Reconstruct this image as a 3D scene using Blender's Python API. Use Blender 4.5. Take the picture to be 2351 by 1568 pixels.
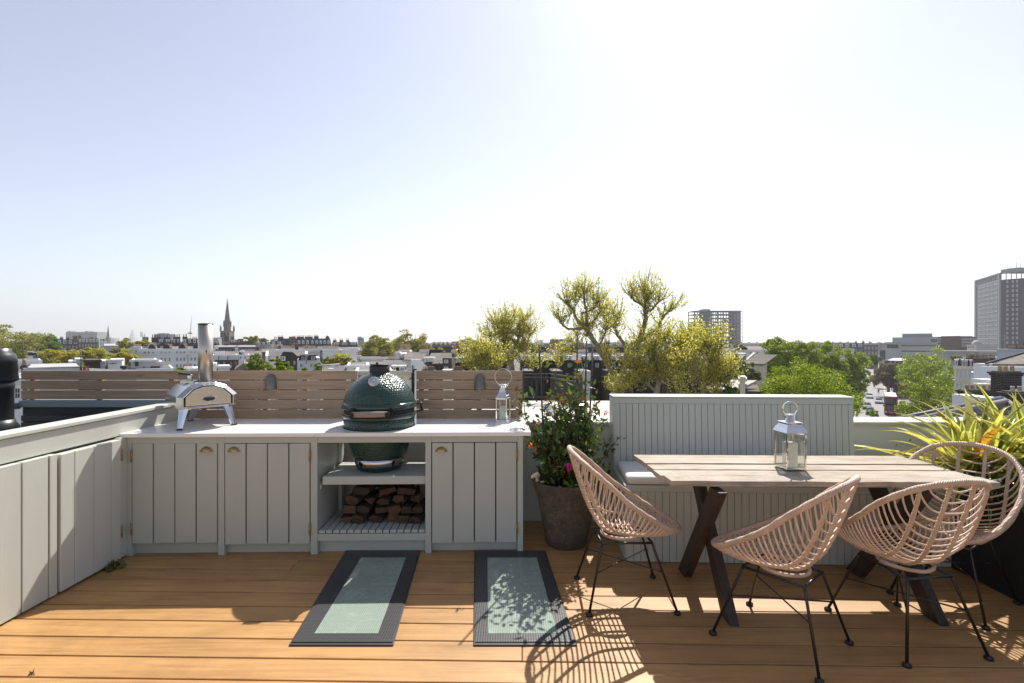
import bpy, math, random
import numpy as np
from mathutils import Vector, Matrix
for o in list(bpy.data.objects): bpy.data.objects.remove(o)
SC = bpy.context.scene
COL = SC.collection
# ---------------------------------------------------------------- camera, sky, sun
CAMH = 1.57; F = 1150.0; CX = 1175.5; CY = 784.0; GZ = -15.7
cd = bpy.data.cameras.new("camera"); cam = bpy.data.objects.new("camera", cd); COL.objects.link(cam)
cam.location = (0, 0, CAMH); cam.rotation_euler = (math.radians(90), 0, 0)
cd.sensor_width = 36; cd.lens = 36*F/2351; cd.clip_start = .05; cd.clip_end = 20000
SC.camera = cam
SUN = Vector((.31, .80, 1.0)).normalized()
EL = math.asin(SUN.z); AZ = math.atan2(SUN.x, SUN.y)
w = bpy.data.worlds.new("World"); SC.world = w; w.use_nodes = True
nt = w.node_tree; bg = nt.nodes['Background']
sky = nt.nodes.new('ShaderNodeTexSky'); sky.sky_type = 'NISHITA'; sky.sun_disc = False
sky.sun_elevation = EL; sky.sun_rotation = AZ
sky.air_density = 1.0; sky.dust_density = .6; sky.ozone_density = 1.5; sky.altitude = 50
hs = nt.nodes.new('ShaderNodeHueSaturation'); hs.inputs['Saturation'].default_value = .62; hs.inputs['Hue'].default_value = .514
nt.links.new(sky.outputs[0], hs.inputs['Color']); nt.links.new(hs.outputs[0], bg.inputs[0]); bg.inputs[1].default_value = .092
ld = bpy.data.lights.new("sun", 'SUN'); ld.energy = 4.2; ld.angle = math.radians(.53); ld.color = (1, .955, .88)
sun = bpy.data.objects.new("sun", ld); COL.objects.link(sun)
sun.rotation_euler = (-SUN).to_track_quat('-Z', 'Y').to_euler()
SC.view_settings.view_transform = 'Standard'; SC.view_settings.look = 'None'
SC.view_settings.exposure = .84; SC.view_settings.gamma = 1
SC.render.engine = 'CYCLES'
SC.cycles.transparent_max_bounces = 24
R_ = random.Random(7)

def P(px, py, Z): return Vector(((px-CX)/F*Z, Z, CAMH-(py-CY)/F*Z))
def G(px, py, z):
    Z = (CAMH-z)*F/(py-CY); return Vector(((px-CX)/F*Z, Z, z))
def X_(px, Z): return (px-CX)/F*Z
def Z_(py, Z): return CAMH-(py-CY)/F*Z

# ---------------------------------------------------------------- materials
MATS = {}
def _nt(name):
    m = bpy.data.materials.new(name); m.use_nodes = True
    t = m.node_tree; return m, t, t.nodes['Principled BSDF']
def N(t, typ, **kw):
    n = t.nodes.new(typ)
    for k, v in kw.items():
        if isinstance(v, (int, float, str, bool)) and hasattr(n, k): setattr(n, k, v)
        else: n.inputs[k.replace('_', ' ')].default_value = v
    return n
def coords(t, scale=(1, 1, 1), kind='Object'):
    tc = t.nodes.new('ShaderNodeTexCoord'); mp = t.nodes.new('ShaderNodeMapping')
    mp.inputs['Scale'].default_value = scale
    t.links.new(tc.outputs[kind], mp.inputs[0]); return mp.outputs[0]
def ramp(t, fac, stops):
    r = t.nodes.new('ShaderNodeValToRGB'); e = r.color_ramp.elements
    while len(e) < len(stops): e.new(.5)
    for i, (p, c) in enumerate(stops): e[i].position = p; e[i].color = (*c, 1)
    t.links.new(fac, r.inputs[0]); return r.outputs[0]
def noise(t, vec, scale, detail=4, rough=.6, dist=0):
    n = t.nodes.new('ShaderNodeTexNoise'); n.inputs['Scale'].default_value = scale
    n.inputs['Detail'].default_value = detail; n.inputs['Roughness'].default_value = rough
    n.inputs['Distortion'].default_value = dist
    t.links.new(vec, n.inputs['Vector']); return n.outputs['Fac']
def bump(t, h, p, strength=.3, dist=.01):
    b = t.nodes.new('ShaderNodeBump'); b.inputs['Strength'].default_value = strength
    b.inputs['Distance'].default_value = dist
    t.links.new(h, b.inputs['Height']); t.links.new(b.outputs[0], p.inputs['Normal'])
def mixc(t, fac, a, b, mode='MIX'):
    m = t.nodes.new('ShaderNodeMix'); m.data_type = 'RGBA'; m.blend_type = mode
    if isinstance(fac, (int, float)): m.inputs[0].default_value = fac
    else: t.links.new(fac, m.inputs[0])
    for i, c in ((6, a), (7, b)):
        if isinstance(c, tuple): m.inputs[i].default_value = (*c, 1)
        else: t.links.new(c, m.inputs[i])
    return m.outputs[2]
def mul(c, k): return tuple(max(0, min(1, x*k)) for x in c)
def M(name, c=(.5, .5, .5), rough=.6, metal=0, var=.12, scale=6, bmp=0, bscale=60, stretch=(1, 1, 1), island=0, spec=None, dirt=None, coat=0):
    if name in MATS: return MATS[name]
    m, t, p = _nt(name); v = coords(t, stretch)
    f = noise(t, v, scale)
    col = ramp(t, f, [(.25, mul(c, 1-var)), (.75, mul(c, 1+var))])
    if dirt:
        f2 = noise(t, coords(t), dirt[1], 6, .7); d = ramp(t, f2, [(dirt[2], (0, 0, 0)), (dirt[2]+.18, (1, 1, 1))])
        col = mixc(t, d, col, dirt[0])
    if island:
        g = t.nodes.new('ShaderNodeNewGeometry')
        r = ramp(t, g.outputs['Random Per Island'], [(0, (1-island,)*3), (1, (1+island*.0,)*3)])
        col = mixc(t, 1.0, col, r, 'MULTIPLY')
    t.links.new(col, p.inputs['Base Color'])
    p.inputs['Roughness'].default_value = rough; p.inputs['Metallic'].default_value = metal
    if spec is not None: p.inputs['Specular IOR Level'].default_value = spec
    if coat: p.inputs['Coat Weight'].default_value = coat; p.inputs['Coat Roughness'].default_value = .05
    if bmp: bump(t, noise(t, v, bscale, 5), p, bmp, .006)
    MATS[name] = m; return m
def brickmat(name, c1, c2, mortar, bw=.225, bh=.075, mw=.01, rough=.9, mode='wall', var=.3):
    if name in MATS: return MATS[name]
    m, t, p = _nt(name)
    tc = t.nodes.new('ShaderNodeTexCoord'); sx = t.nodes.new('ShaderNodeSeparateXYZ'); t.links.new(tc.outputs['Object'], sx.inputs[0])
    ad = t.nodes.new('ShaderNodeMath'); t.links.new(sx.outputs[0], ad.inputs[0])
    if mode == 'wall': t.links.new(sx.outputs[1], ad.inputs[1])
    else: ad.inputs[1].default_value = 0
    cb = t.nodes.new('ShaderNodeCombineXYZ'); t.links.new(ad.outputs[0], cb.inputs[0]); t.links.new(sx.outputs[2], cb.inputs[1])
    b = t.nodes.new('ShaderNodeTexBrick'); t.links.new(cb.outputs[0], b.inputs['Vector'])
    b.inputs['Scale'].default_value = 1; b.inputs['Brick Width'].default_value = bw; b.inputs['Row Height'].default_value = bh
    b.inputs['Mortar Size'].default_value = mw; b.inputs['Color1'].default_value = (*c1, 1); b.inputs['Color2'].default_value = (*c2, 1)
    b.inputs['Mortar'].default_value = (*mortar, 1)
    f = noise(t, coords(t), .7, 5); r = ramp(t, f, [(.3, (1-var,)*3), (.7, (1, 1, 1))])
    col = mixc(t, 1.0, b.outputs['Color'], r, 'MULTIPLY')
    t.links.new(col, p.inputs['Base Color']); p.inputs['Roughness'].default_value = rough
    MATS[name] = m; return m
def woodmat(name, dark, light, grey=None, axis=0, rough=.7, island=.25, scale=5.5, bmp=.25, spec=.4, mottle=0):
    if name in MATS: return MATS[name]
    m, t, p = _nt(name); s = [14, 14, 14]; s[axis] = .9
    g = t.nodes.new('ShaderNodeNewGeometry')
    tc = t.nodes.new('ShaderNodeTexCoord'); mp = t.nodes.new('ShaderNodeMapping'); mp.inputs['Scale'].default_value = s
    off = t.nodes.new('ShaderNodeVectorMath'); off.operation = 'SCALE'; cb = t.nodes.new('ShaderNodeCombineXYZ')
    for i in range(3): t.links.new(g.outputs['Random Per Island'], cb.inputs[i])
    t.links.new(cb.outputs[0], off.inputs[0]); off.inputs['Scale'].default_value = 37
    ad = t.nodes.new('ShaderNodeVectorMath'); t.links.new(tc.outputs['Object'], mp.inputs[0])
    t.links.new(mp.outputs[0], ad.inputs[0]); t.links.new(off.outputs[0], ad.inputs[1])
    f = noise(t, ad.outputs[0], scale*.35, 7, .62, 1.2)
    col = ramp(t, f, [(.28, dark), (.52, light), (.75, mul(light, 1.12))])
    if grey:
        f2 = noise(t, coords(t), 2.2, 6, .7); col = mixc(t, ramp(t, f2, [(.38, (0, 0, 0)), (.62, (.85,)*3)]), col, grey)
    r = ramp(t, g.outputs['Random Per Island'], [(0, (1-island,)*3), (1, (1, 1, 1))])
    col = mixc(t, 1.0, col, r, 'MULTIPLY')
    if mottle:
        fm = noise(t, coords(t), 1.7, 8, .72, .6); col = mixc(t, 1.0, col, ramp(t, fm, [(.34, (1-mottle,)*3), (.6, (1, 1, 1))]), 'MULTIPLY')
        fs = noise(t, coords(t), 34, 3, .8); col = mixc(t, ramp(t, fs, [(.70, (0, 0, 0)), (.76, (.55,)*3)]), col, mul(dark, .45))
    t.links.new(col, p.inputs['Base Color']); p.inputs['Roughness'].default_value = rough; p.inputs['Specular IOR Level'].default_value = spec
    bump(t, f, p, bmp, .004)
    MATS[name] = m; return m
def leafmat(name, c, trans=.45, rough=.45, var=.35, tcol=None, hue=None):
    if name in MATS: return MATS[name]
    m, t, p = _nt(name)
    g = t.nodes.new('ShaderNodeNewGeometry')
    c2 = hue or mul(c, 1+var)
    col = ramp(t, g.outputs['Random Per Island'], [(0, mul(c, 1-var)), (.55, c), (1, c2)])
    t.links.new(col, p.inputs['Base Color']); p.inputs['Roughness'].default_value = rough
    p.inputs['Specular IOR Level'].default_value = .35
    tr = t.nodes.new('ShaderNodeBsdfTranslucent')
    if tcol: tc = mixc(t, .5, col, tcol)
    else: tc = mixc(t, 1.0, col, (1.0, 1.0, .55), 'MULTIPLY')
    t.links.new(tc, tr.inputs[0])
    mx = t.nodes.new('ShaderNodeMixShader'); mx.inputs[0].default_value = trans
    t.links.new(p.outputs[0], mx.inputs[1]); t.links.new(tr.outputs[0], mx.inputs[2])
    t.links.new(mx.outputs[0], t.nodes['Material Output'].inputs[0])
    MATS[name] = m; return m
def glassmat(name, c=(.9, .95, .93), tr=.85, rough=.02):
    if name in MATS: return MATS[name]
    m, t, p = _nt(name); t.nodes.remove(p)
    a = t.nodes.new('ShaderNodeBsdfTransparent'); a.inputs[0].default_value = (*c, 1)
    b = t.nodes.new('ShaderNodeBsdfGlossy'); b.inputs['Roughness'].default_value = rough
    fr = t.nodes.new('ShaderNodeFresnel'); fr.inputs[0].default_value = 1.5
    mr = t.nodes.new('ShaderNodeMath'); mr.operation = 'MULTIPLY_ADD'; t.links.new(fr.outputs[0], mr.inputs[0])
    mr.inputs[1].default_value = .45; mr.inputs[2].default_value = max(0, .9-tr)
    mx = t.nodes.new('ShaderNodeMixShader'); t.links.new(mr.outputs[0], mx.inputs[0])
    t.links.new(a.outputs[0], mx.inputs[1]); t.links.new(b.outputs[0], mx.inputs[2])
    t.links.new(mx.outputs[0], t.nodes['Material Output'].inputs[0])
    MATS[name] = m; return m

# ---------------------------------------------------------------- mesh builder
ORG = {}
class MB:
    def __init__(s, M=None): s.v = []; s.f = []; s.m = []; s.s = []; s.M = M; s.mi = 0; s.sm = False
    def _add(s, vs, fs, sm=None):
        b = len(s.v)
        for p in vs:
            p = Vector(p)
            if s.M is not None: p = s.M @ p
            s.v.append(p)
        for f in fs: s.f.append([b+i for i in f]); s.m.append(s.mi); s.s.append(s.sm if sm is None else sm)
    def box(s, x0, x1, y0, y1, z0, z1):
        s._add([(x0, y0, z0), (x1, y0, z0), (x1, y1, z0), (x0, y1, z0), (x0, y0, z1), (x1, y0, z1), (x1, y1, z1), (x0, y1, z1)],
               [(0, 3, 2, 1), (4, 5, 6, 7), (0, 1, 5, 4), (1, 2, 6, 5), (2, 3, 7, 6), (3, 0, 4, 7)], False)
    def hexa(s, p8):   # 4 bottom (ccw), 4 top
        s._add(p8, [(0, 3, 2, 1), (4, 5, 6, 7), (0, 1, 5, 4), (1, 2, 6, 5), (2, 3, 7, 6), (3, 0, 4, 7)], False)
    def bar(s, a, b, w, h, up=(0, 0, 1)):
        a = Vector(a); b = Vector(b); d = (b-a).normalized(); u = Vector(up); x = d.cross(u).normalized(); u = x.cross(d)
        q = []
        for e in (a, b):
            q.append([e+x*(sx*w/2)+u*(sz*h/2) for sx, sz in ((-1, -1), (1, -1), (1, 1), (-1, 1))])
        s._add(q[0]+q[1], [(3, 2, 1, 0), (4, 5, 6, 7), (0, 1, 5, 4), (1, 2, 6, 5), (2, 3, 7, 6), (3, 0, 4, 7)], False)
    def prism(s, poly, ext):
        n = len(poly); e = Vector(ext); a = [Vector(p) for p in poly]
        s._add(a+[p+e for p in a], [tuple(range(n-1, -1, -1)), tuple(range(n, 2*n))]+[(i, (i+1) % n, n+(i+1) % n, n+i) for i in range(n)], False)
    def loft(s, secs, closed=True, cap=True, sm=False):
        n = len(secs[0]); vs = [p for q in secs for p in q]; fs = []
        for k in range(len(secs)-1):
            for i in range(n if closed else n-1):
                j = (i+1) % n; fs.append((k*n+i, k*n+j, (k+1)*n+j, (k+1)*n+i))
        if cap: fs += [tuple(range(n-1, -1, -1)), tuple(range((len(secs)-1)*n, len(secs)*n))]
        s._add(vs, fs, sm)
    def tube(s, pts, r, n=8, cap=True, sm=True, closed=False):
        pts = [Vector(p) for p in pts]; rs = r if isinstance(r, (list, tuple)) else [r]*len(pts)
        secs = []; L = len(pts); pu = None
        for i, p in enumerate(pts):
            if closed: d = pts[(i+1) % L]-pts[i-1]
            else: d = pts[min(i+1, L-1)]-pts[max(i-1, 0)]
            d.normalize()
            if pu is None: pu = Vector((0, 0, 1)) if abs(d.z) < .9 else Vector((1, 0, 0))
            x = d.cross(pu)
            if x.length < 1e-4: x = d.cross(Vector((0, 1, 0)))
            x.normalize(); u = x.cross(d); pu = u
            secs.append([p+(x*math.cos(t)+u*math.sin(t))*rs[i] for t in (2*math.pi*k/n for k in range(n))])
        if closed: secs.append(secs[0])
        s.loft(secs, True, cap and not closed, sm)
    def lathe(s, prof, c=(0, 0, 0), n=32, sm=True, sx=1, sy=1):
        c = Vector(c); secs = []
        for r, z in prof: secs.append([c+Vector((r*sx*math.cos(2*math.pi*k/n), r*sy*math.sin(2*math.pi*k/n), z)) for k in range(n)])
        s.loft(secs, True, True, sm)
    def ball(s, c, r, n=12, sq=(1, 1, 1)):
        c = Vector(c); secs = []
        for i in range(1, n):
            a = math.pi*i/n; secs.append([c+Vector((r*sq[0]*math.sin(a)*math.cos(2*math.pi*k/n), r*sq[1]*math.sin(a)*math.sin(2*math.pi*k/n), -r*sq[2]*math.cos(a))) for k in range(n)])
        s.loft(secs, True, True, True)
    def build(s, name, mats, parent=None, origin=None, bevel=0, seg=2):
        if not isinstance(mats, (list, tuple)): mats = [mats]
        if parent is not None: o0 = ORG[parent.name]
        elif origin is not None: o0 = Vector(origin)
        else:
            xs = [p.x for p in s.v]; ys = [p.y for p in s.v]; o0 = Vector(((min(xs)+max(xs))/2, (min(ys)+max(ys))/2, min(p.z for p in s.v)))
        me = bpy.data.meshes.new(name); me.from_pydata([p-o0 for p in s.v], [], s.f)
        for m in mats: me.materials.append(m)
        me.polygons.foreach_set('material_index', s.m); me.polygons.foreach_set('use_smooth', s.s); me.update()
        o = bpy.data.objects.new(name, me); COL.objects.link(o)
        if parent is not None: o.parent = parent
        else: o.location = o0
        ORG[o.name] = o0
        if bevel:
            b = o.modifiers.new('bevel', 'BEVEL'); b.width = bevel; b.segments = seg; b.limit_method = 'ANGLE'; b.angle_limit = math.radians(40)
        return o
def tag(o, label, cat, group=None):
    o['label'] = label; o['category'] = cat
    if group: o['group'] = group
    return o
def thing(name, label, cat, loc, group=None):
    o = bpy.data.objects.new(name, None); COL.objects.link(o); o.location = loc; o.empty_display_size = .1
    ORG[o.name] = Vector(loc); return tag(o, label, cat, group)
def struct(o): o['kind'] = 'structure'; return o
def stuff(o): o['kind'] = 'stuff'; return o
def copy_tree(o, parent=None):
    c = o.copy(); COL.objects.link(c); c.parent = parent; ORG[c.name] = ORG.get(o.name, Vector())
    for ch in o.children: copy_tree(ch, c)
    return c
def quads_obj(name, V, mats, parent=None, origin=None, midx=None, n=4):
    """V: (N,n,3) world coords of separate leaf polygons"""
    V = np.asarray(V, dtype=np.float64); k = V.shape[0]
    o0 = ORG[parent.name] if parent is not None else Vector(origin)
    W = (V.reshape(-1, 3)-np.array(o0)).astype(np.float32)
    me = bpy.data.meshes.new(name); me.vertices.add(k*n); me.vertices.foreach_set('co', W.ravel())
    me.loops.add(k*n); me.loops.foreach_set('vertex_index', np.arange(k*n, dtype=np.int32))
    me.polygons.add(k); me.polygons.foreach_set('loop_start', np.arange(0, k*n, n, dtype=np.int32))
    me.polygons.foreach_set('loop_total', np.full(k, n, dtype=np.int32))
    for m in (mats if isinstance(mats, (list, tuple)) else [mats]): me.materials.append(m)
    if midx is not None: me.polygons.foreach_set('material_index', np.asarray(midx, dtype=np.int32))
    me.update(calc_edges=True)
    o = bpy.data.objects.new(name, me); COL.objects.link(o)
    if parent is not None: o.parent = parent
    else: o.location = o0
    ORG[o.name] = o0; return o
def leaf_quads(C, size, rng, aspect=1.6, dirs=None, jitter=.4, flat=0):
    """rhombus leaves at centres C"""
    k = len(C); a = rng.normal(size=(k, 3))
    if dirs is not None: a = a*jitter+dirs
    a /= np.linalg.norm(a, axis=1)[:, None]+1e-9
    b = rng.normal(size=(k, 3))
    if flat: b[:, 2] *= (1-flat)
    b -= a*np.sum(a*b, axis=1)[:, None]; b /= np.linalg.norm(b, axis=1)[:, None]+1e-9
    s = size*(.65+.7*rng.random(k))[:, None]
    a = a*s*aspect/2; b = b*s/2
    return np.stack([C-a, C-a*.1+b, C+a, C-a*.1-b], axis=1)

# ---------------------------------------------------------------- shared materials
SAGE = M('sage_paint', (.455, .475, .425), .42, var=.03, scale=3, bmp=.06, bscale=25, stretch=(3, 3, 1), dirt=((.30, .30, .26), 7, .70))
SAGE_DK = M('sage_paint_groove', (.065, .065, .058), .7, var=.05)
SAGE_L = M('sage_paint_weathered', (.525, .535, .475), .48, var=.04, scale=2, bmp=.10, bscale=18, stretch=(4, 4, .8), dirt=((.38, .37, .31), 9, .68))
STONE = M('white_quartz', (.84, .82, .81), .22, var=.02, scale=2, dirt=((.66, .64, .64), 3.2, .68))
BLACKM = M('black_metal', (.012, .012, .013), .38, 0, var=.1, spec=.6)
IRON = M('dark_iron', (.035, .036, .038), .55, .3, var=.2, scale=30, bmp=.1, bscale=120)
STEEL = M('brushed_steel', (.62, .60, .58), .22, 1, var=.07, scale=3, stretch=(2, 2, 30))
CHROME = M('polished_steel', (.80, .78, .75), .07, 1, var=.02)
BRASS = M('aged_brass', (.42, .31, .15), .36, 1, var=.2, scale=40)
WHITEW = M('white_render', (.66, .65, .62), .85, var=.05, scale=2, bmp=.15, bscale=40, dirt=((.45, .44, .40), 3, .66))
DARKGAP = M('dark_void', (.01, .01, .01), .9, var=.1)
# ================================================================ TERRACE
DECKW = woodmat('deck_boards', (.36, .18, .062), (.51, .28, .103), axis=0, rough=.48, island=.16, scale=4, bmp=.18, spec=.45, mottle=.22)
mb = MB(Matrix.Rotation(math.radians(-1.15), 4, 'Z'))
y = -1.3925; k = 0
while y < 4.3:
    js = [-2.95, 5.2] if k % 3 else [-2.95, (.1 if k % 2 else -1.6)+.4*(k % 5), 5.2]
    for a, b in zip(js[:-1], js[1:]): mb.box(a+.0015, b-.0015, y+.0045, y+.156, -.03, 0)
    y += .1605; k += 1
struct(mb.build('deck', DECKW, origin=(0, 2, -.03), bevel=.004))
mb = MB(); mb.box(-2.95, 5.2, -1.5, 4.36, -.12, -.045); struct(mb.build('deck_substrate', DARKGAP, origin=(0, 2, -.12)))

# ---- planked parapet on the left
T = thing('panelled_parapet', 'long sage green boarded parapet with flat cap along the left side of the deck', 'parapet', (-2.9, 2.5, 0))
FX = -2.845
mb = MB(); mb.box(FX-.09, FX, -1.2, 4.36, .885, 1.02); mb.build('fascia', SAGE_L, T, bevel=.004)
mb = MB(); mb.box(FX-.115, FX+.016, -1.2, 4.36, 1.024, 1.052); mb.build('cap', SAGE_L, T, bevel=.006)
mb = MB(); mb.box(FX-.085, FX-.02, -1.2, 4.36, 0, .883); mb.build('backing', SAGE_DK, T)
ys = [2.872-.19*i for i in range(20, 0, -1)]+[2.872, 3.040]
for a, b in zip(ys[:-1], ys[1:]):
    mb = MB(); mb.box(FX-.012, -2.812+.0015*((int(a*50)) % 2), a+.004, b-.004, .012, .876); mb.build('plank', SAGE_L, T, bevel=.003)
mb = MB(); mb.box(FX-.012, -2.806, 3.042, 3.092, .012, .876); mb.build('stile', SAGE_L, T, bevel=.003)
mb = MB(); mb.box(FX-.012, -2.814, 3.593, 3.66, .012, .876); mb.build('stile', SAGE_L, T, bevel=.003)
yy = [3.104, 3.205, 3.355, 3.498, 3.588]
mb = MB()
for a, b in zip(yy[:-1], yy[1:]): mb.box(FX-.012, -2.798, a+.002, b-.002, .016, .868)
D = mb.build('door', SAGE_L, T, bevel=.003)
def hinge(p, parent, ax='y', h=.075):
    mb = MB(); p = Vector(p)
    mb.tube([p+Vector((0, 0, -h/2)), p+Vector((0, 0, h/2))], .006, 8)
    for i in (-1, 1): mb.ball(p+Vector((0, 0, i*h/2)), .0075, 6)
    for i in range(-2, 3): mb.tube([p+Vector((0, 0, i*h/6-.002)), p+Vector((0, 0, i*h/6+.002))], .0072, 8)
    if ax == 'y': mb.box(p.x-.004, p.x+.001, p.y-.009, p.y+.009, p.z-h/2, p.z+h/2)
    else: mb.box(p.x-.008, p.x+.008, p.y+.001, p.y+.004, p.z-h/2, p.z+h/2)
    return mb.build('hinge', BRASS, parent)
hinge((-2.797, 3.590, .755), D); hinge((-2.797, 3.590, .205), D)

# ---- outdoor kitchen
KA = Vector((-2.861, 3.634, 0)); KL = 3.0; ka = math.atan2(.07, 2.998)
KM = Matrix.Translation(KA) @ Matrix.Rotation(ka, 4, 'Z')
def ku(px, v=.026):
    c, s = math.cos(ka), math.sin(ka); q = (px-CX)/F
    return (q*(KA.y+v*c)-KA.x+v*s)/(c-q*s)
def kz(py, px, v=.026):
    p = KM @ Vector((ku(px, v), v, 0)); return CAMH-(py-CY)/F*p.y
K = thing('outdoor_kitchen', 'sage green outdoor kitchen counter with three doors, an open bay and a white worktop', 'kitchen counter', (-1.4, 3.9, 0))
# worktop in two slabs with a round cut-out left for the grill
EGG = Vector((-1.056, 3.995, 0)); egl = KM.inverted() @ EGG
us = ku(722, 0); DEP = .68
mb = MB(KM); mb.box(.0, us-.0012, 0, .70, .872, .90)
mb.build('worktop', STONE, K, bevel=.003)
mb = MB(KM); n = 48; r = .280
bord = []
ua, ub = us+.0012, KL
ring = [(egl.x+r*math.cos(2*math.pi*i/n), egl.y+r*math.sin(2*math.pi*i/n)) for i in range(n)]
def out(i):
    a = 2*math.pi*i/n; dx, dy = math.cos(a), math.sin(a); c = []
    if dx > 1e-6: c.append((ub-egl.x)/dx)
    if dx < -1e-6: c.append((ua-egl.x)/dx)
    if dy > 1e-6: c.append((.66-egl.y)/dy)
    if dy < -1e-6: c.append((0-egl.y)/dy)
    t = min(c); return (egl.x+dx*t, egl.y+dy*t)
outer = [out(i) for i in range(n)]
vs = [(x, y, z) for z in (.90, .872) for x, y in ring+outer]
# corners inserted as extra triangles
fs = []
for i in range(n):
    j = (i+1) % n
    fs.append((i, n+i, n+j, j)); fs.append((2*n+i, 2*n+j, 3*n+j, 3*n+i)); fs.append((i, j, 2*n+j, 2*n+i)); fs.append((n+i, 3*n+i, 3*n+j, n+j))
mb._add(vs, fs, False)
cor = [(ua, 0), (ub, 0), (ub, .66), (ua, .66)]
for cx_, cy_ in cor:
    for i in range(n):
        j = (i+1) % n; a, b = outer[i], outer[j]
        if abs(a[0]-b[0]) > 1e-5 and abs(a[1]-b[1]) > 1e-5 and ((abs(a[0]-cx_) < 1e-4 and abs(b[1]-cy_) < 1e-4) or (abs(b[0]-cx_) < 1e-4 and abs(a[1]-cy_) < 1e-4)):
            mb.prism([(a[0], a[1], .872), (cx_, cy_, .872), (b[0], b[1], .872)], (0, 0, .028))
mb.build('worktop', STONE, K)
V0 = .026
posts = [(287, 302), (500.5, 515), (713, 728.5), (976.5, 990), (1188, 1201)]
mb = MB(KM)
for a, b in posts: mb.box(ku(a), ku(b), V0, V0+.06, .0, .870)
for (a, b) in zip(posts[:-1], posts[1:]):
    mb.box(ku(a[1]), ku(b[0]), V0+.002, V0+.022, .822, .870)
    mb.box(ku(a[1]), ku(b[0]), V0+.05, V0+.07, .0, .085)       # plinth
mb.build('frame', SAGE, K, bevel=.002)
uR = ku(1201); uL = ku(287)
u1, u2 = ku(728.5), ku(976.5)
for a_, b_, c_, d_ in ((uR-.02, uR-.001, V0+.06, .62), (u1-.022, u1-.002, V0+.06, .62), (u2+.002, u2+.022, V0+.06, .62), (u1+.002, u1+.03, .50, .56)):
    mb = MB(KM); mb.box(a_, b_, c_, d_, 0, .870); mb.build('side_panel', SAGE, K)
for a_, b_ in ((.03, u1-.024), (u2+.024, uR-.022)): mb = MB(KM); mb.box(a_, b_, .6, .615, 0, .86); mb.build('back_panel', SAGE_DK, K)
def kdoor(pa, pb, ytop, ybot, hside, hpx):
    a, b = ku(pa), ku(pb); z1, z0 = kz(ytop, (pa+pb)/2), kz(ybot, (pa+pb)/2)
    mb = MB(KM); wdt = (b-a)/4
    for i in range(4): mb.box(a+i*wdt+.0043, a+(i+1)*wdt-.0043, V0-.004+(.002 if i % 2 else 0), V0+.016, z0+.002*(i % 3), z1)
    D = mb.build('door', SAGE, K, bevel=.0025)
    mb = MB(KM); mb.box(a+.006, b-.006, V0+.0165, V0+.026, z0+.01, z1-.01); mb.build('door_backing', SAGE_DK, D)
    u = a+.004 if hside < 0 else b-.004
    for zz in (z1-.09, z0+.11):
        p = KM @ Vector((u-.004*hside*-1, V0-.008, zz)); hinge(p, D, 'x')
    hu = ku(hpx, V0-.004); hz = kz(1034, hpx)
    mb = MB(KM @ Matrix.Translation((hu, V0-.006, hz)))     # brass cup pull
    secs = []
    for i in range(9):
        t = math.pi*i/8; x = -.036*math.cos(t)
        rr = .024*math.sin(t)+.001
        secs.append([(x, -rr*math.sin(q)*.95, -.006+rr*1.25*math.cos(q)) for q in (math.pi*.5*j/6 for j in range(7))])
    mb.loft(secs, closed=False, cap=False, sm=True)
    mb.tube([(-.045, 0, -.008), (-.036, -.001, .006), (-.025, -.001, .021), (0, -.001, .029), (.025, -.001, .021), (.036, -.001, .006), (.045, 0, -.008)], .0028, 6)
    mb.box(-.046, -.032, -.002, 0, -.012, .0); mb.box(.032, .046, -.002, 0, -.012, .0)
    mb.build('handle', BRASS, D)
kdoor(303, 499.5, 1018, 1247, -1, 474)
kdoor(516, 712, 1018.5, 1249, 1, 537)
kdoor(991, 1187, 1016.5, 1246, 1, 1013)
# open bay shelves
mb = MB(KM)
for i in range(4): mb.box(u1+.03, u2-.003, .10+i*.125, .218+i*.125, .545, .562)
mb.box(u1+.028, u2-.002, .055, .085, .505, .565); mb.build('shelf', SAGE, K, bevel=.002)
mb = MB(KM); nn = 15; ww = (u2-u1-.006)/nn
for i in range(nn): mb.box(u1+.003+i*ww+.004, u1+.003+(i+1)*ww-.004, V0+.01, .58, .150, .172)
mb.build('slatted_shelf', SAGE, K, bevel=.002)
for a_, b_ in ((V0+.004, V0+.045), (.5, .54)): mb = MB(KM); mb.box(u1, u2, a_, b_, .096, .146); mb.build('rail', SAGE, K, bevel=.002)

# ---- rendered parapet wall behind kitchen and bench
T = thing('parapet_wall', 'white rendered parapet wall with pale flat coping behind the kitchen and the bench', 'wall', (1, 4.5, 0))
mb = MB(); mb.box(-2.93, 6.4, 4.40, 4.62, -1.5, .838); mb.build('wall', WHITEW, T)
mb = MB(); mb.box(.14, 6.45, 4.36, 4.66, .842, .869); mb.build('coping', M('coping', (.56, .53, .47), .8, var=.08, bmp=.2, dirt=((.33, .30, .25), 4, .6)), T, bevel=.006)

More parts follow.
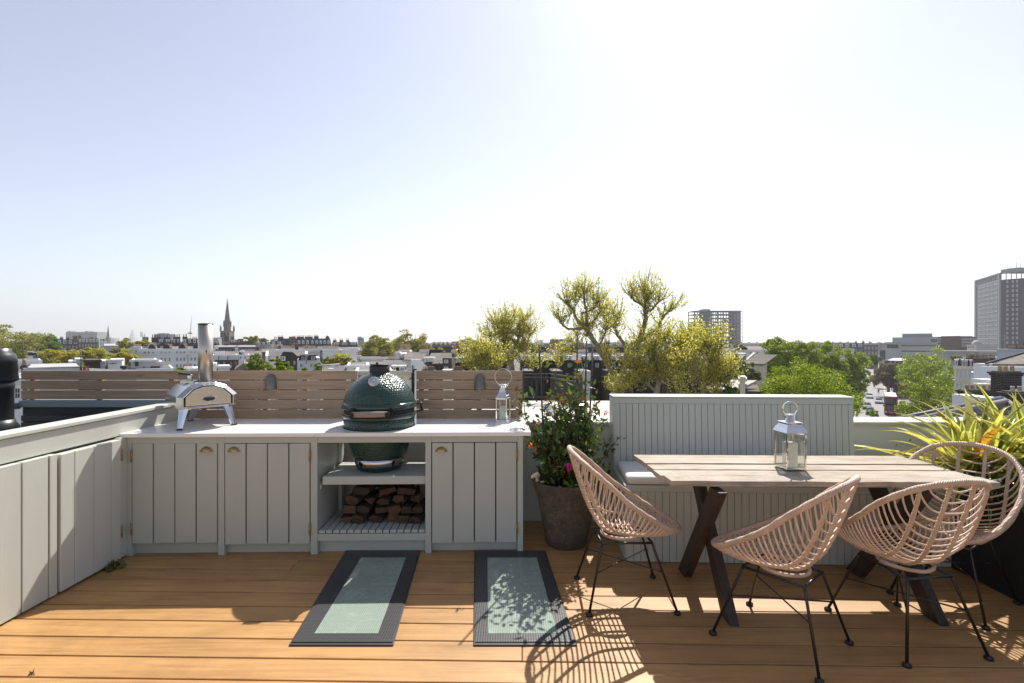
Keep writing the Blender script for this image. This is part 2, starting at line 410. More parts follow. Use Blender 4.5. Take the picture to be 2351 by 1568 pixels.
# ---- slatted screens
SLW = woodmat('weathered_slats', (.27, .175, .11), (.54, .37, .24), grey=(.46, .345, .24), axis=0, rough=.8, island=.42, scale=5, bmp=.35)
def screen(px0, px1, nsl, label, posts_, drop=0, splits=()):
    Y = 4.38; T = thing('slatted_screen', label, 'screen', (X_((px0+px1)/2, Y), Y, .9), 'timber screens behind the counter')
    for i in range(nsl):
        a = Z_(851.5+22.45*i, Y)
        mb = MB(); xs = [X_(px0, Y)]+[X_(s, Y) for s in splits]+[X_(px1, Y)]
        for x0, x1 in zip(xs[:-1], xs[1:]): mb.box(x0, x1-(.002 if x1 != xs[-1] else 0), Y, Y+.022, a-.0765, a)
        mb.build('slat', SLW, T, bevel=.002)
    for p in posts_:
        mb = MB(); x = X_(p, Y+.03); mb.box(x-.022, x+.022, Y+.024, Y+.07, .87, 1.30); mb.build('post', SLW, T)
    return T
screen(48, 410, 3, 'long timber slat screen standing on the low grey parapet left of the pizza oven', (75, 230, 395))
screen(410.5, 820, 5, 'timber slat screen with a domed wall light between the pizza oven and the green grill', (470, 610, 700, 812))
screen(956, 1199.5, 5, 'shorter timber slat screen behind the small lantern at the counter end', (968, 1100, 1190))
GREYC = M('blue_grey_coping', (.20, .235, .25), .5, var=.08)
T = thing('grey_parapet', 'low blue grey boarded parapet closing the dark sunken roof beyond the left wall', 'parapet', (-3.6, 4.4, .5))
mb = MB(); mb.box(-4.27, -2.965, 4.33, 4.44, 1.0, 1.058); mb.box(-4.62, -4.272, 4.25, 4.36, .985, 1.04); mb.build('cap', GREYC, T, bevel=.005)
mb = MB(); mb.box(-4.25, -2.965, 4.36, 4.44, .2, .998); mb.build('face', M('black_slate_cladding', (.02, .021, .024), .6, var=.3, stretch=(1, 1, 14)), T)
mb = MB()
for i in range(12): mb.box(-4.25, -2.965, 4.335, 4.359, .93-.06*i-.05, .93-.06*i)
mb.build('battens', M('black_batten', (.025, .025, .028), .5), T)
mb = MB(); mb.prism([(-7.5, 1.2, .10), (-2.97, 1.2, .42), (-2.97, 4.34, .42), (-7.5, 4.34, .10)], (0, 0, -.1)); struct(mb.build('sunken_roof', M('black_felt', (.022, .022, .025), .85, var=.3, bmp=.3)))
# black flue
T = thing('flue', 'fat black metal flue with a ribbed cowl at the left edge', 'flue', (-4.02, 3.9, .3))
FBLK = M('flue_black', (.022, .022, .024), .38, var=.15, spec=.6)
mb = MB(); mb.lathe([(.108, .3), (.108, .92), (.104, .96), (.104, 1.20), (.108, 1.205), (.108, 1.235), (.104, 1.24), (.104, 1.26)], (-4.02, 3.9, 0), 40); mb.build('pipe', FBLK, T)
mb = MB(); mb.lathe([(.06, .0), (.135, .0), (.140, .02), (.118, .05), (.110, .08)], (-4.02, 3.9, .88), 40); mb.build('flange', FBLK, T)
mb = MB(); mb.lathe([(.105, 1.25), (.128, 1.262), (.132, 1.27), (.125, 1.335), (.129, 1.34), (.122, 1.405), (.126, 1.41), (.112, 1.47), (.09, 1.49), (.088, 1.515), (.02, 1.52)], (-4.02, 3.9, 0), 40); mb.build('cowl', FBLK, T)

# ---- wall lights
VERD = M('verdigris_copper', (.17, .165, .155), .55, .5, var=.35, scale=14, bmp=.3, bscale=60)
def walllight(px, label):
    Y = 4.378; x = X_(px, Y)
    T = thing('wall_light', label, 'wall light', (x, Y, 1.14), 'wall lights on the screens')
    mb = MB()
    secs = []
    for z, r in ((.0, .052), (.02, .050), (.07, .046), (.10, .043), (.118, .036), (.130, .024), (.136, .008)):
        secs.append([(x+r*math.cos(t), Y-r*.95*math.sin(t), 1.148+z) for t in (math.pi*i/14 for i in range(15))])
    mb.loft(secs, closed=True, cap=True, sm=True); mb.build('shade', VERD, T)
    mb = MB(); mb.box(x-.03, x+.03, Y-.004, Y+.001, 1.155, 1.25); mb.build('back_plate', VERD, T)
    mb = MB(); mb.ball((x, Y-.022, 1.16), .018, 8); mb.build('lens', M('opal', (.6, .58, .5), .3), T)
walllight(622, 'grey domed metal wall light on the screen left of the green grill')
walllight(1101.5, 'grey domed metal wall light on the screen beside the small lantern')
# black bracket post at the end of the right screen
T = thing('gate_post', 'slim black metal gate post standing just right of the green grill lid', 'post', (X_(948, 4.36), 4.36, .87))
xg = X_(948, 4.36); mb = MB(); mb.box(xg-.012, xg+.012, 4.35, 4.375, .87, 1.30); mb.build('post', BLACKM, T, bevel=.002)
mb = MB(); mb.tube([(xg, 4.36, 1.30), (xg+.012, 4.36, 1.325), (xg+.028, 4.37, 1.33)], .008, 8); mb.build('latch', IRON, T)

# ---- skylights in the deck
SKF = None
def skf():
    m, t, p = _nt('skylight_frit')
    v = coords(t); vo = t.nodes.new('ShaderNodeTexVoronoi'); vo.inputs['Scale'].default_value = 75; vo.inputs['Randomness'].default_value = .05
    t.links.new(v, vo.inputs['Vector'])
    col = ramp(t, vo.outputs['Distance'], [(.22, (.095, .095, .092)), (.42, (.028, .028, .03))])
    t.links.new(col, p.inputs['Base Color']); p.inputs['Roughness'].default_value = .38
    bump(t, vo.outputs['Distance'], p, .5, .002); return m
SKF = skf()
def skg():
    m, t, p = _nt('walk_on_glass')
    v = coords(t); vo = t.nodes.new('ShaderNodeTexVoronoi'); vo.inputs['Scale'].default_value = 80; vo.inputs['Randomness'].default_value = .02
    t.links.new(v, vo.inputs['Vector'])
    c1 = ramp(t, vo.outputs['Distance'], [(.2, (.34, .40, .335)), (.5, (.21, .265, .22))])
    f = noise(t, v, 4, 6, .75, 1); d = ramp(t, f, [(.55, (0, 0, 0)), (.78, (.7, .7, .7))])
    col = mixc(t, d, c1, (.56, .60, .53)); t.links.new(col, p.inputs['Base Color'])
    rr = ramp(t, f, [(.4, (.14,)*3), (.7, (.5,)*3)]); t.links.new(rr, p.inputs['Roughness'])
    return m
SKG = skg()
SKE = M('skylight_edge', (.05, .045, .045), .5, .3)
def skylight(near, far, inn, inf, label):
    """near/far: (xl,xr) px with y; builds rect on the deck"""
    T = thing('floor_skylight', label, 'skylight', tuple(G(sum(near[:2])/2, near[2], 0)), 'walk-on skylights')
    def quad(n_, f_, z): return [G(n_[0], n_[2], z), G(n_[1], n_[2], z), G(f_[1], f_[2], z), G(f_[0], f_[2], z)]
    for q, z0, z1, nm, mt in ((quad(near, far, 0), -.02, .008, 'frame', SKE),):
        mb = MB(); mb.hexa([Vector((p.x, p.y, z0)) for p in q]+[Vector((p.x, p.y, z1)) for p in q]); mb.build(nm, mt, T, bevel=.002)
    c = sum((p for p in q), Vector())/4
    q2 = [c+(p-c)*.968 for p in q]
    qi = quad(inn, inf, 0)
    mb = MB()
    for i in range(4):
        j = (i+1) % 4; mb.hexa([Vector((p.x, p.y, .002)) for p in (q2[i], q2[j], qi[j], qi[i])]+[Vector((p.x, p.y, .012)) for p in (q2[i], q2[j], qi[j], qi[i])])
    mb.build('fritted_border', SKF, T)
    mb = MB(); mb.hexa([Vector((p.x, p.y, .002)) for p in qi]+[Vector((p.x, p.y, .0125)) for p in qi]); mb.build('glass', SKG, T)
skylight((663, 903, 1484), (794, 965, 1266), (722, 868, 1459), (829, 932, 1284), 'walk-on glass skylight in the deck in front of the open log bay')
skylight((1087, 1325, 1484), (1089, 1252, 1266), (1121, 1280, 1459), (1119, 1232, 1284), 'walk-on glass skylight in the deck beside the stone plant pot')

# ================================================================ KAMADO GRILL
def eggmat():
    m, t, p = _nt('green_dimpled_ceramic')
    tc = t.nodes.new('ShaderNodeTexCoord'); vo = t.nodes.new('ShaderNodeTexVoronoi'); vo.inputs['Scale'].default_value = 62; vo.inputs['Randomness'].default_value = .42
    t.links.new(tc.outputs['Object'], vo.inputs['Vector'])
    inv = t.nodes.new('ShaderNodeMath'); inv.operation = 'SUBTRACT'; inv.inputs[0].default_value = 1; t.links.new(vo.outputs['Distance'], inv.inputs[1])
    bump(t, inv.outputs[0], p, .65, .009)
    f = noise(t, tc.outputs['Object'], 7, 4)
    t.links.new(ramp(t, f, [(.3, (.012, .040, .030)), (.7, (.020, .056, .042))]), p.inputs['Base Color'])
    p.inputs['Roughness'].default_value = .24; p.inputs['Coat Weight'].default_value = .15; p.inputs['Coat Roughness'].default_value = .08
    return m
EGGM = eggmat(); EGGS = M('green_smooth_ceramic', (.014, .045, .032), .16, var=.15, coat=.4)
T = thing('kamado_grill', 'dark green dimpled ceramic kamado grill set into the white counter', 'barbecue grill', (EGG.x, EGG.y, .563))
ec = (EGG.x, EGG.y, 0)
mb = MB(); mb.lathe([(.0, .563), (.150, .563), (.172, .575), (.190, .62), (.218, .70), (.243, .78), (.254, .84), (.264, .88), (.272, .92), (.277, .975)], ec, 72); mb.build('base', EGGM, T)
mb = MB(); mb.lathe([(.272, .972), (.281, .978), (.283, .99), (.283, 1.010), (.276, 1.016), (.270, 1.016)], ec, 72); mb.build('base_rim', EGGS, T)
mb = MB(); mb.lathe([(.250, 1.01), (.2725, 1.014), (.2725, 1.047), (.250, 1.05)], ec, 72); mb.build('gasket', M('felt_gasket', (.02, .02, .02), .95), T)
mb = MB(); mb.lathe([(.268, 1.046), (.286, 1.050), (.289, 1.062), (.288, 1.088), (.278, 1.096), (.270, 1.099)], ec, 72); mb.build('lid_rim', EGGS, T)
mb = MB()
prof = [(.276, 1.094)]
for z_, hw in ((1085, 338), (1040, 325), (1000, 314), (950, 292), (900, 256), (870, 226), (840, 188), (815, 145), (800, 104), (788, 92)):
    zz = Z_(658.6+.25*z_, 3.965); prof.append((min(.276, hw*.25/F*3.965*.985), zz))
prof = [prof[0]]+[q for q in prof[2:]]
mb.lathe(prof, ec, 72); L = mb.build('lid', EGGM, T)
tz = prof[-1][1]
mb = MB(); mb.lathe([(.05, tz-.02), (.074, tz-.012), (.079, tz-.006), (.079, tz+.05), (.072, tz+.056), (.05, tz+.056)], ec, 40); Cc = mb.build('chimney_cap', IRON, T)
mb = MB(); mb.lathe([(.0, tz+.060), (.079, tz+.060), (.080, tz+.064), (.077, tz+.067), (.0, tz+.069)], ec, 40)
mb.ball((ec[0]-.005, ec[1]-.055, tz+.076), .011, 10); mb.build('damper_disc', IRON, Cc)
# thermometer on the lid
def onegg(ang, z, push=0):
    r = np.interp(z, [q[1] for q in prof], [q[0] for q in prof])+push
    return Vector((EGG.x+r*math.sin(ang), EGG.y-r*math.cos(ang), z))
vw = math.atan2(-EGG.x, EGG.y)       # towards the camera
p = onegg(vw-.05-.18, Z_(877, 3.8), .004); nrm = Vector((math.sin(vw-.2), -math.cos(vw-.2), .55)).normalized()
Mt = Matrix.Translation(p) @ nrm.to_track_quat('Z', 'Y').to_matrix().to_4x4()
mb = MB(Mt); mb.lathe([(.0, -.03), (.036, -.03), (.039, -.0), (.041, .009), (.037, .012), (.035, .008), (.0, .008)], n=32); Th = mb.build('thermometer', CHROME, T)
mb = MB(Mt); mb.lathe([(.0, .0085), (.0345, .0085), (.0345, .0095), (.0, .0095)], n=32); mb.build('dial_face', M('dial_white', (.75, .76, .78), .4, var=0), Th)
mb = MB(Mt)
for i in range(25):
    a = -2.3+i*4.6/24; q = Vector((math.sin(a), math.cos(a), 0)); mb.bar(q*.026+Vector((0, 0, .0102)), q*.031+Vector((0, 0, .0102)), .0009, .0006)
for i in range(7):
    a = -2.1+i*4.2/6; q = Vector((math.sin(a), math.cos(a), 0)); mb.bar(q*.019+Vector((0, 0, .0102)), q*.0225+Vector((0, 0, .0102)), .0022, .0006)
mb.bar((-.007, -.018, .011), (.005, .016, .011), .0022, .0008); mb.ball((0, 0, .011), .003, 6); mb.build('dial_markings', M('dial_ink', (.03, .06, .16), .5), Th)
mb = MB(Mt); mb.lathe([(.0, .013), (.036, .013), (.036, .0135), (.0, .0135)], n=32); mb.build('dial_glass', glassmat('thin_glass', (.97, .97, .97)), Th)
# bands, handle, hinge
BND = M('band_black', (.02, .02, .022), .4, .6)
mb = MB(); mb.lathe([(.284, .995), (.2875, .995), (.2875, 1.008), (.284, 1.008)], ec, 72); mb.lathe([(.2885, 1.052), (.292, 1.052), (.292, 1.064), (.2885, 1.064)], ec, 72); mb.build('bands', BND, T)
HR = .345
def ring(a, z, r): return Vector((EGG.x+r*math.sin(a), EGG.y-r*math.cos(a), z))
mid = vw-.03; c0 = ring(mid-.22, 1.036, HR); c1 = c0+Vector((.255, .035, .004)).normalized()*.0
d_ = Vector((math.cos(.12), math.sin(.12), 0)); hc = ring(vw-.21, 1.036, HR-.01)
mb = MB(); a = hc-d_*.125; b = hc+d_*.125
secs = []
for t in np.linspace(0, 1, 9):
    q = a+(b-a)*t; h = .020+.003*math.sin(math.pi*t); nn_ = Vector((-d_.y, d_.x, 0))
    secs.append([q+nn_*(h*.7*math.cos(th))+Vector((0, 0, h*math.sin(th))) for th in (2*math.pi*i/12+.26 for i in range(12))])
mb.loft(secs, True, True, False); H = mb.build('handle', woodmat('grill_handle_wood', (.20, .15, .11), (.38, .30, .23), grey=(.33, .29, .25), axis=0, scale=5), T, bevel=.003)
mb = MB()
for s, q in ((-1, a), (1, b)):
    e = ring(vw-.21+s*.50, 1.036, .290); mb.bar(q-d_*s*.012, q+d_*s*.012, .05, .034); mb.bar(q+d_*s*.008, e, .006, .028)
    for zz in (1.002, 1.058): mb.bar(ring(vw-.21+s*.50, zz, .296)-Vector((.016, 0, 0)), ring(vw-.21+s*.50, zz, .296)+Vector((.016, 0, 0)), .02, .022)
    mb.bar(ring(vw-.21+s*.50, .995, .300), ring(vw-.21+s*.50, 1.075, .300), .014, .010, up=(1, 0, 0)); mb.ball(ring(vw-.21+s*.50, 1.03, .306), .009, 8)
mb.build('brackets', BND, H)
mb = MB()
for zz in (1.0, 1.06): mb.tube([ring(math.pi*.62, zz, .29), ring(math.pi*.62, zz+.004, .335), ring(math.pi*.70, zz+.01, .350)], .006, 8)
for i in range(10): t0 = i/9; mb.tube([ring(math.pi*.62+.01*i, 1.0+.06*t0, .335), ring(math.pi*.62+.01*i+.02, 1.003+.06*t0, .342)], .008, 6)
mb.build('spring_hinge', BND, T)
# draught door plate
mb = MB()
secs = []
for a in np.linspace(-.95, .95, 25):
    aa = vw+.02+a; q = []
    for z in (.600, .601, .672, .673): q.append(None)
    r0 = lambda z: np.interp(z, [.563, .575, .62, .70, .78], [.155, .172, .190, .222, .252])+.006
    secs.append([ring(aa, .605, r0(.605)), ring(aa, .605, r0(.605)+.006), ring(aa, .668, r0(.668)+.006), ring(aa, .668, r0(.668))])
mb.loft(secs, True, True, True); V = mb.build('draught_door', STEEL, T)
for a in (-.72, .52): mb = MB(); mb.bar(ring(vw+a, .615, .205), ring(vw+a, .655, .222), .010, .022, up=(0, -1, 0)); mb.build('slider_knob', BND, V)
for a in (-.92, .92):
    for z in (.612, .660): mb = MB(); mb.ball(ring(vw+a, z, .192+.4*(z-.6)+.008), .006, 8); mb.build('bolt', BND, V)

# ================================================================ FIREWOOD
WD1 = woodmat('split_log_bark', (.028, .018, .012), (.075, .047, .030), axis=0, rough=.9, island=.4, scale=6, bmp=.6)
WD2 = woodmat('split_log_end', (.045, .024, .013), (.12, .064, .033), axis=0, rough=.85, island=.4, scale=6, bmp=.3)
rl = random.Random(3)
descs = ['dark brown', 'blackish', 'reddish', 'rough brown', 'dusty brown', 'bark-covered']
spots = []
bay0, bay1 = u1, u2
rows = [(6, .0), (6, .068), (5, .136), (3, .204)]
xs_row = [.27, .39, .51, .62, .70]
cnt = 0
rowname = ['bottom', 'second', 'third', 'fourth', 'topmost']; colname = ['leftmost', 'second from left', 'third from left', 'fourth from left', 'fifth from left', 'sixth from left']
for r_, (n_, zz) in enumerate(rows):
    x0 = .11+.035*r_; x1 = u2-u1-.01-(.06*(r_-1) if r_ > 1 else 0)
    for i in range(n_):
        x = x0+(x1-x0)*(i+.5)/n_; wd = (x1-x0)/n_*rl.uniform(.92, 1.0); hh = rl.uniform(.044, .072)
        Mx = KM @ Matrix.Translation((u1+x, .30+rl.uniform(-.02, .02)+.012*r_, .1735+zz+hh/2+.002)) @ Matrix.Rotation(rl.uniform(-.3, .3), 4, 'Z') @ Matrix.Rotation(rl.uniform(-.2, .2), 4, 'Y')
        mb = MB(Mx); k5 = rl.choice((3, 4, 5, 5, 7)); ph_ = rl.uniform(.5, .9); pr = [(wd/2*max(-1, min(1, 1.25*math.cos(t+ph_)))*rl.uniform(.88, 1.05), hh/2*max(-1, min(1, 1.25*math.sin(t+ph_)))*rl.uniform(.88, 1.05)) for t in (2*math.pi*q/k5 for q in range(k5))]
        ln = rl.uniform(.12, .14)
        secs = [[(px_, yy_, pz_) for px_, pz_ in pr] for yy_ in (-ln, -ln*.3, ln*.4, ln)]
        mb.loft(secs, True, False); b0 = len(mb.v)
        mb.mi = 1 if (cnt % 3 == 0) else 0
        mb._add([(a_, -ln-.0005, c_) for a_, c_ in pr], [tuple(range(k5-1, -1, -1))]); mb._add([(a_, ln+.0005, c_) for a_, c_ in pr], [tuple(range(k5))])
        o = mb.build('firewood_log', [WD1, WD2]); cnt += 1
        tag(o, '%s log, %s in the %s row of the stack' % (descs[(cnt*5+r_) % 6] if cnt % 3 != 1 else 'orange-ended', colname[i], rowname[r_]), 'log', 'firewood logs stacked in the open bay')

# ================================================================ PIZZA OVEN
OV = Vector((-2.512, 3.756, 0)); oa = math.radians(45)
# local: x along front (left->right), y backwards, origin at bottom front-left corner
OM = Matrix.Translation((OV.x, OV.y, 1.066)) @ Matrix.Rotation(oa, 4, 'Z')
T = thing('pizza_oven', 'small steel pizza oven with a tall chimney and three splayed legs', 'pizza oven', (-2.5, 4.0, .90))
OW = .405
def osec(y, k=1.0, dz=0, w=OW):
    c = w/2; pts = [(-.5, 0), (-.5, .085), (-.31, .158), (-.12, .184), (.12, .184), (.31, .158), (.5, .085), (.5, 0)]
    return [(c+px_*w*k, y, dz+pz_*k) for px_, pz_ in pts]
mb = MB(OM); mb.loft([osec(.0), osec(.012, 1.0), osec(.455, .96, .0)], True, True); mb.build('body', STEEL, T, bevel=.004)
mb = MB(OM); a_ = osec(-.038, .86, .006); b_ = osec(-.001, 1.035, -.003)
mb.loft([a_, b_, osec(.02, 1.035, -.003)], True, False)
inn = osec(-.036, .82, .012)
mb.loft([a_, inn], True, False); mb.loft([inn, osec(-.012, .80, .014)], True, False); mb.build('front_surround', STEEL, T, bevel=.002)
mb = MB(OM); mb.loft([osec(-.030, .80, .0135), osec(-.010, .80, .0135)], True, True); mb.build('door_gap', DARKGAP, T)
mb = MB(OM); mb.loft([osec(-.035, .765, .017), osec(-.028, .765, .017)], True, True); D = mb.build('door', STEEL, T, bevel=.0015)
mb = MB(OM); mb.loft([[(OW/2+.0+sx*.038*k, yv, .062+sz*.014*k+(.006*sx)) for sx, sz in ((-1, 0), (-.6, 1), (.7, .8), (1, 0), (.6, -1), (-.7, -.7))] for yv, k in ((-.038, .5), (-.055, .6), (-.066, 1), (-.082, .9))], True, True)
mb.build('handle', BLACKM, D, bevel=.003)
mb = MB(OM)
for x, z in ((.0, .108), (-.045, .075), (.045, .075), (0, .040)): mb.ball((OW/2+x, -.038, z), .0055, 8)
mb.build('rivet', CHROME, D)
# chimney: foot of the tube found from the photograph
Zc = 4.10; xc = X_(472, Zc); cr = 15.1/F*Zc
mb = MB(); ztop = Z_(744, Zc)
mb.lathe([(cr*1.0, 1.24), (cr, ztop)], (xc, Zc, 0), 40); Ch = mb.build('chimney', M('heat_tinted_steel', (.58, .51, .43), .36, 1, var=.16, scale=3, stretch=(6, 6, .6)), T)
mb = MB(); mb.lathe([(cr*.8, ztop-.004), (cr*1.02, ztop-.004), (cr*1.02, ztop+.004), (cr*.6, ztop+.006)], (xc, Zc, 0), 40); mb.build('rim', IRON, Ch)
mb = MB(); mb.ball((xc+cr*.6, Zc-cr*.82, 1.49), .006, 8); mb.bar((xc+cr*.64, Zc-cr*.86, 1.47), (xc+cr*.64, Zc-cr*.86, 1.505), .003, .003, up=(1, 0, 0)); mb.build('damper_pin', IRON, Ch)
hx = X_(438, 4.06)
mb = MB(); mb.box(hx-.05, hx+.06, 4.0, 4.12, 1.236, 1.256); mb.lathe([(.022, 1.25), (.020, 1.30), (.016, 1.303)], (hx, 4.05, 0), 20); Hh = mb.build('fuel_hatch', STEEL, T, bevel=.003)
mb = MB(Matrix.Translation((hx-.022, 4.04, 1.308)) @ Matrix.Rotation(.1, 4, 'Y')); mb.box(-.055, .035, -.022, .022, -.009, .009); mb.build('hatch_knob', BLACKM, Hh, bevel=.006)
# legs
SHEET = M('leg_sheet', (.66, .68, .72), .2, 1, var=.03)
def oleg(top, foot, rot):
    top, foot = Vector(top), Vector(foot); ax = Vector((math.cos(rot), math.sin(rot), 0)); ay = Vector((-ax.y, ax.x, 0))
    mb = MB(); secs = []
    for t, w_ in ((0, .034), (.15, .030), (1, .0165)):
        q = top+(foot-top)*t; secs.append([q+ax*(sx*w_)+ay*(sy*w_*.75) for sx, sy in ((-1, -.6), (0, -1), (1, -.6), (1, .6), (0, .35), (-1, .6))])
    mb.loft(secs, True, True); Lg = mb.build('leg', SHEET, T, bevel=.0015)
    mb = MB(); q = foot; secs = [[q+ax*(sx*.019)+ay*(sy*.015)+Vector((0, 0, z)) for sx, sy in ((-1, -1), (1, -1), (1, 1), (-1, 1))] for z in (-.0, .014)]
    mb.loft(secs, True, True); mb.build('foot', BLACKM, Lg, bevel=.002)
fl, fr, bk = G(412, 988, .9005), G(537, 975.5, .9005), G(437, 966, .9005)
oleg(OM @ Vector((.055, .05, -.002)), fl, oa-.2); oleg(OM @ Vector((OW-.055, .05, -.002)), fr, oa+.2); oleg(OM @ Vector((OW/2, .30, -.002)), bk, oa)
mb = MB(OM); mb.box(.05, OW-.05, .02, .36, -.012, -.001); mb.build('underside', STEEL, T)
# lettering on the bevel
cu = bpy.data.curves.new('t', 'FONT'); cu.body = 'ooni'; cu.size = .050; cu.extrude = .0004; cu.align_x = 'CENTER'; cu.space_character = 1.25
tmp = bpy.data.objects.new('t', cu); COL.objects.link(tmp); bpy.context.view_layer.update()
me = bpy.data.meshes.new_from_object(tmp.evaluated_get(bpy.context.evaluated_depsgraph_get())); bpy.data.objects.remove(tmp)
# bevel plane: from front (y -.038, z .164) to back (y 0, z .187)
pA, pB = Vector((0, -.038, .006+.184*.86)), Vector((0, -.001, .184*1.035-.003)); yv = (pB-pA).normalized(); xv = Vector((1, 0, 0)); zv = xv.cross(yv)
RM = Matrix((xv, yv, zv)).transposed().to_4x4(); RM.translation = Vector((OW/2, 0, 0))+pA+yv*.006+zv*.0012
me.transform(Matrix.Translation(-Vector(T.location)) @ OM @ RM); me.materials.append(M('engraved_letters', (.12, .12, .12), .5, .5, var=0))
o = bpy.data.objects.new('lettering', me); COL.objects.link(o); o.parent = T; ORG[o.name] = ORG[T.name]

# ================================================================ LANTERNS
WAX = leafmat('candle_wax', (.86, .82, .72), .4, .5, .02, tcol=(.95, .90, .78))
CLG = glassmat('lantern_glass', (.97, .985, .975), .88, .03)
def lantern(loc, rot, w_, hb, hr, rtop, hc, rc, rr, label, ogee, zr, ringrot):
    T = thing('lantern', label, 'lantern', loc, 'candle lanterns')
    MM = Matrix.Translation(loc) @ Matrix.Rotation(rot, 4, 'Z'); h = w_/2; t = .009
    mb = MB(MM)
    mb.box(-h, h, -h, h, .0, .006)
    for sx in (-1, 1):
        for sy in (-1, 1): mb.box(min(sx*h, sx*(h-t)), max(sx*h, sx*(h-t)), min(sy*h, sy*(h-t)), max(sy*h, sy*(h-t)), .006, hb)
    for s in (-1, 1):
        for z in (.006, hb-.008):
            mb.box(-h+t, h-t, min(s*h, s*(h-.006)), max(s*h, s*(h-.006)), z, z+.008); mb.box(min(s*h, s*(h-.006)), max(s*h, s*(h-.006)), -h+t, h-t, z, z+.008)
    mb.build('frame', CHROME, T, bevel=.001)
    for s, ax in ((-1, 0), (1, 0), (-1, 1), (1, 1)):
        mb = MB(MM)
        if ax == 0: mb.box(min(s*(h-.004), s*(h-.002)), max(s*(h-.004), s*(h-.002)), -h+t, h-t, .014, hb-.009)
        else: mb.box(-h+t, h-t, min(s*(h-.004), s*(h-.002)), max(s*(h-.004), s*(h-.002)), .014, hb-.009)
        mb.build('glass_pane', CLG, T)
    mb = MB(MM); e = h*1.10; secs = []
    prof_ = [(e, 0), (e, .004), (e*.97, .008)]+([(e*.93, hr*.22), (e*.82, hr*.5), (e*.64, hr*.78), (rtop*1.12, hr*.95)] if ogee else [(e*.78, hr*.22), (e*.55, hr*.58)])+[(rtop, hr)]
    for r, z in prof_: secs.append([(sx*r, sy*r, hb+z) for sx, sy in ((-1, -1), (1, -1), (1, 1), (-1, 1))])
    mb.loft(secs, True, True); Rf = mb.build('roof', CHROME, T, bevel=.001)
    mb = MB(MM); zc_ = hb+hr
    if ogee: mb.lathe([(rc, zc_), (rc, zc_+hc*.85), (rc*1.03, zc_+hc*.86), (rc*1.03, zc_+hc), (rc*.2, zc_+hc)], n=28)
    else: mb.lathe([(rc*.8, zc_), (rc*.85, zc_+hc*.4), (rc*1.1, zc_+hc*.5), (rc*1.05, zc_+hc*.65), (rc*.6, zc_+hc*.95), (rc*.1, zc_+hc)], n=28)
    mb.build('cap', CHROME, Rf)
    mb = MB(MM @ Matrix.Rotation(ringrot, 4, 'Z')); z0 = zr; a0 = .62
    pts = [(rr*math.sin(a), 0, z0+rr-rr*math.cos(a)*1.0) for a in np.linspace(a0, 2*math.pi-a0, 40)]
    secs = []
    for i, p_ in enumerate(pts):
        p_ = Vector(p_); cc = Vector((0, 0, z0+rr)); d = (p_-cc).normalized(); yv = Vector((0, 1, 0)); wd = .0065
        secs.append([p_+d*.0018+yv*wd, p_+d*.0018-yv*wd, p_-d*.0018-yv*wd, p_-d*.0018+yv*wd])
    mb.loft(secs, True, True, True)
    for s in (0, -1): q = Vector(pts[s]); mb.ball(q, .007, 8); mb.bar(q, Vector((rc*.9*(1 if s == 0 else -1), 0, zc_+hc*.4)), .006, .004)
    mb.build('ring_handle', CHROME, T)
    mb = MB(MM); cr_ = w_*.33; ch_ = hb*(.70 if ogee else .66)
    mb.lathe([(cr_*.96, .008), (cr_, .012), (cr_, ch_), (cr_*.9, ch_+.003), (cr_*.7, ch_-.004), (.003, ch_-.006)], n=32); Cn = mb.build('candle', WAX, T)
    mb = MB(MM); mb.tube([(0, 0, ch_-.006), (.001, 0, ch_+.006)], .0011, 5); mb.build('wick', DARKGAP, Cn)
    return T
pm = G(1807, 1079.7, .783); lm = math.radians(6)
lc = pm+Vector((math.cos(lm)*.064-math.sin(lm)*.064, math.sin(lm)*.064+math.cos(lm)*.064, 0))
lantern((lc.x, lc.y, .7825), lm, .128, .222, .066, .048, .046, .027, .047, 'square steel and glass lantern with a candle on the wooden table', True, .318, .0)
ls = G(1155, 969, .901)
lantern((ls.x, ls.y+.055, .901), math.radians(-17), .098, .193, .088, .020, .034, .043, .070, 'slim steel lantern with a large ring handle on the white counter', False, .300, .25)
# ================================================================ BENCH
BA = Vector((.816, 3.575, 0)); ba = math.radians(-2.3); BM = Matrix.Translation(BA) @ Matrix.Rotation(ba, 4, 'Z')
T = thing('built_in_bench', 'sage green tongue-and-groove built-in bench with a tall panelled back', 'bench', (1.7, 3.9, 0))
BL = 1.93
mb = MB(BM); mb.box(.006, 2.6, .006, .74, .0, .545); mb.build('carcass', SAGE_DK, T)
mb = MB(BM); pw = .0505
n_ = int(2.6/pw)
for i in range(n_): mb.box(i*pw+.0015, (i+1)*pw-.0015, -.006, .006, .004, .50)
for i in range(14): mb.box(-.006, .006, .008+i*pw+.0015, .008+(i+1)*pw-.0015, .004, .50)
mb.build('base_panelling', SAGE, T, bevel=.0012)
mb = MB(BM); mb.box(-.014, 2.6, -.014, .74, .502, .547); mb.build('seat', SAGE, T, bevel=.004)
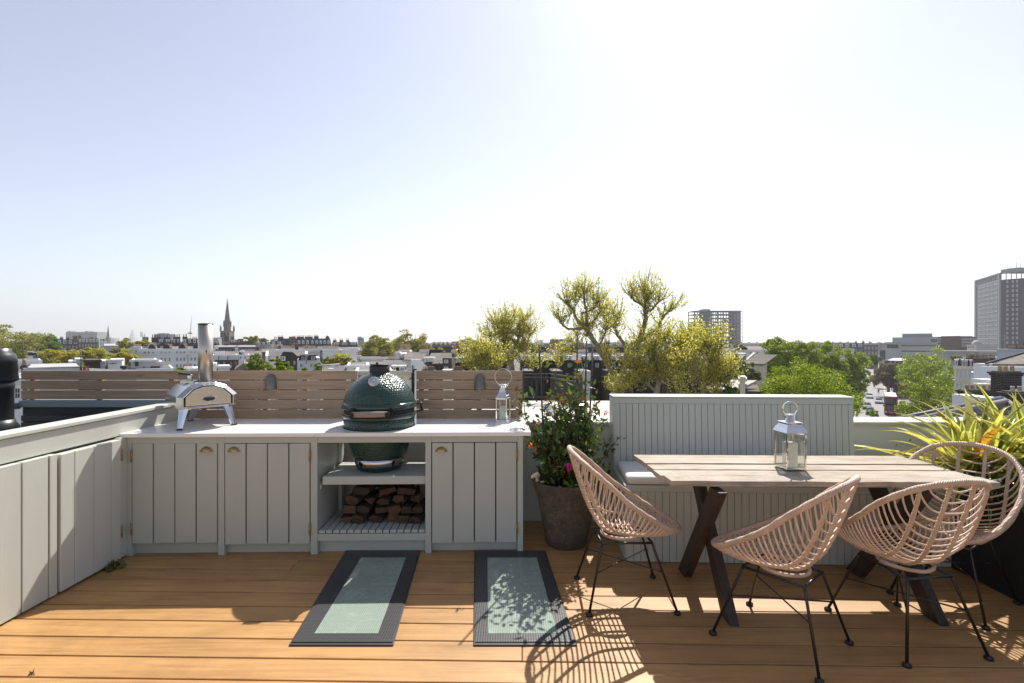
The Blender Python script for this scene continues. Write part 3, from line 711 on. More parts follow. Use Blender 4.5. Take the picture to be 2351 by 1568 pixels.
# backrest: leaning front face, vertical rear
y0b, y1b, yt0, yt1 = .500, .70, .525, .70; zt = 1.112
xb0, xb1 = .0, 1.90
mb = MB(BM); mb.hexa([(xb0, y0b+.012, .549), (xb1, y0b+.012, .549), (xb1, y1b, .549), (xb0, y1b, .549), (xb0, yt0+.012, zt-.04), (xb1, yt0+.012, zt-.04), (xb1, yt1, zt-.04), (xb0, yt1, zt-.04)])
mb.build('backrest_carcass', SAGE_DK, T)
def leanbox(mb, x0, x1, z0, z1, th=.012, fx=0):
    def yy(z): return y0b+(yt0-y0b)*(z-.549)/(zt-.549)
    mb.hexa([(x0+fx, yy(z0), z0), (x1+fx, yy(z0), z0), (x1+fx, yy(z0)+th, z0), (x0+fx, yy(z0)+th, z0), (x0, yy(z1), z1), (x1, yy(z1), z1), (x1, yy(z1)+th, z1), (x0, yy(z1)+th, z1)])
mb = MB(BM); n_ = int((xb1-.075)/pw)
for i in range(n_): leanbox(mb, .045+i*pw+.0016, .045+(i+1)*pw-.0016, .55, zt-.05)
for x0, x1, fx in ((-.004, .044, 0), (.045+n_*pw+.002, xb1+.004, 0)): leanbox(mb, x0, x1, .55, zt-.05, fx=fx)
leanbox(mb, -.004, xb1+.004, zt-.0485, zt-.002)
mb.build('backrest_panelling', SAGE, T, bevel=.0012)
mb = MB(BM); mb.box(-.012, .0, y0b+.02, y1b+.0, .55, zt-.004); mb.box(xb1+.002, xb1+.014, yt0+.01, y1b, .55, zt-.004); mb.build('end_panel', SAGE, T)
mb = MB(BM); mb.box(-.014, xb1+.016, yt0-.008, y1b+.006, zt, zt+.012); mb.build('top_cap', SAGE_L, T, bevel=.004)
# cushion
CUS = M('canvas_cushion', (.66, .63, .59), .9, var=.03, scale=3, bmp=.12, bscale=160)
mb = MB(BM); secs = []
for z, k in ((.549, .0), (.556, .012), (.580, .018), (.598, .014), (.607, .004), (.611, -.02), (.613, -.10)):
    x0, x1, y0, y1 = .012-k+.01, 1.86, -.002-k+.01, .455+k*.5
    rr = .025; pts = []
    for cx_, cy_, a0 in ((x1-rr, y1-rr, 0), (x0+rr, y1-rr, 90), (x0+rr, y0+rr, 180), (x1-rr, y0+rr, 270)):
        for j in range(5): a = math.radians(a0+j*22.5); pts.append((cx_+rr*math.cos(a), cy_+rr*math.sin(a), z))
    secs.append(pts)
mb.loft(secs, True, True, True); tag(mb.build('seat_cushion', CUS), 'long off-white canvas cushion lying on the bench seat behind the table', 'cushion')

# ================================================================ TABLE
TW = woodmat('bleached_teak', (.13, .09, .06), (.54, .43, .32), grey=(.55, .48, .40), axis=0, rough=.78, island=.2, scale=11, bmp=1.0, spec=.35, mottle=.3)
TLEG = woodmat('dark_leg_timber', (.018, .014, .012), (.06, .040, .030), axis=2, rough=.55, island=.2, scale=6, bmp=.3)
T = thing('dining_table', 'weathered plank-topped wooden dining table on dark X-shaped legs', 'table', (1.86, 3.26, 0))
zT = .78
c4 = [G(1540, 1105, zT), G(2296, 1108.5, zT), G(2061, 1042.7, zT), G(1453, 1042, zT)]
c4[2] = c4[3]+(c4[1]-c4[0])   # keep it rectangular
npl = 5; rt = random.Random(5)
for i in range(npl):
    a0, a1 = i/npl+.007+rt.uniform(0, .007), (i+1)/npl-.007-rt.uniform(0, .007)
    def lerp(t, s, e): return c4[0].lerp(c4[3], t)*(1-s)+c4[1].lerp(c4[2], t)*s + (c4[1]-c4[0]).normalized()*e
    e0, e1 = rt.uniform(-.012, .012), rt.uniform(-.012, .012); dz = rt.uniform(-.005, .002)
    ns = 12; secs = []
    for k in range(ns+1):
        s = k/ns; j0, j1 = rt.uniform(-.0035, .0035), rt.uniform(-.0035, .0035); zz = dz+rt.uniform(-.001, .001)
        A = lerp(a0, s, e0*(1-s)+e1*s); B = lerp(a1, s, e0*(1-s)+e1*s); v = Vector((0, 1, 0))
        A = A+v*j0; B = B+v*j1
        secs.append([A+Vector((0, 0, zz-.031)), B+Vector((0, 0, zz-.031)), B+Vector((0, 0, zz)), A+Vector((0, 0, zz))])
    mb = MB(); mb.loft(secs, True, True); mb.build('plank', TW, T, bevel=.003)
xl, xr = 1.20, 2.36
for xx in (xl, xr):
    for y0, y1, o_ in ((3.36, 2.82, 0), (2.84, 3.40, .0)):
        dx = .028 if y0 > y1 else -.028
        A = Vector((xx+dx, y0, zT-.05)); B = Vector((xx+dx, y1, 0))
        dirn = (B-A).normalized(); perp = Vector((0, 1, 0)) if True else None
        hw = .062
        q = []
        for e in (A, B):
            q.append([e+Vector((sx*.027, sy*hw, 0)) for sx, sy in ((-1, -1), (1, -1), (1, 1), (-1, 1))])
        mb = MB(); mb.loft(q, True, True); mb.build('leg', TLEG, T, bevel=.004)
    mb = MB(); mb.box(xx-.05, xx+.09, 2.90, 3.50, zT-.050, zT-.032); mb.build('cross_batten', TLEG if False else TW, T, bevel=.003)
mb = MB(); mb.box(xl+.06, xr-.06, 3.08, 3.12, zT-.10, zT-.034); mb.build('stretcher', TLEG, T, bevel=.003)

# ================================================================ RATTAN CHAIRS
def ratmat():
    m, t, p = _nt('wrapped_rattan')
    v = coords(t); f = noise(t, v, 9, 4)
    wv = t.nodes.new('ShaderNodeTexWave'); wv.inputs['Scale'].default_value = 55; wv.inputs['Distortion'].default_value = 3; wv.wave_type = 'BANDS'; wv.bands_direction = 'DIAGONAL'
    t.links.new(v, wv.inputs['Vector'])
    c = ramp(t, f, [(.3, (.48, .34, .245)), (.7, (.67, .495, .37))])
    c2 = mixc(t, ramp(t, wv.outputs['Fac'], [(.0, (.42,)*3), (.25, (0, 0, 0))]), c, (.25, .16, .115))
    t.links.new(c2, p.inputs['Base Color']); p.inputs['Roughness'].default_value = .55
    bump(t, wv.outputs['Fac'], p, .5, .004); return m
RATW = ratmat(); RAT = M('rattan_cane', (.61, .445, .325), .5, var=.22, scale=14)
# profile tables (v -> centre line x,z ; rim x,z,half width)
VV = [0, .12, .24, .36, .48, .60, .70, .80, .90, 1]
CXs = [.340, .27, .19, .09, -.01, -.10, -.17, -.225, -.28, -.335]
CZs = [.432, .421, .413, .407, .405, .418, .470, .575, .728, .905]
RXs = [.340, .30, .235, .15, .05, -.045, -.125, -.20, -.28, -.335]
RZs = [.425, .443, .475, .525, .590, .660, .735, .80, .865, .905]
RWs = [.0, .120, .200, .250, .275, .288, .284, .258, .190, .0]
def spl(xs, ys, n=400):
    # smooth monotone-ish resample (Catmull-Rom)
    out = []
    xs = list(xs); ys = list(ys)
    for i in range(len(xs)-1):
        p0 = ys[max(i-1, 0)]; p1 = ys[i]; p2 = ys[i+1]; p3 = ys[min(i+2, len(ys)-1)]
        for k in range(40):
            t = k/40; out.append((xs[i]+(xs[i+1]-xs[i])*t, .5*((2*p1)+(-p0+p2)*t+(2*p0-5*p1+4*p2-p3)*t*t+(-p0+3*p1-3*p2+p3)*t**3)))
    out.append((xs[-1], ys[-1])); return np.array(out)
TB = {k: spl(VV, v) for k, v in dict(cx=CXs, cz=CZs, rx=RXs, rz=RZs).items()}
def tb(k, v): return float(np.interp(v, TB[k][:, 0], TB[k][:, 1]))
WT = spl(VV, [w*w for w in RWs])
def rw(v): return math.sqrt(max(0, float(np.interp(v, WT[:, 0], WT[:, 1]))))
def S(s, v, off=0):
    c = Vector((tb('cx', v), 0, tb('cz', v))); r = Vector((tb('rx', v), 0, tb('rz', v)))
    t = abs(s)**2.1; p = c+(r-c)*t
    return Vector((p.x, rw(v)*math.sin(s*math.pi/2*.93)/math.sin(math.pi/2*.93), p.z-off))
def make_chair():
    T = thing('rattan_chair', 'x', 'chair', (0, 0, 0), 'rattan chairs around the table')
    mb = MB(); vs = list(np.concatenate([np.linspace(0, .05, 5)[:-1], np.linspace(.05, .95, 40), np.linspace(.95, 1, 5)[1:]]))
    rim = [S(1, v) for v in vs]+[S(-1, v) for v in vs[::-1][1:-1]]
    rr = []
    for i in range(len(rim)): rr.append(.0155+.0014*math.sin(i*1.9))
    mb.tube(rim, rr, 10, closed=True); mb.build('rim', RATW, T)
    mb = MB()
    for v in np.concatenate([np.linspace(.05, .50, 15), np.linspace(.54, .965, 15)]):
        mb.tube([S(s, v+.0015*math.sin(s*9+v*50)) for s in np.linspace(-1, 1, 19)], .0048, 6, cap=False)
    mb.build('weave', RAT, T)
    K_ = math.sin(math.pi/2*.93)
    for yr in (-.185, -.065, .065, .185):
        vv = [v for v in np.linspace(.005, .9995, 900) if rw(v) > abs(yr)*1.0]; vv = vv[:1]+vv[6:-6:12]+vv[-1:]
        pts = []
        for v in vv:
            q = yr/rw(v)*K_; s = math.asin(max(-1, min(1, q)))/(math.pi/2*.93); pts.append(S(max(-1, min(1, s)), v, .003))
        mb = MB(); mb.tube(pts, [.0100+.0012*math.sin(i*2.1) for i in range(len(pts))], 7); mb.build('rib', RATW, T)
    # lower hoop round the base of the shell
    mb = MB(); hoop = []
    for a in np.linspace(0, 2*math.pi, 33)[:-1]: hoop.append(Vector((-.02+.115*math.cos(a), .125*math.sin(a), .390+.008*abs(math.sin(a)))))
    mb.tube(hoop, .010, 8, closed=True); mb.build('base_hoop', RATW, T)
    # metal frame
    mb = MB(); q = [Vector((.14, .125, .372)), Vector((.14, -.125, .372)), Vector((-.16, -.125, .372)), Vector((-.16, .125, .372))]
    for i in range(4): mb.tube([q[i], q[(i+1) % 4]], .0075, 8)
    mb.build('seat_frame', BLACKM, T)
    ft = [Vector((.255, .225, .0)), Vector((.255, -.225, .0)), Vector((-.255, -.225, .0)), Vector((-.255, .225, .0))]
    for a, b in zip(q, ft):
        d = (b-a).normalized()
        mb = MB(); mb.tube([a+Vector((0, 0, .0)), a+d*.02+Vector((0, 0, -.003)), b+Vector((0, 0, .012))], .0075, 8); Lg = mb.build('leg', BLACKM, T)
        mb = MB(); mb.lathe([(.006, .020), (.008, .014), (.019, .013), (.020, .010), (.020, .001), (.0, .0)], b, 16); mb.build('foot', BLACKM, Lg)
    mid = [a.lerp(b, .42) for a, b in zip(q, ft)]
    mb = MB(); mb.tube([mid[0], mid[2]], .0042, 6); mb.tube([mid[1], mid[3]+Vector((0, 0, .009))], .0042, 6); mb.build('cross_brace', BLACKM, T)
    return T
ch = make_chair()
def place(o, x, y, fx, fy, label, s=1):
    o.location = (x, y, .0); o.rotation_euler = (0, 0, math.atan2(fy, fx)); o['label'] = label; o.scale = (s, s, s)
c2 = copy_tree(ch); c3 = copy_tree(ch); c4_ = copy_tree(ch)
place(ch, .69, 3.10, 1, .03, 'rattan chair seen side-on beside the stone pot at the table end')
place(c2, 1.415, 2.645, -.66, .75, 'front-middle rattan chair facing left, its high back under the table edge')
place(c3, 2.10, 2.70, -.12, .99, 'rattan chair at front right with its curved back to the camera')
place(c4_, 2.69, 3.06, -.83, -.50, 'rattan chair at the right table end before the spiky yellow plants')

# ================================================================ STONE POT AND SHRUB
def potmat():
    m, t, p = _nt('mossy_stone')
    v = coords(t); f = noise(t, v, 14, 8, .75); g = noise(t, v, 60, 6, .8); h = noise(t, v, 3.5, 4)
    c = ramp(t, f, [(.3, (.045, .035, .028)), (.52, (.11, .083, .06)), (.7, (.21, .17, .13))])
    c = mixc(t, ramp(t, g, [(.54, (0, 0, 0)), (.70, (.8, .8, .8))]), c, (.30, .26, .21))
    c = mixc(t, ramp(t, h, [(.45, (0, 0, 0)), (.65, (.6, .6, .6))]), c, (.05, .035, .028))
    t.links.new(c, p.inputs['Base Color']); p.inputs['Roughness'].default_value = .92; bump(t, g, p, .6, .008); return m
PC = Vector((.425, 3.915, 0))
T = thing('plant_pot', 'large weathered brown stone pot holding the flowering shrub', 'plant pot', (PC.x, PC.y, 0))
POTM = potmat()
mb = MB(); mb.lathe([(.0, .001), (.150, .001), (.163, .012), (.178, .10), (.205, .25), (.228, .37), (.238, .405), (.252, .42), (.262, .455), (.276, .492), (.279, .505), (.268, .508), (.245, .49), (.238, .44), (.0, .44)], (PC.x, PC.y, 0), 64); mb.build('body', POTM, T)
mb = MB(); mb.lathe([(.0, .45), (.15, .456), (.239, .446), (.239, .43), (0, .43)], (PC.x, PC.y, 0), 32); mb.build('soil', M('soil', (.03, .02, .014), .95, bmp=.8, bscale=40), T)
rng = np.random.default_rng(11)
LSH = leafmat('shrub_leaf', (.065, .115, .032), .35, .28, .5)
LRD = leafmat('shrub_young_leaf', (.24, .075, .022), .45, .35, .6, hue=(.34, .17, .03))
LYG = leafmat('shrub_light_leaf', (.15, .20, .03), .45, .35, .5)
STEM = M('shrub_stem', (.07, .045, .03), .8, var=.3)
# support canes
for i, (pxt, pyt, pxb, zb) in enumerate(((1237.5, 791, 1252, .46), (1326, 772, 1322, .46), (1347, 783, 1336, .46), (1360, 797, 1352, .46))):
    Zt = 3.95+.10*(i % 2)-.12*(i == 0); mb = MB()
    mb.tube([Vector((X_(pxb, PC.y), PC.y+.06*(1 if i % 2 else -1), zb)), P(pxt, pyt, Zt)], .0065, 8)
    tag(mb.build('plant_cane', M('dark_cane', (.05, .045, .04), .7)), ('leftmost dark cane leaning out of the flowering shrub', 'tallest dark cane standing in the middle of the flowering shrub', 'dark cane right of the tallest one in the flowering shrub', 'rightmost dark cane rising out of the flowering shrub')[i], 'cane', 'canes supporting the shrub')
T = thing('flowering_shrub', 'tangled dark green shrub with reddish tips and orange blooms in the stone pot', 'shrub', (PC.x, PC.y, .45))
stems = []; mb = MB(); C = []; Dd = []; kind = []
for i in range(78):
    a = rng.uniform(0, 2*math.pi); r0 = rng.uniform(.02, .17); tall = rng.random()
    top = .62+.60*tall+(rng.uniform(.12, .38) if i < 20 else 0)
    r1 = rng.uniform(.08, .42)*(1.12-.5*max(0, (top-.95)/.6))
    p0 = PC+Vector((r0*math.cos(a), r0*math.sin(a), .45)); p3 = PC+Vector((r1*math.cos(a), r1*math.sin(a)*.8, top))
    if i < 20: p3.x = PC.x+rng.uniform(-.10, .20); p3.y = PC.y+rng.uniform(-.1, .1)
    m1 = p0.lerp(p3, .35)+Vector((rng.uniform(-.06, .06), rng.uniform(-.06, .06), .05)); m2 = p0.lerp(p3, .7)+Vector((rng.uniform(-.07, .07), rng.uniform(-.05, .05), .03))
    pts = [p0, m1, m2, p3]; mb.tube(pts, [.006, .005, .0035, .002], 5)
    for k in range(40):
        t = rng.uniform(.12, 1.03); j = min(int(t*3), 2); q = pts[j].lerp(pts[j+1], t*3-j)
        q = q+Vector((rng.normal()*.045, rng.normal()*.045, rng.normal()*.035)); C.append(q)
        out_ = Vector((q.x-PC.x, q.y-PC.y, .12)); out_.normalize(); Dd.append(out_)
        hgt = q.z
        kind.append(1 if rng.random() < .05+.30*max(0, (hgt-.95)/.5) else (2 if rng.random() < .18+.3*max(0, hgt-.9) else 0))
mb.build('stems', STEM, T)
C = np.array([tuple(c) for c in C]); Dd = np.array([tuple(c) for c in Dd]); kind = np.array(kind)
quads_obj('foliage', leaf_quads(C, .0235, rng, 2.3, Dd, 1.2), [LSH, LRD, LYG], T, midx=kind)
def flower(T, p, r, mat, n=26, name='bloom'):
    c = np.array(tuple(p))+rng.normal(size=(n, 3))*r*.42
    quads_obj(name, leaf_quads(c, r*.62, rng, 1.1), mat, T)
ORF = leafmat('orange_petal', (.85, .18, .02), .4, .5, .2); PKF = leafmat('pink_petal', (.80, .04, .33), .35, .5, .25); CRF = leafmat('coral_petal', (.9, .13, .07), .35, .5, .25)
for px, py, Z, r in ((1219, 1021, 3.72, .022), (1229, 1030, 3.70, .015), (1392, 948, 3.75, .02), (1209, 1013, 3.75, .012)): flower(T, P(px, py, Z), r, ORF, 16)
def bedding(label, pf, mat, base):
    T = thing('bedding_plant', label, 'plant', tuple(base))
    mb = MB(); b = Vector(base)
    mb.tube([b, b.lerp(pf, .5)+Vector((.01, 0, .01)), pf], .0022, 5); mb.build('stalk', LYG, T)
    c = np.array(tuple(b))+np.abs(rng.normal(size=(90, 3)))*[.0, .0, .05]+rng.normal(size=(90, 3))*[.05, .035, .01]
    quads_obj('foliage', leaf_quads(c, .032, rng, 1.1), LSH, T); flower(T, pf, .032, mat, 46)
bedding('bedding plant with a bright pink flower head in the stone pot', P(1306, 1071, 3.60), PKF, PC+Vector((-.01, -.19, .45)))
bedding('bedding plant with a coral red flower head in the stone pot', P(1369, 1083, 3.62), CRF, PC+Vector((.16, -.12, .45)))
# loose weed on the deck
wp = G(263, 1303, .003)
c = np.array(tuple(wp))+rng.normal(size=(46, 3))*[.035, .028, .0]+np.abs(rng.normal(size=(46, 3)))*[0, 0, .009]
o = quads_obj('weed', leaf_quads(c, .026, rng, 2.6, flat=.6), leafmat('dry_leaf', (.13, .12, .04), .25, .7, .5), origin=tuple(wp)); tag(o, 'small withered green weed lying on the deck by the left cupboard door', 'weed')
for px, py in ((72, 1547),):
    wp = G(px, py, .003); c = np.array(tuple(wp))+rng.normal(size=(4, 3))*[.006, .003, .0]+[0, 0, .001]
    tag(quads_obj('dead_twig', leaf_quads(c, .009, rng, 4, flat=.8), leafmat('dead_brown', (.20, .08, .03), .1, .8, .3), origin=tuple(wp)), 'tiny dried brown twig on the sunlit deck at the bottom left', 'twig')

# ================================================================ BLACK PLANTER, PHORMIUMS, SHRUB
T = thing('planter', 'long black planter box with spiky plants along the right edge of the deck', 'planter', (3.4, 3.1, 0))
mb = MB(); PLB = M('black_planter_paint', (.013, .013, .015), .5, var=.2)
mb.box(3.05, 3.08, 1.2, 3.93, .0, .55); mb.box(3.08, 4.2, 3.90, 3.93, 0, .55); mb.box(4.17, 4.2, 1.2, 3.90, 0, .55); mb.box(3.08, 4.17, 1.2, 1.23, 0, .55); mb.build('box', PLB, T, bevel=.003)
mb = MB(); mb.box(3.08, 4.17, 1.23, 3.90, .0, .50); mb.build('soil', MATS['soil'], T)
PHG = leafmat('strap_leaf_green', (.15, .23, .05), .35, .38, .4); PHY = leafmat('strap_leaf_yellow', (.60, .57, .17), .5, .35, .3, hue=(.76, .68, .22)); PHO = leafmat('strap_leaf_bronze', (.50, .24, .04), .5, .45, .35)
def phormium(c, n, ln, label, seed, fan=(0, 2*math.pi)):
    rg = random.Random(seed); c = Vector(c); T = thing('spiky_plant', label, 'plant', tuple(c), 'variegated strap-leaved plants in the black planter')
    for g_, (nm, cnt_) in enumerate((('leaves', n),)):
        mb = MB()
        for i in range(cnt_):
            a = rg.uniform(*fan); L = ln*rg.uniform(.55, 1.08); el = rg.uniform(.30, 1.30); b = rg.random()
            b0 = c+Vector((rg.gauss(0, .05), rg.gauss(0, .05), 0)); w = rg.uniform(.014, .026); ns = 9
            dirn = Vector((math.cos(a), math.sin(a), 0)); pos = b0.copy(); th = el; step = L/ns; droop = rg.uniform(.05, .23)*(1.4-el*.6)
            side = Vector((-dirn.y, dirn.x, 0)); tw = rg.uniform(-.7, .7); rows = []
            side = (side*math.cos(tw)+Vector((0, 0, 1))*math.sin(tw)*.6).normalized()
            for k in range(ns+1):
                t = k/ns; ww = w*(.75+.6*math.sin(math.pi*min(1, t*1.15))**.6)*(1-t**4)+.0006
                up = Vector((-dirn.x*math.sin(th), -dirn.y*math.sin(th), math.cos(th)))
                rows.append([pos-side*ww, pos-side*ww*.5-up*ww*.18, pos+side*ww*.0-up*ww*.35, pos+side*ww*.5-up*ww*.18, pos+side*ww])
                pos = pos+(dirn*math.cos(th)+Vector((0, 0, math.sin(th))))*step; th -= droop*(.4+1.3*t)
            m_edge = 1 if b > .05 else 2; m_mid = 0 if b < .45 else 1
            if b > .97: m_edge = m_mid = 2
            for k in range(ns):
                for j in range(4):
                    mb.mi = m_edge if j in (0, 3) else m_mid
                    mb._add([rows[k][j], rows[k][j+1], rows[k+1][j+1], rows[k+1][j]], [(0, 1, 2, 3)], True)
        mb.build(nm, [PHG, PHY, PHO], T)
phormium((3.34, 3.62, .54), 120, .84, 'spiky yellow-green plant right behind the end of the dining table', 1)
phormium((3.66, 3.38, .54), 100, .86, 'spiky yellow-striped plant at the right edge behind the rattan chair', 2)
phormium((3.86, 3.74, .54), 80, .84, 'spiky plant with bronze tinged leaves at the far corner of the black planter', 4)
T = thing('low_shrub', 'low dark green shrub with tiny white flowers spilling over the black planter', 'shrub', (3.2, 2.9, .5))
c = np.array([3.27, 2.95, .60])+rng.normal(size=(5200, 3))*[.14, .36, .085]
c = c[(c[:, 2] > .50) & (c[:, 0] > 3.02)]
quads_obj('foliage', leaf_quads(c, .015, rng, 2.2), LSH, T)
c = np.array([3.20, 2.95, .68])+rng.normal(size=(160, 3))*[.11, .34, .06]
quads_obj('flowers', leaf_quads(c, .013, rng, 1), M('white_petal', (.8, .8, .75), .6, var=0), T)
# ================================================================ GROUND AND STREET
rg = random.Random(21); rng = np.random.default_rng(5)
mb = MB(); mb.box(-4800, 4800, -60, 4900, GZ-.5, GZ); struct(mb.build('ground', M('town_ground', (.12, .115, .10), .95, var=.3, scale=.02), origin=(0, 0, GZ)))
rd = Vector((.724, 1, 0)).normalized(); rn = Vector((rd.y, -rd.x, 0)); rc = Vector((87.6, 116, GZ))
def strip(o0, o1, t0, t1, z, th):
    q = [rc+rn*o0+rd*t0, rc+rn*o1+rd*t0, rc+rn*o1+rd*t1, rc+rn*o0+rd*t1]
    mb = MB(); mb.hexa([Vector((p.x, p.y, GZ+z-th)) for p in q]+[Vector((p.x, p.y, GZ+z)) for p in q]); return mb
struct(strip(-6.5, 6.0, -110, 420, .012, .3).build('road', M('street_asphalt', (.21, .205, .20), .8, var=.1, scale=.3)))
struct(strip(-12, -6.51, -110, 420, .13, .4).build('pavement', M('paving', (.34, .32, .29), .85, var=.1, scale=.4)))
struct(strip(6.01, 11, -110, 420, .13, .4).build('pavement', MATS['paving']))
mb = strip(-.1, .1, -110, -106, .02, .004)
for t in range(-104, 300, 8):
    m2 = strip(-.1, .1, t, t+4, .02, .004); b = len(mb.v); mb.v += m2.v; mb.f += [[b+i for i in f] for f in m2.f]; mb.m += m2.m; mb.s += m2.s
struct(mb.build('road_marking', M('road_paint', (.7, .7, .68), .7)))

# ================================================================ BUILDING KIT
BRK = brickmat('brown_brick', (.125, .085, .062), (.085, .060, .046), (.10, .09, .08), .5, .17, .02)
BRD = brickmat('dark_brick', (.045, .036, .032), (.065, .05, .042), (.05, .045, .04), .5, .17, .02)
BRR = brickmat('red_brick', (.21, .085, .052), (.15, .065, .045), (.13, .10, .08), .5, .17, .02)
STU = M('white_stucco', (.74, .74, .74), .8, var=.05, scale=.4, dirt=((.52, .51, .50), .5, .68))
CRE = M('cream_stucco', (.66, .61, .50), .8, var=.06, scale=.4, dirt=((.45, .42, .35), .5, .66))
SLT = brickmat('grey_slate', (.17, .155, .14), (.125, .115, .105), (.07, .065, .06), .9, .35, .02, mode='roof')
SLD = brickmat('dark_slate', (.055, .055, .065), (.04, .042, .05), (.02, .02, .025), .9, .35, .02, mode='roof')
SLB = brickmat('brown_slate', (.24, .20, .165), (.18, .15, .125), (.10, .08, .07), .9, .35, .02, mode='roof')
LEAD = M('pale_roof', (.42, .41, .40), .6, var=.15, scale=.5, dirt=((.25, .24, .22), .6, .6))
CONC = M('city_concrete', (.38, .375, .36), .85, var=.12, scale=.2)
POTC = M('clay_pot', (.34, .17, .10), .85, var=.3, scale=3); POTY = M('buff_pot', (.50, .36, .22), .85, var=.3, scale=3)
GLS = M('window_glass', (.035, .045, .055), .08, var=.5, scale=.3, spec=.8)
GLL = M('window_glass_sky', (.35, .40, .45), .12, var=.3, scale=.2)
FRW = M('white_window_frame', (.72, .72, .70), .6, var=.03); FRD = M('dark_window_frame', (.04, .04, .045), .5)
FLATR = [M('flat_roof_lead', (.13, .13, .135), .8, var=.3, scale=.5), M('flat_roof_felt', (.09, .085, .08), .9, var=.3, scale=.5), M('flat_roof_gravel', (.20, .18, .155), .9, var=.3, scale=.5)]
def bt(name, label, px, Z, cat='building', group=None, rot=1):
    T = thing(name, label, cat, (X_(px, Z), Z, GZ), group)
    if abs(px-CX) > 250 and Z < 360 and rot:      # streets here swing round, these fronts look back at the terrace
        th = math.atan((px-CX)/F); T.rotation_euler.z = -th; T.scale.x = math.cos(th)
    return T
def wall(T, x0, x1, yt, Z, dep, m, name='wall', yb=None, cor=0):
    """front face at distance Z spanning px x0..x1, top at py yt"""
    zb = GZ if yb is None else Z_(yb, Z)
    mb = MB(); mb.box(X_(x0, Z), X_(x1, Z), Z, Z+dep, zb, Z_(yt, Z)); o = mb.build(name, m, T)
    if dep > 1.5 and (X_(x1, Z)-X_(x0, Z)) > 1.2:
        mb = MB(); mb.box(X_(x0, Z)+.22, X_(x1, Z)-.22, Z+.22, Z+dep-.22, Z_(yt, Z)-.2, Z_(yt, Z)+.02); mb.build('flat_roof', FLATR[int(x0*3+Z) % 3], T)
    if cor:
        mb = MB(); mb.box(X_(x0, Z)-.15, X_(x1, Z)+.15, Z-.3, Z-.003, Z_(yt, Z)-cor, Z_(yt, Z)+.05); mb.build('cornice', m, T)
    return o
def win(T, x0, x1, yt, yb, Z, fm=None, gm=None, off=.0, bars=(1, 1), name='window'):
    fm = fm or FRW; gm = gm or GLS; Z = Z-off
    a, b, c, d = X_(x0, Z), X_(x1, Z), Z_(yb, Z), Z_(yt, Z); t = min(.12, (b-a)*.12)
    mb = MB(); mb.mi = 1; mb.box(a+t, b-t, Z-.045, Z-.004, c+t, d-t); mb.mi = 0
    mb.box(a, a+t, Z-.09, Z-.004, c, d); mb.box(b-t, b, Z-.09, Z-.004, c, d); mb.box(a+t, b-t, Z-.09, Z-.004, c, c+t); mb.box(a+t, b-t, Z-.09, Z-.004, d-t, d)
    for k in range(bars[0]): x = a+(b-a)*(k+1)/(bars[0]+1); mb.box(x-t*.3, x+t*.3, Z-.07, Z-.045, c+t, d-t)
    for k in range(bars[1]): z = c+(d-c)*(k+1)/(bars[1]+1); mb.box(a+t, b-t, Z-.072, Z-.045, z-t*.35, z+t*.35)
    return mb.build(name, [fm, gm], T)
def wins(T, xs, w_, ys, h_, Z, **k):
    for y in ys:
        for x in xs: win(T, x-w_/2, x+w_/2, y-h_/2, y+h_/2, Z, **k)
def roof(T, x0, x1, ye, yr, Z, dep, m, ov=.3, name='roof', hip=0):
    a, b, e, r = X_(x0, Z)-ov, X_(x1, Z)+ov, Z_(ye, Z), 0
    r = CAMH-(yr-CY)/F*(Z+dep/2); y0, y1, ym = Z-ov, Z+dep+ov, Z+dep/2
    mb = MB()
    if hip: mb._add([(a, y0, e), (b, y0, e), (b, y1, e), (a, y1, e), (a+hip, ym, r), (b-hip, ym, r)], [(0, 1, 5, 4), (2, 3, 4, 5), (1, 2, 5), (3, 0, 4), (0, 3, 2, 1)], False)
    else: mb.prism([(a, y0, e), (a, ym, r), (a, y1, e)], (b-a, 0, 0))
    return mb.build(name, m, T)
def mansard(T, x0, x1, ye, yt, Z, dep, m, inset=.8, name='mansard_roof'):
    a, b, e, t = X_(x0, Z), X_(x1, Z), Z_(ye, Z), Z_(yt, Z+inset)
    mb = MB(); mb.hexa([(a, Z-.1, e), (b, Z-.1, e), (b, Z+dep, e), (a, Z+dep, e), (a+.3, Z+inset, t), (b-.3, Z+inset, t), (b-.3, Z+dep-inset, t), (a+.3, Z+dep-inset, t)])
    return mb.build(name, m, T)
def stack(T, x0, x1, yt, yb, Z, dep, m, pots=4, pm=None, name='chimney', ph=None, sub=True):
    a, b, t, c = X_(x0, Z), X_(x1, Z), Z_(yt, Z), Z_(yb, Z)
    mb = MB(); mb.box(a, b, Z, Z+dep, c, t-.25); mb.box(a-.1, b+.1, Z-.1, Z+dep+.1, t-.247, t-.08); mb.box(a-.02, b+.02, Z-.02, Z+dep+.02, t-.077, t)
    o = mb.build(name, m, T); ph = ph or .75
    if pots:
        for i in range(pots):
            x = a+(b-a)*(i+.5)/pots; r = min(.17, (b-a)/pots*.36); h = ph*rg.uniform(.85, 1.1)
            mb = MB(); mb.lathe([(r, 0), (r*.9, h*.8), (r*1.12, h*.82), (r*1.1, h*.93), (r*.8, h), (r*.7, h)], (x, Z+dep/2, t+.002), 10); mb.build('chimney_pot', pm or POTC, o)
    if Z < 130 and rg.random() < .45:
        mb = MB(); x = a+(b-a)*rg.uniform(.2, .8); h = rg.uniform(.8, 1.5); mb.tube([(x, Z+dep/2, t-.5), (x, Z+dep/2, t+h)], .025+Z*.0002, 5)
        for k in range(5): mb.bar((x-.35+k*.06, Z+dep/2, t+h-.1-k*.16), (x+.35-k*.06, Z+dep/2, t+h-.1-k*.16), .02+Z*.0002, .02+Z*.0002)
        mb.build('aerial', FRD, T)
    return o
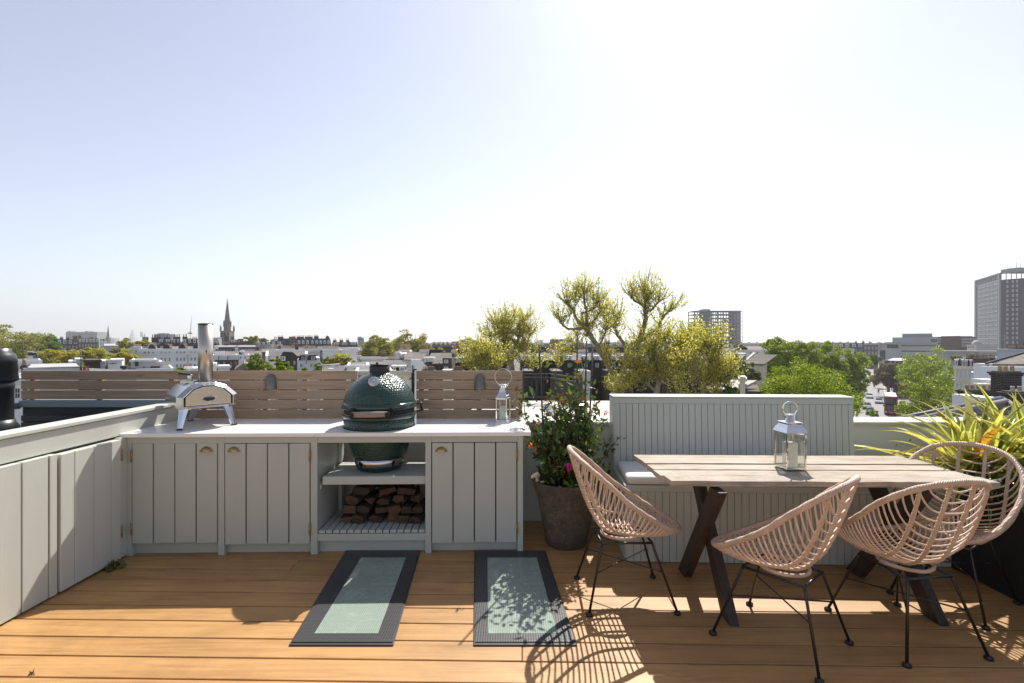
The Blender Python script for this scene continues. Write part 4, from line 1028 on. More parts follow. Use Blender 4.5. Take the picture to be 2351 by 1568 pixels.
def dormer(T, x0, x1, yt, yb, Z, dep, m=None, gm=None, round_=False, bars=(1, 1)):
    a, b, t, c = X_(x0, Z), X_(x1, Z), Z_(yt, Z), Z_(yb, Z)
    mb = MB(); mb.box(a, b, Z, Z+dep, c, t)
    if round_: n = 8; mb.prism([(a+(b-a)*(.5-.5*math.cos(math.pi*i/n)), Z, t+(b-a)*.45*math.sin(math.pi*i/n)) for i in range(n+1)], (0, dep, 0))
    else: mb.box(a-.12, b+.12, Z-.12, Z+dep, t+.002, t+.14)
    o = mb.build('dormer', m or FRW, T); w_ = (x1-x0)*.14
    win(o, x0+w_, x1-w_, yt+(yb-yt)*.14, yb-(yb-yt)*.10, Z, gm=gm, bars=bars); return o
ALLB = []

# ================================================================ FAR LEFT SKYLINE
T = bt('glass_spire', 'very distant pale needle-shaped glass tower faint on the left skyline', 304, 4200, 'skyscraper')
a = X_(304, 4200); zt = Z_(757, 4200); mb = MB()
mb.loft([[(a+sx*22, 4200+sy*22, GZ) for sx, sy in ((-1, -1), (1, -1), (1, 1), (-1, 1))], [(a+sx*3, 4200+sy*3, zt) for sx, sy in ((-1, -1), (1, -1), (1, 1), (-1, 1))]], True, True); mb.build('shard', M('far_glass', (.32, .38, .45), .3), T)
for px0, px1, yt, Z, lb in ((253, 263, 776.5, 2400, 'far pale office block between the thin left spire and the glass tower'), (240, 247, 774, 2600, 'far pale tower just behind the thin left spire'), (121, 133, 777, 2500, 'far pale block on the skyline beside the big green tree')):
    T = bt('far_block', lb, (px0+px1)/2, Z); wall(T, px0, px1, yt, Z, 30, MATS['far_glass'])
    for i in range(4): mb = MB(); z = Z_(yt, Z)-4-i*5; mb.box(X_(px0, Z)+.5, X_(px1, Z)-.5, Z-.6, Z-.01, z-1.4, z); mb.build('window_band', GLS, T)
T = bt('slab_block', 'long pale flat-roofed slab block standing on the left skyline', 187, 900)
wall(T, 151, 223, 762, 900, 25, CONC)
for i in range(5): mb = MB(); z = Z_(764.5+3.1*i, 900); mb.box(X_(152, 900), X_(222, 900), 899, 899.95, z-1.2, z); mb.build('window_band', M('far_window_band', (.22, .25, .28), .3), T)
for a, b in ((157, 164), (197, 204)): mb = MB(); mb.box(X_(a, 905), X_(b, 905), 903, 915, Z_(762, 903), Z_(760, 903)); mb.build('plant_room', CONC, T)
def spire(T, px, ybase, ytop, wpx, Z, m):
    x = X_(px, Z); r = wpx/2/F*Z
    mb = MB(); mb.lathe([(r, Z_(ybase, Z)), (r*.72, Z_(ybase+(ytop-ybase)*.3, Z)), (r*.04, Z_(ytop, Z))], (x, Z, 0), 8, sm=False); mb.build('spire', m, T)
GST = M('gothic_stone', (.17, .145, .115), .9, var=.3, scale=.5)
T = bt('thin_church_spire', 'slender distant brown church spire left of the glass tower', 248, 700, 'church')
mb = MB(); mb.box(X_(245, 700), X_(251.3, 700), 698, 702, GZ, Z_(775, 700)); mb.build('tower', GST, T); spire(T, 248.2, 775, 745, 5.5, 700, GST)
# church with the big spire
Z = 450; T = bt('gothic_church', 'tall stone gothic church tower with pinnacles and a pointed spire', 516, Z, 'church')
x0, x1 = X_(505.5, Z), X_(526.5, Z); xm = (x0+x1)/2; hw = (x1-x0)/2
mb = MB(); mb.box(x0, x1, Z, Z+2*hw, GZ, Z_(759.5, Z)); mb.box(x0-.3, x1+.3, Z-.3, Z+2*hw+.3, Z_(760.5, Z), Z_(759.4, Z)); mb.build('tower', GST, T)
for i in range(3):
    x = x0+(i+.5)*(x1-x0)/3; mb = MB(); ww = .85; zb, zt = Z_(784, Z), Z_(766, Z)
    mb.prism([(x-ww, Z-.25, zb), (x+ww, Z-.25, zb), (x+ww, Z-.25, zt), (x, Z-.25, zt+1.5), (x-ww, Z-.25, zt)], (0, .24, 0)); mb.build('belfry_opening', DARKGAP, T)
for sx in (-1, 1):
    for sy in (0, 1):
        c = (xm+sx*hw*.93, Z+hw*.07+sy*hw*1.86, 0); mb = MB(); mb.lathe([(.85, Z_(760, Z)), (.85, Z_(752, Z)), (.05, Z_(744.5, Z))], c, 6, sm=False); mb.build('pinnacle', GST, T)
mb = MB(); mb.lathe([(hw*.78, Z_(760, Z)), (hw*.70, Z_(745, Z)), (hw*.68, Z_(738, Z)), (hw*.60, Z_(738, Z))], (xm, Z+hw, 0), 8, sm=False)
for k in range(8):
    a = math.pi/4*k+.39; c = (xm+math.cos(a)*hw*.7, Z+hw+math.sin(a)*hw*.7, 0); mb.lathe([(.5, Z_(750, Z)), (.45, Z_(739, Z)), (.03, Z_(734.5, Z))], c, 5, sm=False)
mb.build('lantern_stage', GST, T)
mb = MB(); mb.lathe([(hw*.60, Z_(738.2, Z)), (.22, Z_(687, Z)), (.12, Z_(684, Z))], (xm, Z+hw, 0), 8, sm=False); mb.build('spire', GST, T)
mb = MB(); mb.prism([(x0-10, Z+1, Z_(789, Z)), (x0-10, Z+9, Z_(783, Z)), (x0-10, Z+17, Z_(789, Z))], (46, 0, 0)); mb.build('nave_roof', SLB, T)
mb = MB(); mb.box(x0-10, x0+36, Z+1.2, Z+16.8, GZ, Z_(789.2, Z)); mb.build('nave_wall', GST, T)
# crane
Z = 900; T = bt('tower_crane', 'distant pale luffing crane with its jib raised above the brick chimneys', 438, Z, 'crane')
mb = MB(); mb.tube([P(436, 800, Z), P(437.5, 764, Z)], .9, 4); mb.build('mast', FRW, T)
mb = MB(); mb.tube([P(437, 766, Z), P(440.5, 723, Z)], [.8, .4], 4); mb.tube([P(440.5, 723, Z), P(434.5, 765, Z)], .12, 3); mb.build('jib', FRW, T)
mb = MB(); mb.box(X_(433, Z), X_(440, Z), Z-2, Z+2, Z_(766.5, Z), Z_(763.5, Z)); mb.build('cab', FRD, T)

# ---- generic rows of old buildings
def mansion(label, x0, x1, yt, Z, dep=12, m=BRK, rm=SLD, dorm=0, stacks=(), wn=0, ye=None, dy=(0, 0), rows=1, name='mansion_block'):
    T = bt(name, label, (x0+x1)/2, Z); ye = ye or yt+10
    wall(T, x0, x1, ye, Z, dep, m, cor=.4); mansard(T, x0, x1, ye, yt, Z, dep, rm)
    if dorm:
        for i in range(dorm):
            x = x0+(x1-x0)*(i+.5)/dorm; w_ = (x1-x0)/dorm*.28
            dormer(T, x-w_, x+w_, yt+(ye-yt)*.25, ye-.3, Z-.05, 1.6)
    for s in stacks: stack(T, s[0], s[1], s[2], ye, Z+dep*.35, dep*.28, m if len(s) < 4 else s[3], pots=max(2, int((s[1]-s[0])/F*Z/.6)), ph=.9)
    if wn:
        for r in range(rows):
            for i in range(wn):
                x = x0+(x1-x0)*(i+.5)/wn; w_ = min((x1-x0)/wn*.22, 3); yy = ye+4+r*3.2/Z*F
                win(T, x-w_, x+w_, yy, yy+1.7/Z*F, Z)
    return T
mansion('dark brick mansion row left of the slab block, with stubby chimneys', 130, 180, 779, 330, ye=790, dorm=4, stacks=((136, 143, 775), (150, 158, 775), (165, 172, 776)), wn=6, m=BRD)
mansion('brick mansion row with white dormers below the pale slab block', 180, 227, 776.5, 325, ye=786, dorm=6, stacks=((180, 190, 772, BRR), (192, 199, 771, BRR), (217, 226, 776, BRK)), wn=7, rm=SLB)
mansion('white-windowed house with a dark roof beside the thin church spire', 229, 246, 778, 330, m=STU, ye=783, wn=3, rows=2, dorm=2, name='town_house')
T = bt('low_hall', 'low grey hall with a pale metal roof left of the big white terrace', 255, 240); wall(T, 231, 281, 794, 240, 20, CONC); roof(T, 240, 281, 793.5, 789, 240, 18, LEAD); wins(T, (236, 243, 250, 262, 272), 3, (799,), 4, 240)
Z = 240; T = bt('modern_office', 'grey glazed office with slanting ends on the skyline left of the oven chimney', 380, 300)
Z = 300; a, b, t, c = X_(348, Z), X_(411, Z), Z_(767, Z), Z_(783, Z)
mb = MB(); mb.hexa([(a, Z, GZ), (b, Z, GZ), (b, Z+20, GZ), (a, Z+20, GZ), (a+1.6, Z+2, t), (b-2, Z+2, t), (b-2, Z+18, t), (a+1.6, Z+18, t)]); mb.build('body', M('office_grey', (.22, .25, .28), .4), T)
for i in range(10): mb = MB(); x = X_(377+i*3.2, Z); mb.bar((x, Z-.1, Z_(780, Z)), (x+.1, Z+1.8, Z_(768, Z)), .28, .12); mb.build('fin', FRW, T)
mb = MB(); mb.box(X_(362, Z), X_(389, Z), Z+3, Z+14, Z_(767, Z), Z_(765, Z)); mb.build('plant_room', CONC, T)
Z = 250; T = bt('mast_tower', 'small rooftop block bristling with white phone antennas on the left skyline', 334, Z, 'tower'); wall(T, 327, 341, 774, Z, 6, BRK)
for x, y in ((329.5, 761), (332, 763), (333.5, 761.5), (337.5, 767), (339.3, 765)): mb = MB(); mb.tube([P(x, 774, Z+2), P(x, y, Z+2)], .16, 5); mb.box(X_(x-.6, Z+2), X_(x+.6, Z+2), Z+1.7, Z+2.3, Z_(y+4.5, Z+2), Z_(y, Z+2)); mb.build('antenna', FRW, T)
for i, (x0, x1, yt, g0) in enumerate(((361, 393, 778, 'left'), (395, 413, 777, 'middle'), (418, 452, 777, 'right'))):
    mansion('brown brick mansion with gabled chimneys, %s of three behind the white terrace' % g0, x0, x1, yt, 150+i, ye=786+i, dorm=(2, 2, 3)[i], stacks=(((370, 391, 775),), ((397, 412, 774.5),), ((419, 434, 773.6, BRR), (439, 450, 773.2, BRR)))[i], rm=SLD)
mansion('brick houses just behind the oven chimney, under the small pale turret', 454, 503, 781, 200, ye=789, dorm=3, stacks=((456, 468, 778),), wn=6)
T = bt('roof_turret', 'small pale grey roof turret between the oven chimney and the church', 494, 420, 'tower'); wall(T, 488, 499.5, 775.5, 420, 6, CONC); roof(T, 488, 499.5, 775, 773, 420, 6, LEAD)
mansion('brick roofs immediately right of the church tower', 527, 560, 779.5, 240, ye=786, stacks=((528, 536, 772), (541, 548, 774)), rm=SLB, dorm=2)
T = bt('orange_brick_block', 'plain orange brick block left of the round tree on the skyline', 552, 215); wall(T, 546, 559, 778, 215, 10, BRR); wins(T, (549, 555), 2.4, (783,), 3, 215)
mansion('long low dark terrace with many windows below the church', 491, 589, 793, 190, ye=797, wn=14, rows=1, m=BRD, rm=LEAD, stacks=((505, 512, 789), (530, 538, 789), (556, 563, 789)), name='terrace')
mansion('grey and white houses with a roof balcony right of the round tree', 589, 621, 786, 175, ye=791, wn=5, rows=2, m=CONC, dorm=3, name='town_house')
mansion('grey-roofed houses left of the long mansion with round dormers', 621, 648, 783, 200, ye=791, wn=4, m=STU, dorm=2, name='town_house', stacks=((640, 647, 778),))
# long mansion with arched dormers
Z = 260; T = bt('mansion_block', 'long dark mansion block with a row of arched white dormers on the skyline', 704, Z); wall(T, 648, 761, 790.5, Z, 14, BRD, cor=.5); mansard(T, 648, 761, 790.5, 777, Z, 14, SLD, 2)
for i, zx in enumerate((680, 750, 825, 910, 985, 1055, 1125, 1195)): px = 595.8+.1334*zx; dormer(T, px-2.6, px+2.6, 783.5, 789.5, Z-.1, 2.4, round_=True)
for a_, b_, y_ in ((648, 660, 774), (680, 688, 774.5), (690, 707, 773.5), (709, 727, 773.2), (730, 740.5, 772)): stack(T, a_, b_, y_, 790, Z+5, 4, BRD, pots=int((b_-a_)/2.6), ph=.8)
mb = MB(); mb.box(X_(664, Z), X_(677, Z), Z-1.2, Z+3, GZ, Z_(773, Z)); mb.build('brick_gable', BRR, T)
x = X_(753, Z); mb = MB(); mb.lathe([(1.1, Z_(781, Z)), (1.1, Z_(774, Z)), (.3, Z_(770, Z))], (x, Z+3, 0), 8, sm=False); mb.build('turret', BRD, T)
wins(T, [652+i*7.2 for i in range(15)], 2.6, (796,), 5, Z)
mansion('dark terrace with three sloping roofs right of the long mansion', 762, 821, 785, 250, ye=792, rm=SLT, stacks=((771, 779, 781), (786, 794, 781), (801, 808, 781)), wn=8, m=BRD, dorm=3, name='terrace')
T = bt('domed_block', 'pale block with a small rounded cap left of the two big plane trees', 828, 240); wall(T, 821, 836, 780, 240, 10, CONC)
mb = MB(); mb.lathe([(1.6, Z_(780, 240)), (1.6, Z_(775, 240)), (1.2, Z_(772.8, 240)), (.2, Z_(772, 240))], (X_(828, 240), 245, 0), 14); mb.build('cap', M('far_glass', ), T); wins(T, (825, 832), 2.4, (785, 790), 3, 240)

# ---- middle rows on the left
T = bt('white_terrace', 'big white stucco terrace with rows of dark sash windows behind the oven chimney', 400, 95, 'terrace')
Z = 95; wall(T, 322, 496, 801, Z, 11, STU, cor=.5)
mb = MB(); mb.box(X_(322, Z), X_(496, Z), Z-.3, Z-.003, Z_(814.3, Z), Z_(813, Z)); mb.build('string_course', STU, T)
XS = (334, 343.3, 352.6, 371.3, 380, 389.3, 406.6, 415.3, 423.3, 440.4, 448.3, 456.7, 474, 482, 490)
for j, y in enumerate((809, 824.8, 840.2)):
    for i, x in enumerate(XS): win(T, x-2.4, x+2.4, y-(2.7, 4.1, 4.1)[j], y+(2.7, 4.1, 4.1)[j], Z, gm=GLS if (i//3) % 2 != 1 or j else GLL)
for x in (343, 376, 412, 447, 482):
    stack(T, x-2, x+15, 795.3, 801, Z+4, 2, STU, 6, ph=.5, pm=POTY); mb = MB(); x0_ = X_(x-2, Z); x1_ = X_(x+14, Z); n = 8
    mb.prism([(x0_+(x1_-x0_)*(.5-.5*math.cos(math.pi*i/n)), Z+1.2, Z_(801.2, Z)+.95*math.sin(math.pi*i/n)) for i in range(n+1)], (0, 3, 0)); mb.build('arched_dormer', SLD, T)
T = bt('white_house', 'plain white stucco house end left of the big white terrace', 310, 97, 'house'); wall(T, 298, 321.5, 797, 97, 10, STU); wins(T, (303, 312), 3.4, (806,), 4, 97); mansard(T, 298, 321.5, 797, 794, 97, 9, SLD)
T = bt('dark_flat_block', 'dark brown flat-roofed brick block below the green tree at far left', 92, 110); wall(T, 66, 113, 810, 110, 12, BRD, cor=.3); wall(T, 113, 124, 802, 112, 6, BRD, name='stair_head'); wins(T, (80, 87, 100), 4, (818,), 8, 110, gm=GLS); wall(T, 92, 104, 806.5, 113, 5, LEAD, name='plant_room')
T = bt('slate_house', 'dark slate-roofed houses under the big olive tree at the left edge', 55, 72, 'house'); wall(T, 44, 72, 824, 72, 9, BRD); roof(T, 44, 72, 824, 816, 72, 9, SLT); stack(T, 50, 56, 811, 824, 75, 1.2, BRR, 3)
T = bt('white_long_house', 'long white house with small dark windows right of the black flue', 62, 60, 'house'); wall(T, 26, 95, 828, 60, 10, STU, cor=.25); wins(T, (38.5, 66), 8, (840,), 6, 60); wins(T, (87,), 4, (838,), 4, 60); wall(T, 20, 44, 862, 56, 4, STU, name='lower_wing')
T = bt('brick_chimney_house', 'tall narrow brick chimney breast with one buff pot left of the screen', 55, 30, 'chimney'); stack(T, 49, 61, 838, 870, 30, .5, BRK, 1, POTY, ph=.35); wall(T, 47.5, 62.5, 858, 30.01, .8, BRK)
T = bt('near_white_house', 'near white house with a sash window between the flue and the screen', 35, 22, 'house'); wall(T, 22, 52, 870, 22, 5, STU, cor=.12); win(T, 33, 47, 890, 915, 22); win(T, 30, 42, 848, 866, 27)
mb = MB(); mb.box(X_(20, 22), X_(56, 22), 21.7, 27.2, Z_(870, 22)+.003, Z_(868.5, 22)); mb.build('roof', LEAD, T)
T = bt('glazed_roof_room', 'flat-roofed rooftop room with a band of windows just above the left screen', 122, 25); wall(T, 62, 182, 845.5, 25, 5, M('rooftop_room', (.42, .42, .41), .7), cor=.12); wall(T, 61, 69, 841.5, 24.9, .4, STU, name='upstand')
for i in range(9): win(T, 70+i*12.2, 80.6+i*12.2, 847.5, 853.5, 25, gm=GLL if i != 4 else GLS)
mb = MB(); mb.box(X_(66, 25), X_(183, 25), 24.7, 30, Z_(845.4, 25), Z_(842, 25)); mb.build('roof', LEAD, T)
T = bt('white_gable_house', 'small white house with one dark window before the yellow trees', 175, 45, 'house'); wall(T, 157, 176, 829, 45, 5, STU); wall(T, 176, 193.5, 823.5, 45.2, 5, STU, name='higher_wing'); win(T, 165, 175, 829.5, 838, 45)
T = bt('brown_wall_house', 'brown brick house back with a row of clay pots left of the white building', 213, 42, 'house'); wall(T, 193.5, 230, 827.3, 42, 5, BRK, cor=.15); stack(T, 197, 232, 842, 860, 40, .8, BRR, 11, POTY, ph=.45)
T = bt('white_end_house', 'small blank white house end beside the row of clay pots', 241, 43, 'house'); wall(T, 230.3, 248, 828, 43, 5, STU); stack(T, 234, 252, 843, 860, 38, .7, BRR, 5, POTC, ph=.4); win(T, 236, 241, 832, 836, 43)
T = bt('clay_pot_stack', 'brick chimney stack crowded with red clay pots on the left roofs', 198, 24, 'chimney'); stack(T, 182, 197, 849.5, 870, 24, .5, BRR, 4, POTC, ph=.17); stack(T, 200, 213, 849.5, 870, 24.2, .5, BRR, 4, POTC, ph=.17)
T = bt('seamed_roof_house', 'pale standing-seam metal roof just above the screen left of the oven', 244, 28, 'house')
mb = MB(); a = P(212, 856, 27); b = P(282, 856, 27); mb.hexa([(a.x, 27, -3.2), (b.x, 27, -3.2), (b.x, 31, -3.2), (a.x-.4, 31, -3.2), (a.x, 27, a.z), (b.x, 27, b.z), (X_(274, 31), 31, Z_(842.5, 31)), (X_(216, 31), 31, Z_(842.5, 31))]); mb.build('roof', LEAD, T)
for i in range(13): mb = MB(); q0 = a.lerp(b, i/12); q1 = P(216+i*58/12, 842.5, 31); mb.bar(q0+Vector((0, 0, .02)), q1+Vector((0, 0, .02)), .04, .05); mb.build('seam', CONC, T)
mb = MB(); mb.box(X_(213, 27.2), X_(281, 27.2), 27.2, 30.8, GZ, -3.203); mb.build('wall', BRK, T)
T = bt('white_block_house', 'white flat-roofed building with black rooftop equipment left of the oven', 340, 40, 'house'); wall(T, 276, 400, 846.5, 40, 7, STU); wall(T, 322, 381, 826.5, 41, 6, STU, name='upper_storey', cor=.1); wall(T, 292, 322, 824.5, 42, 5, STU, name='stair_head', cor=.1); wall(T, 381, 394, 831, 41, 5, STU, name='side_wing', cor=.1)
win(T, 348.5, 354, 840.5, 847, 41); win(T, 293.5, 312, 829, 836, 42, gm=GLS, bars=(2, 0))
for a_, b_, y0, y1 in ((314, 323, 829, 840), (282, 296, 838, 845)): mb = MB(); mb.box(X_(a_, 40.2), X_(b_, 40.2), 39.6, 40.6, Z_(y1, 40), Z_(y0, 40)); mb.build('air_unit', FRD, T, bevel=.05)
T = bt('white_party_roof', 'white party wall tops and small pots just left of the oven chimney', 445, 55, 'house'); wall(T, 432, 457, 846, 55, 5, STU, cor=.1); stack(T, 437, 455, 841, 846, 56, 1, STU, 6, POTC, ph=.35); wins(T, (440, 448), 4, (852,), 5, 55)
T = bt('white_brick_terrace', 'terrace half white render half dark brick just right of the oven chimney', 517, 75, 'terrace'); wall(T, 487, 547, 815.5, 75, 9, STU, cor=.2); wall(T, 491, 546.5, 826.5, 74.8, .19, BRK, name='brick_face')
wins(T, (500, 513, 529, 540), 4, (834,), 5, 74.8); stack(T, 519, 534, 832.5, 850, 70, 1, BRR, 5, POTC, ph=.45)
for x in (499.5, 520.5): mb = MB(); mb.tube([P(x, 816, 74.7), P(x, 850, 74.7)], .06, 6); mb.build('downpipe', FRD, T)
T = bt('white_front_house', 'small white stepped roof parapet right behind the oven chimney', 514, 45, 'house'); wall(T, 500.5, 527.5, 841, 45, 4, STU, cor=.15); wall(T, 501, 512, 833.5, 46, 3, STU, name='chimney_breast'); stack(T, 502, 511, 833, 834, 46.5, .8, STU, 4, POTC, ph=.3)
T = bt('white_stair_house', 'white house with a dark sloping stair housing left of the bright green tree', 560, 80, 'house'); wall(T, 547.3, 573, 815, 80, 8, STU, cor=.2); wins(T, (552.5, 562.5), 3.6, (821,), 5, 80)
mb = MB(); q = P(552, 815, 80.5); mb.prism([q, P(561, 815, 80.5), P(553, 806, 80.5)], (0, 2, 0)); mb.build('stair_housing', SLD, T); wall(T, 561, 573, 806, 81.5, 3, STU, name='roof_box', yb=815)
T = bt('tan_roof_terrace', 'long low tan roofs beyond the white houses under the church', 530, 112, 'terrace'); wall(T, 493, 600, 816, 112, 9, BRK); roof(T, 493, 600, 816, 806.5, 112, 9, SLB)
wall(T, 487, 510, 806, 111, 2, STU, name='party_wall')
T = bt('gable_roof_house', 'brown pitched roof and gable behind the screen left of the bright tree', 563, 50, 'house')
wall(T, 542, 585, 847.5, 50, 7, BRK); mb = MB(); mb.prism([(X_(538, 50), 49.8, Z_(848.5, 50)), (X_(560, 50), 49.8, Z_(833, 50)), (X_(590, 50), 49.8, Z_(848.5, 50))], (0, 8, 0)); mb.build('roof', SLB, T); wins(T, (549, 556), 4, (851,), 6, 50)

# ---- middle rows, centre left
T = bt('white_stepped_terrace', 'white stepped party walls with long rows of tan chimney pots, centre left', 705, 122, 'terrace')
Z = 122; wall(T, 616, 735, 803.5, Z, 9, STU, cor=.3)
for a_, b_, n in ((619, 643, 9), (653, 684, 13), (701, 731, 12)): stack(T, a_, b_, 800.5, 804, Z+2, 1.6, STU, n, POTY, ph=.75)
for a_, b_, yy in ((686, 700, 795), (645, 652, 797)): stack(T, a_, b_, yy, 804, Z+4, 2, BRK, 4)
T = bt('white_pot_terrace', 'white party wall with a long row of pale pots left of the plane trees', 770, 118, 'terrace')
wall(T, 741, 782, 803.3, 118, 9, STU, cor=.3); stack(T, 742, 781, 800.8, 803.5, 119, 1.4, STU, 15, POTY, ph=.7); roof(T, 741, 782, 803.5, 795, 121, 8, SLT)
T = bt('white_slab_house', 'tall blank white end wall with railings left of the plane trees', 813, 112, 'house'); wall(T, 783, 826, 802.8, 112, 9, STU, cor=.3); wall(T, 795, 832, 820.5, 105, 6, STU, name='lower_wing', cor=.3)
for i in range(16): mb = MB(); x = X_(800+i*1.6, 112.5); mb.tube([(x, 112.5, Z_(802.8, 112.5)), (x, 112.5, Z_(797.5, 112.5))], .05, 4); mb.build('railing_post', FRW, T)
for i, (x0, x1, ye, yr, m_, lb) in enumerate(((616, 646, 817, 806.5, SLT, 'grey pitched roof house with white verge above the bright green tree'), (662, 700, 817, 807.5, SLB, 'brown pitched roof house between brick gables left of the white house'), (706, 730, 816, 807.5, SLD, 'dark pitched roof house just behind the white mansard house'))):
    T = bt('pitched_house', lb, (x0+x1)/2, 92+i, 'house'); wall(T, x0, x1, ye, 92+i, 8, (STU, BRD, STU)[i]); roof(T, x0, x1, ye, yr, 92+i, 8, m_)
    mb = MB(); mb.prism([(X_(x0, 92+i)-.5, 92+i-.5, Z_(ye, 92+i)), (X_(x0, 92+i)-.5, 96+i, Z_(yr-1.5, 96+i)), (X_(x0, 92+i)-.5, 100+i, Z_(ye, 92+i)), (X_(x0, 92+i)-.5, 100+i, GZ), (X_(x0, 92+i)-.5, 92+i-.5, GZ)], (.5, 0, 0)); mb.build('party_wall', (STU, BRD, STU)[i], T)
T = bt('brick_gable_house', 'dark brick house with a tall white bay window left of the white house', 662, 70, 'house')
wall(T, 634, 683, 818, 70, 8, BRD); mb = MB(); mb.prism([(X_(644, 70), 69.9, Z_(818, 70)), (X_(650, 70), 69.9, Z_(807.5, 70)), (X_(672, 70), 69.9, Z_(808.5, 70)), (X_(683, 70), 69.9, Z_(818, 70))], (0, 6, 0)); mb.build('gable', BRD, T); win(T, 640, 655, 818, 828, 70, bars=(4, 0)); wins(T, (662, 676), 4, (833,), 7, 70)
T = bt('white_mansard_house', 'white house with dark mansard roof windows between two green trees', 706, 62, 'house'); wall(T, 682.5, 730, 826.8, 62, 8, STU); mansard(T, 685, 729, 826.8, 815, 62, 8, SLD)
for a_, b_ in ((690.5, 697), (712, 724)): dormer(T, a_, b_, 817.5, 826.5, 61.9, 1.4, m=FRD)
win(T, 701.5, 704, 824.5, 835, 61.9); win(T, 689, 694, 834.5, 842, 62); win(T, 712, 717, 835, 842, 62); wall(T, 730, 742, 822, 63, 7, STU, name='side_wing')
mb = MB(); mb.prism([(X_(730, 60), 63, Z_(836, 60)), (X_(766, 60), 63, Z_(836, 60)), (X_(766, 60), 63, Z_(806, 60)), (X_(758, 60), 63, Z_(808, 60))], (0, .4, 0)); mb.build('sloping_party_wall', STU, T)
T = bt('grey_pitched_house', 'low grey pitched roof just above the screen left of the grill', 770, 38, 'house'); wall(T, 742, 795, 851, 38, 6, BRK); roof(T, 748, 794, 850.5, 839, 38, 5, SLT); stack(T, 760, 770, 846, 852, 38.5, .5, STU, 0); mb = MB(); mb.tube([P(748, 838, 40), P(800, 836, 40)], .05, 5); mb.build('handrail', FRW, T)
T = bt('white_low_house', 'low white flat-roofed building with dark windows left of the grill lid', 822, 36, 'house'); wall(T, 796, 850, 839.5, 36, 6, STU, cor=.12); win(T, 812, 824, 843, 849, 36, bars=(2, 0)); win(T, 831, 834.5, 843, 849, 36, bars=(0, 0)); win(T, 840, 848, 843, 849, 36)
T = bt('cream_yard_house', 'cream rendered house front seen between the two screens behind the grill', 840, 30, 'house'); wall(T, 815, 905, 852.5, 30, 5, CRE, cor=.1); win(T, 822, 829, 860, 871, 30); win(T, 838, 846, 858, 864, 30)
T = bt('brown_roof_house', 'brown slate roof with a white ledge just left of the grill chimney cap', 850, 60, 'house'); wall(T, 812, 890, 838, 60, 8, BRK); roof(T, 824, 889, 838, 830, 60, 8, SLB, hip=.4); wall(T, 812, 843, 824.5, 68.5, 2, STU, name='ledge', cor=.3)
T = bt('white_mansard_terrace', 'white end-of-terrace house with slate mansard and two dormers right of the grill lid', 915, 40, 'house')
wall(T, 875, 941, 852.5, 40, 8, CRE, cor=.15); mansard(T, 876, 941, 852, 838.5, 40, 8, M('purple_slate', (.055, .05, .075), .6, var=.2), .7)
mb = MB(); mb.prism([(X_(886, 41), 40.8, Z_(839, 41)), (X_(903, 44), 44, Z_(826.5, 44)), (X_(944, 44), 44, Z_(826.5, 44)), (X_(943, 41), 40.8, Z_(839, 41))], (0, .15, -.15)); mb.build('upper_roof', SLT, T)
dormer(T, 901.5, 908.5, 843, 851.5, 39.9, .9); dormer(T, 916, 929, 843, 851.5, 39.9, .9)
mb = MB(); mb.prism([(X_(941.3, 40), 39.9, GZ), (X_(984, 40), 39.9, GZ), (X_(984, 40), 39.9, Z_(845, 40)), (X_(966, 40), 39.9, Z_(826, 40)), (X_(944, 40), 39.9, Z_(825.6, 40))], (0, .4, 0)); mb.build('gable_wall', STU, T)
mb = MB(); mb.tube([P(946, 839, 39.8), P(947.5, 865, 39.8), P(938, 872, 39.8)], .05, 6); mb.build('downpipe', FRD, T); mb = MB()
for i in range(24): x = X_(895+i*1.9, 39.7); mb.tube([(x, 39.7, Z_(859.5, 39.7)), (x, 39.7, Z_(855, 39.7))], .035, 4)
mb.box(X_(893, 39.7), X_(941, 39.7), 39.62, 39.8, Z_(855, 39.7), Z_(853.5, 39.7)); mb.build('balustrade', CRE, T); wins(T, (917, 922), 3.4, (869,), 6, 40)
T = bt('skylight_house', 'brown slate roof with white chimneys between the plane trees and brick walls', 935, 58, 'house'); wall(T, 907, 964, 826, 58, 7, STU); roof(T, 915, 964, 825.5, 809, 58, 7, SLB); stack(T, 907.5, 917.5, 808, 826, 57.9, 1, STU, 0); stack(T, 915, 940, 803.5, 812, 63, 1.2, STU, 10, POTY, ph=.8)
for i in range(4): mb = MB(); mb.bar(P(919+i*2.6, 822-i*3, 57.8), P(922+i*2.6, 819-i*3.1, 59), .5, .05); mb.build('rooflight', FRW, T)
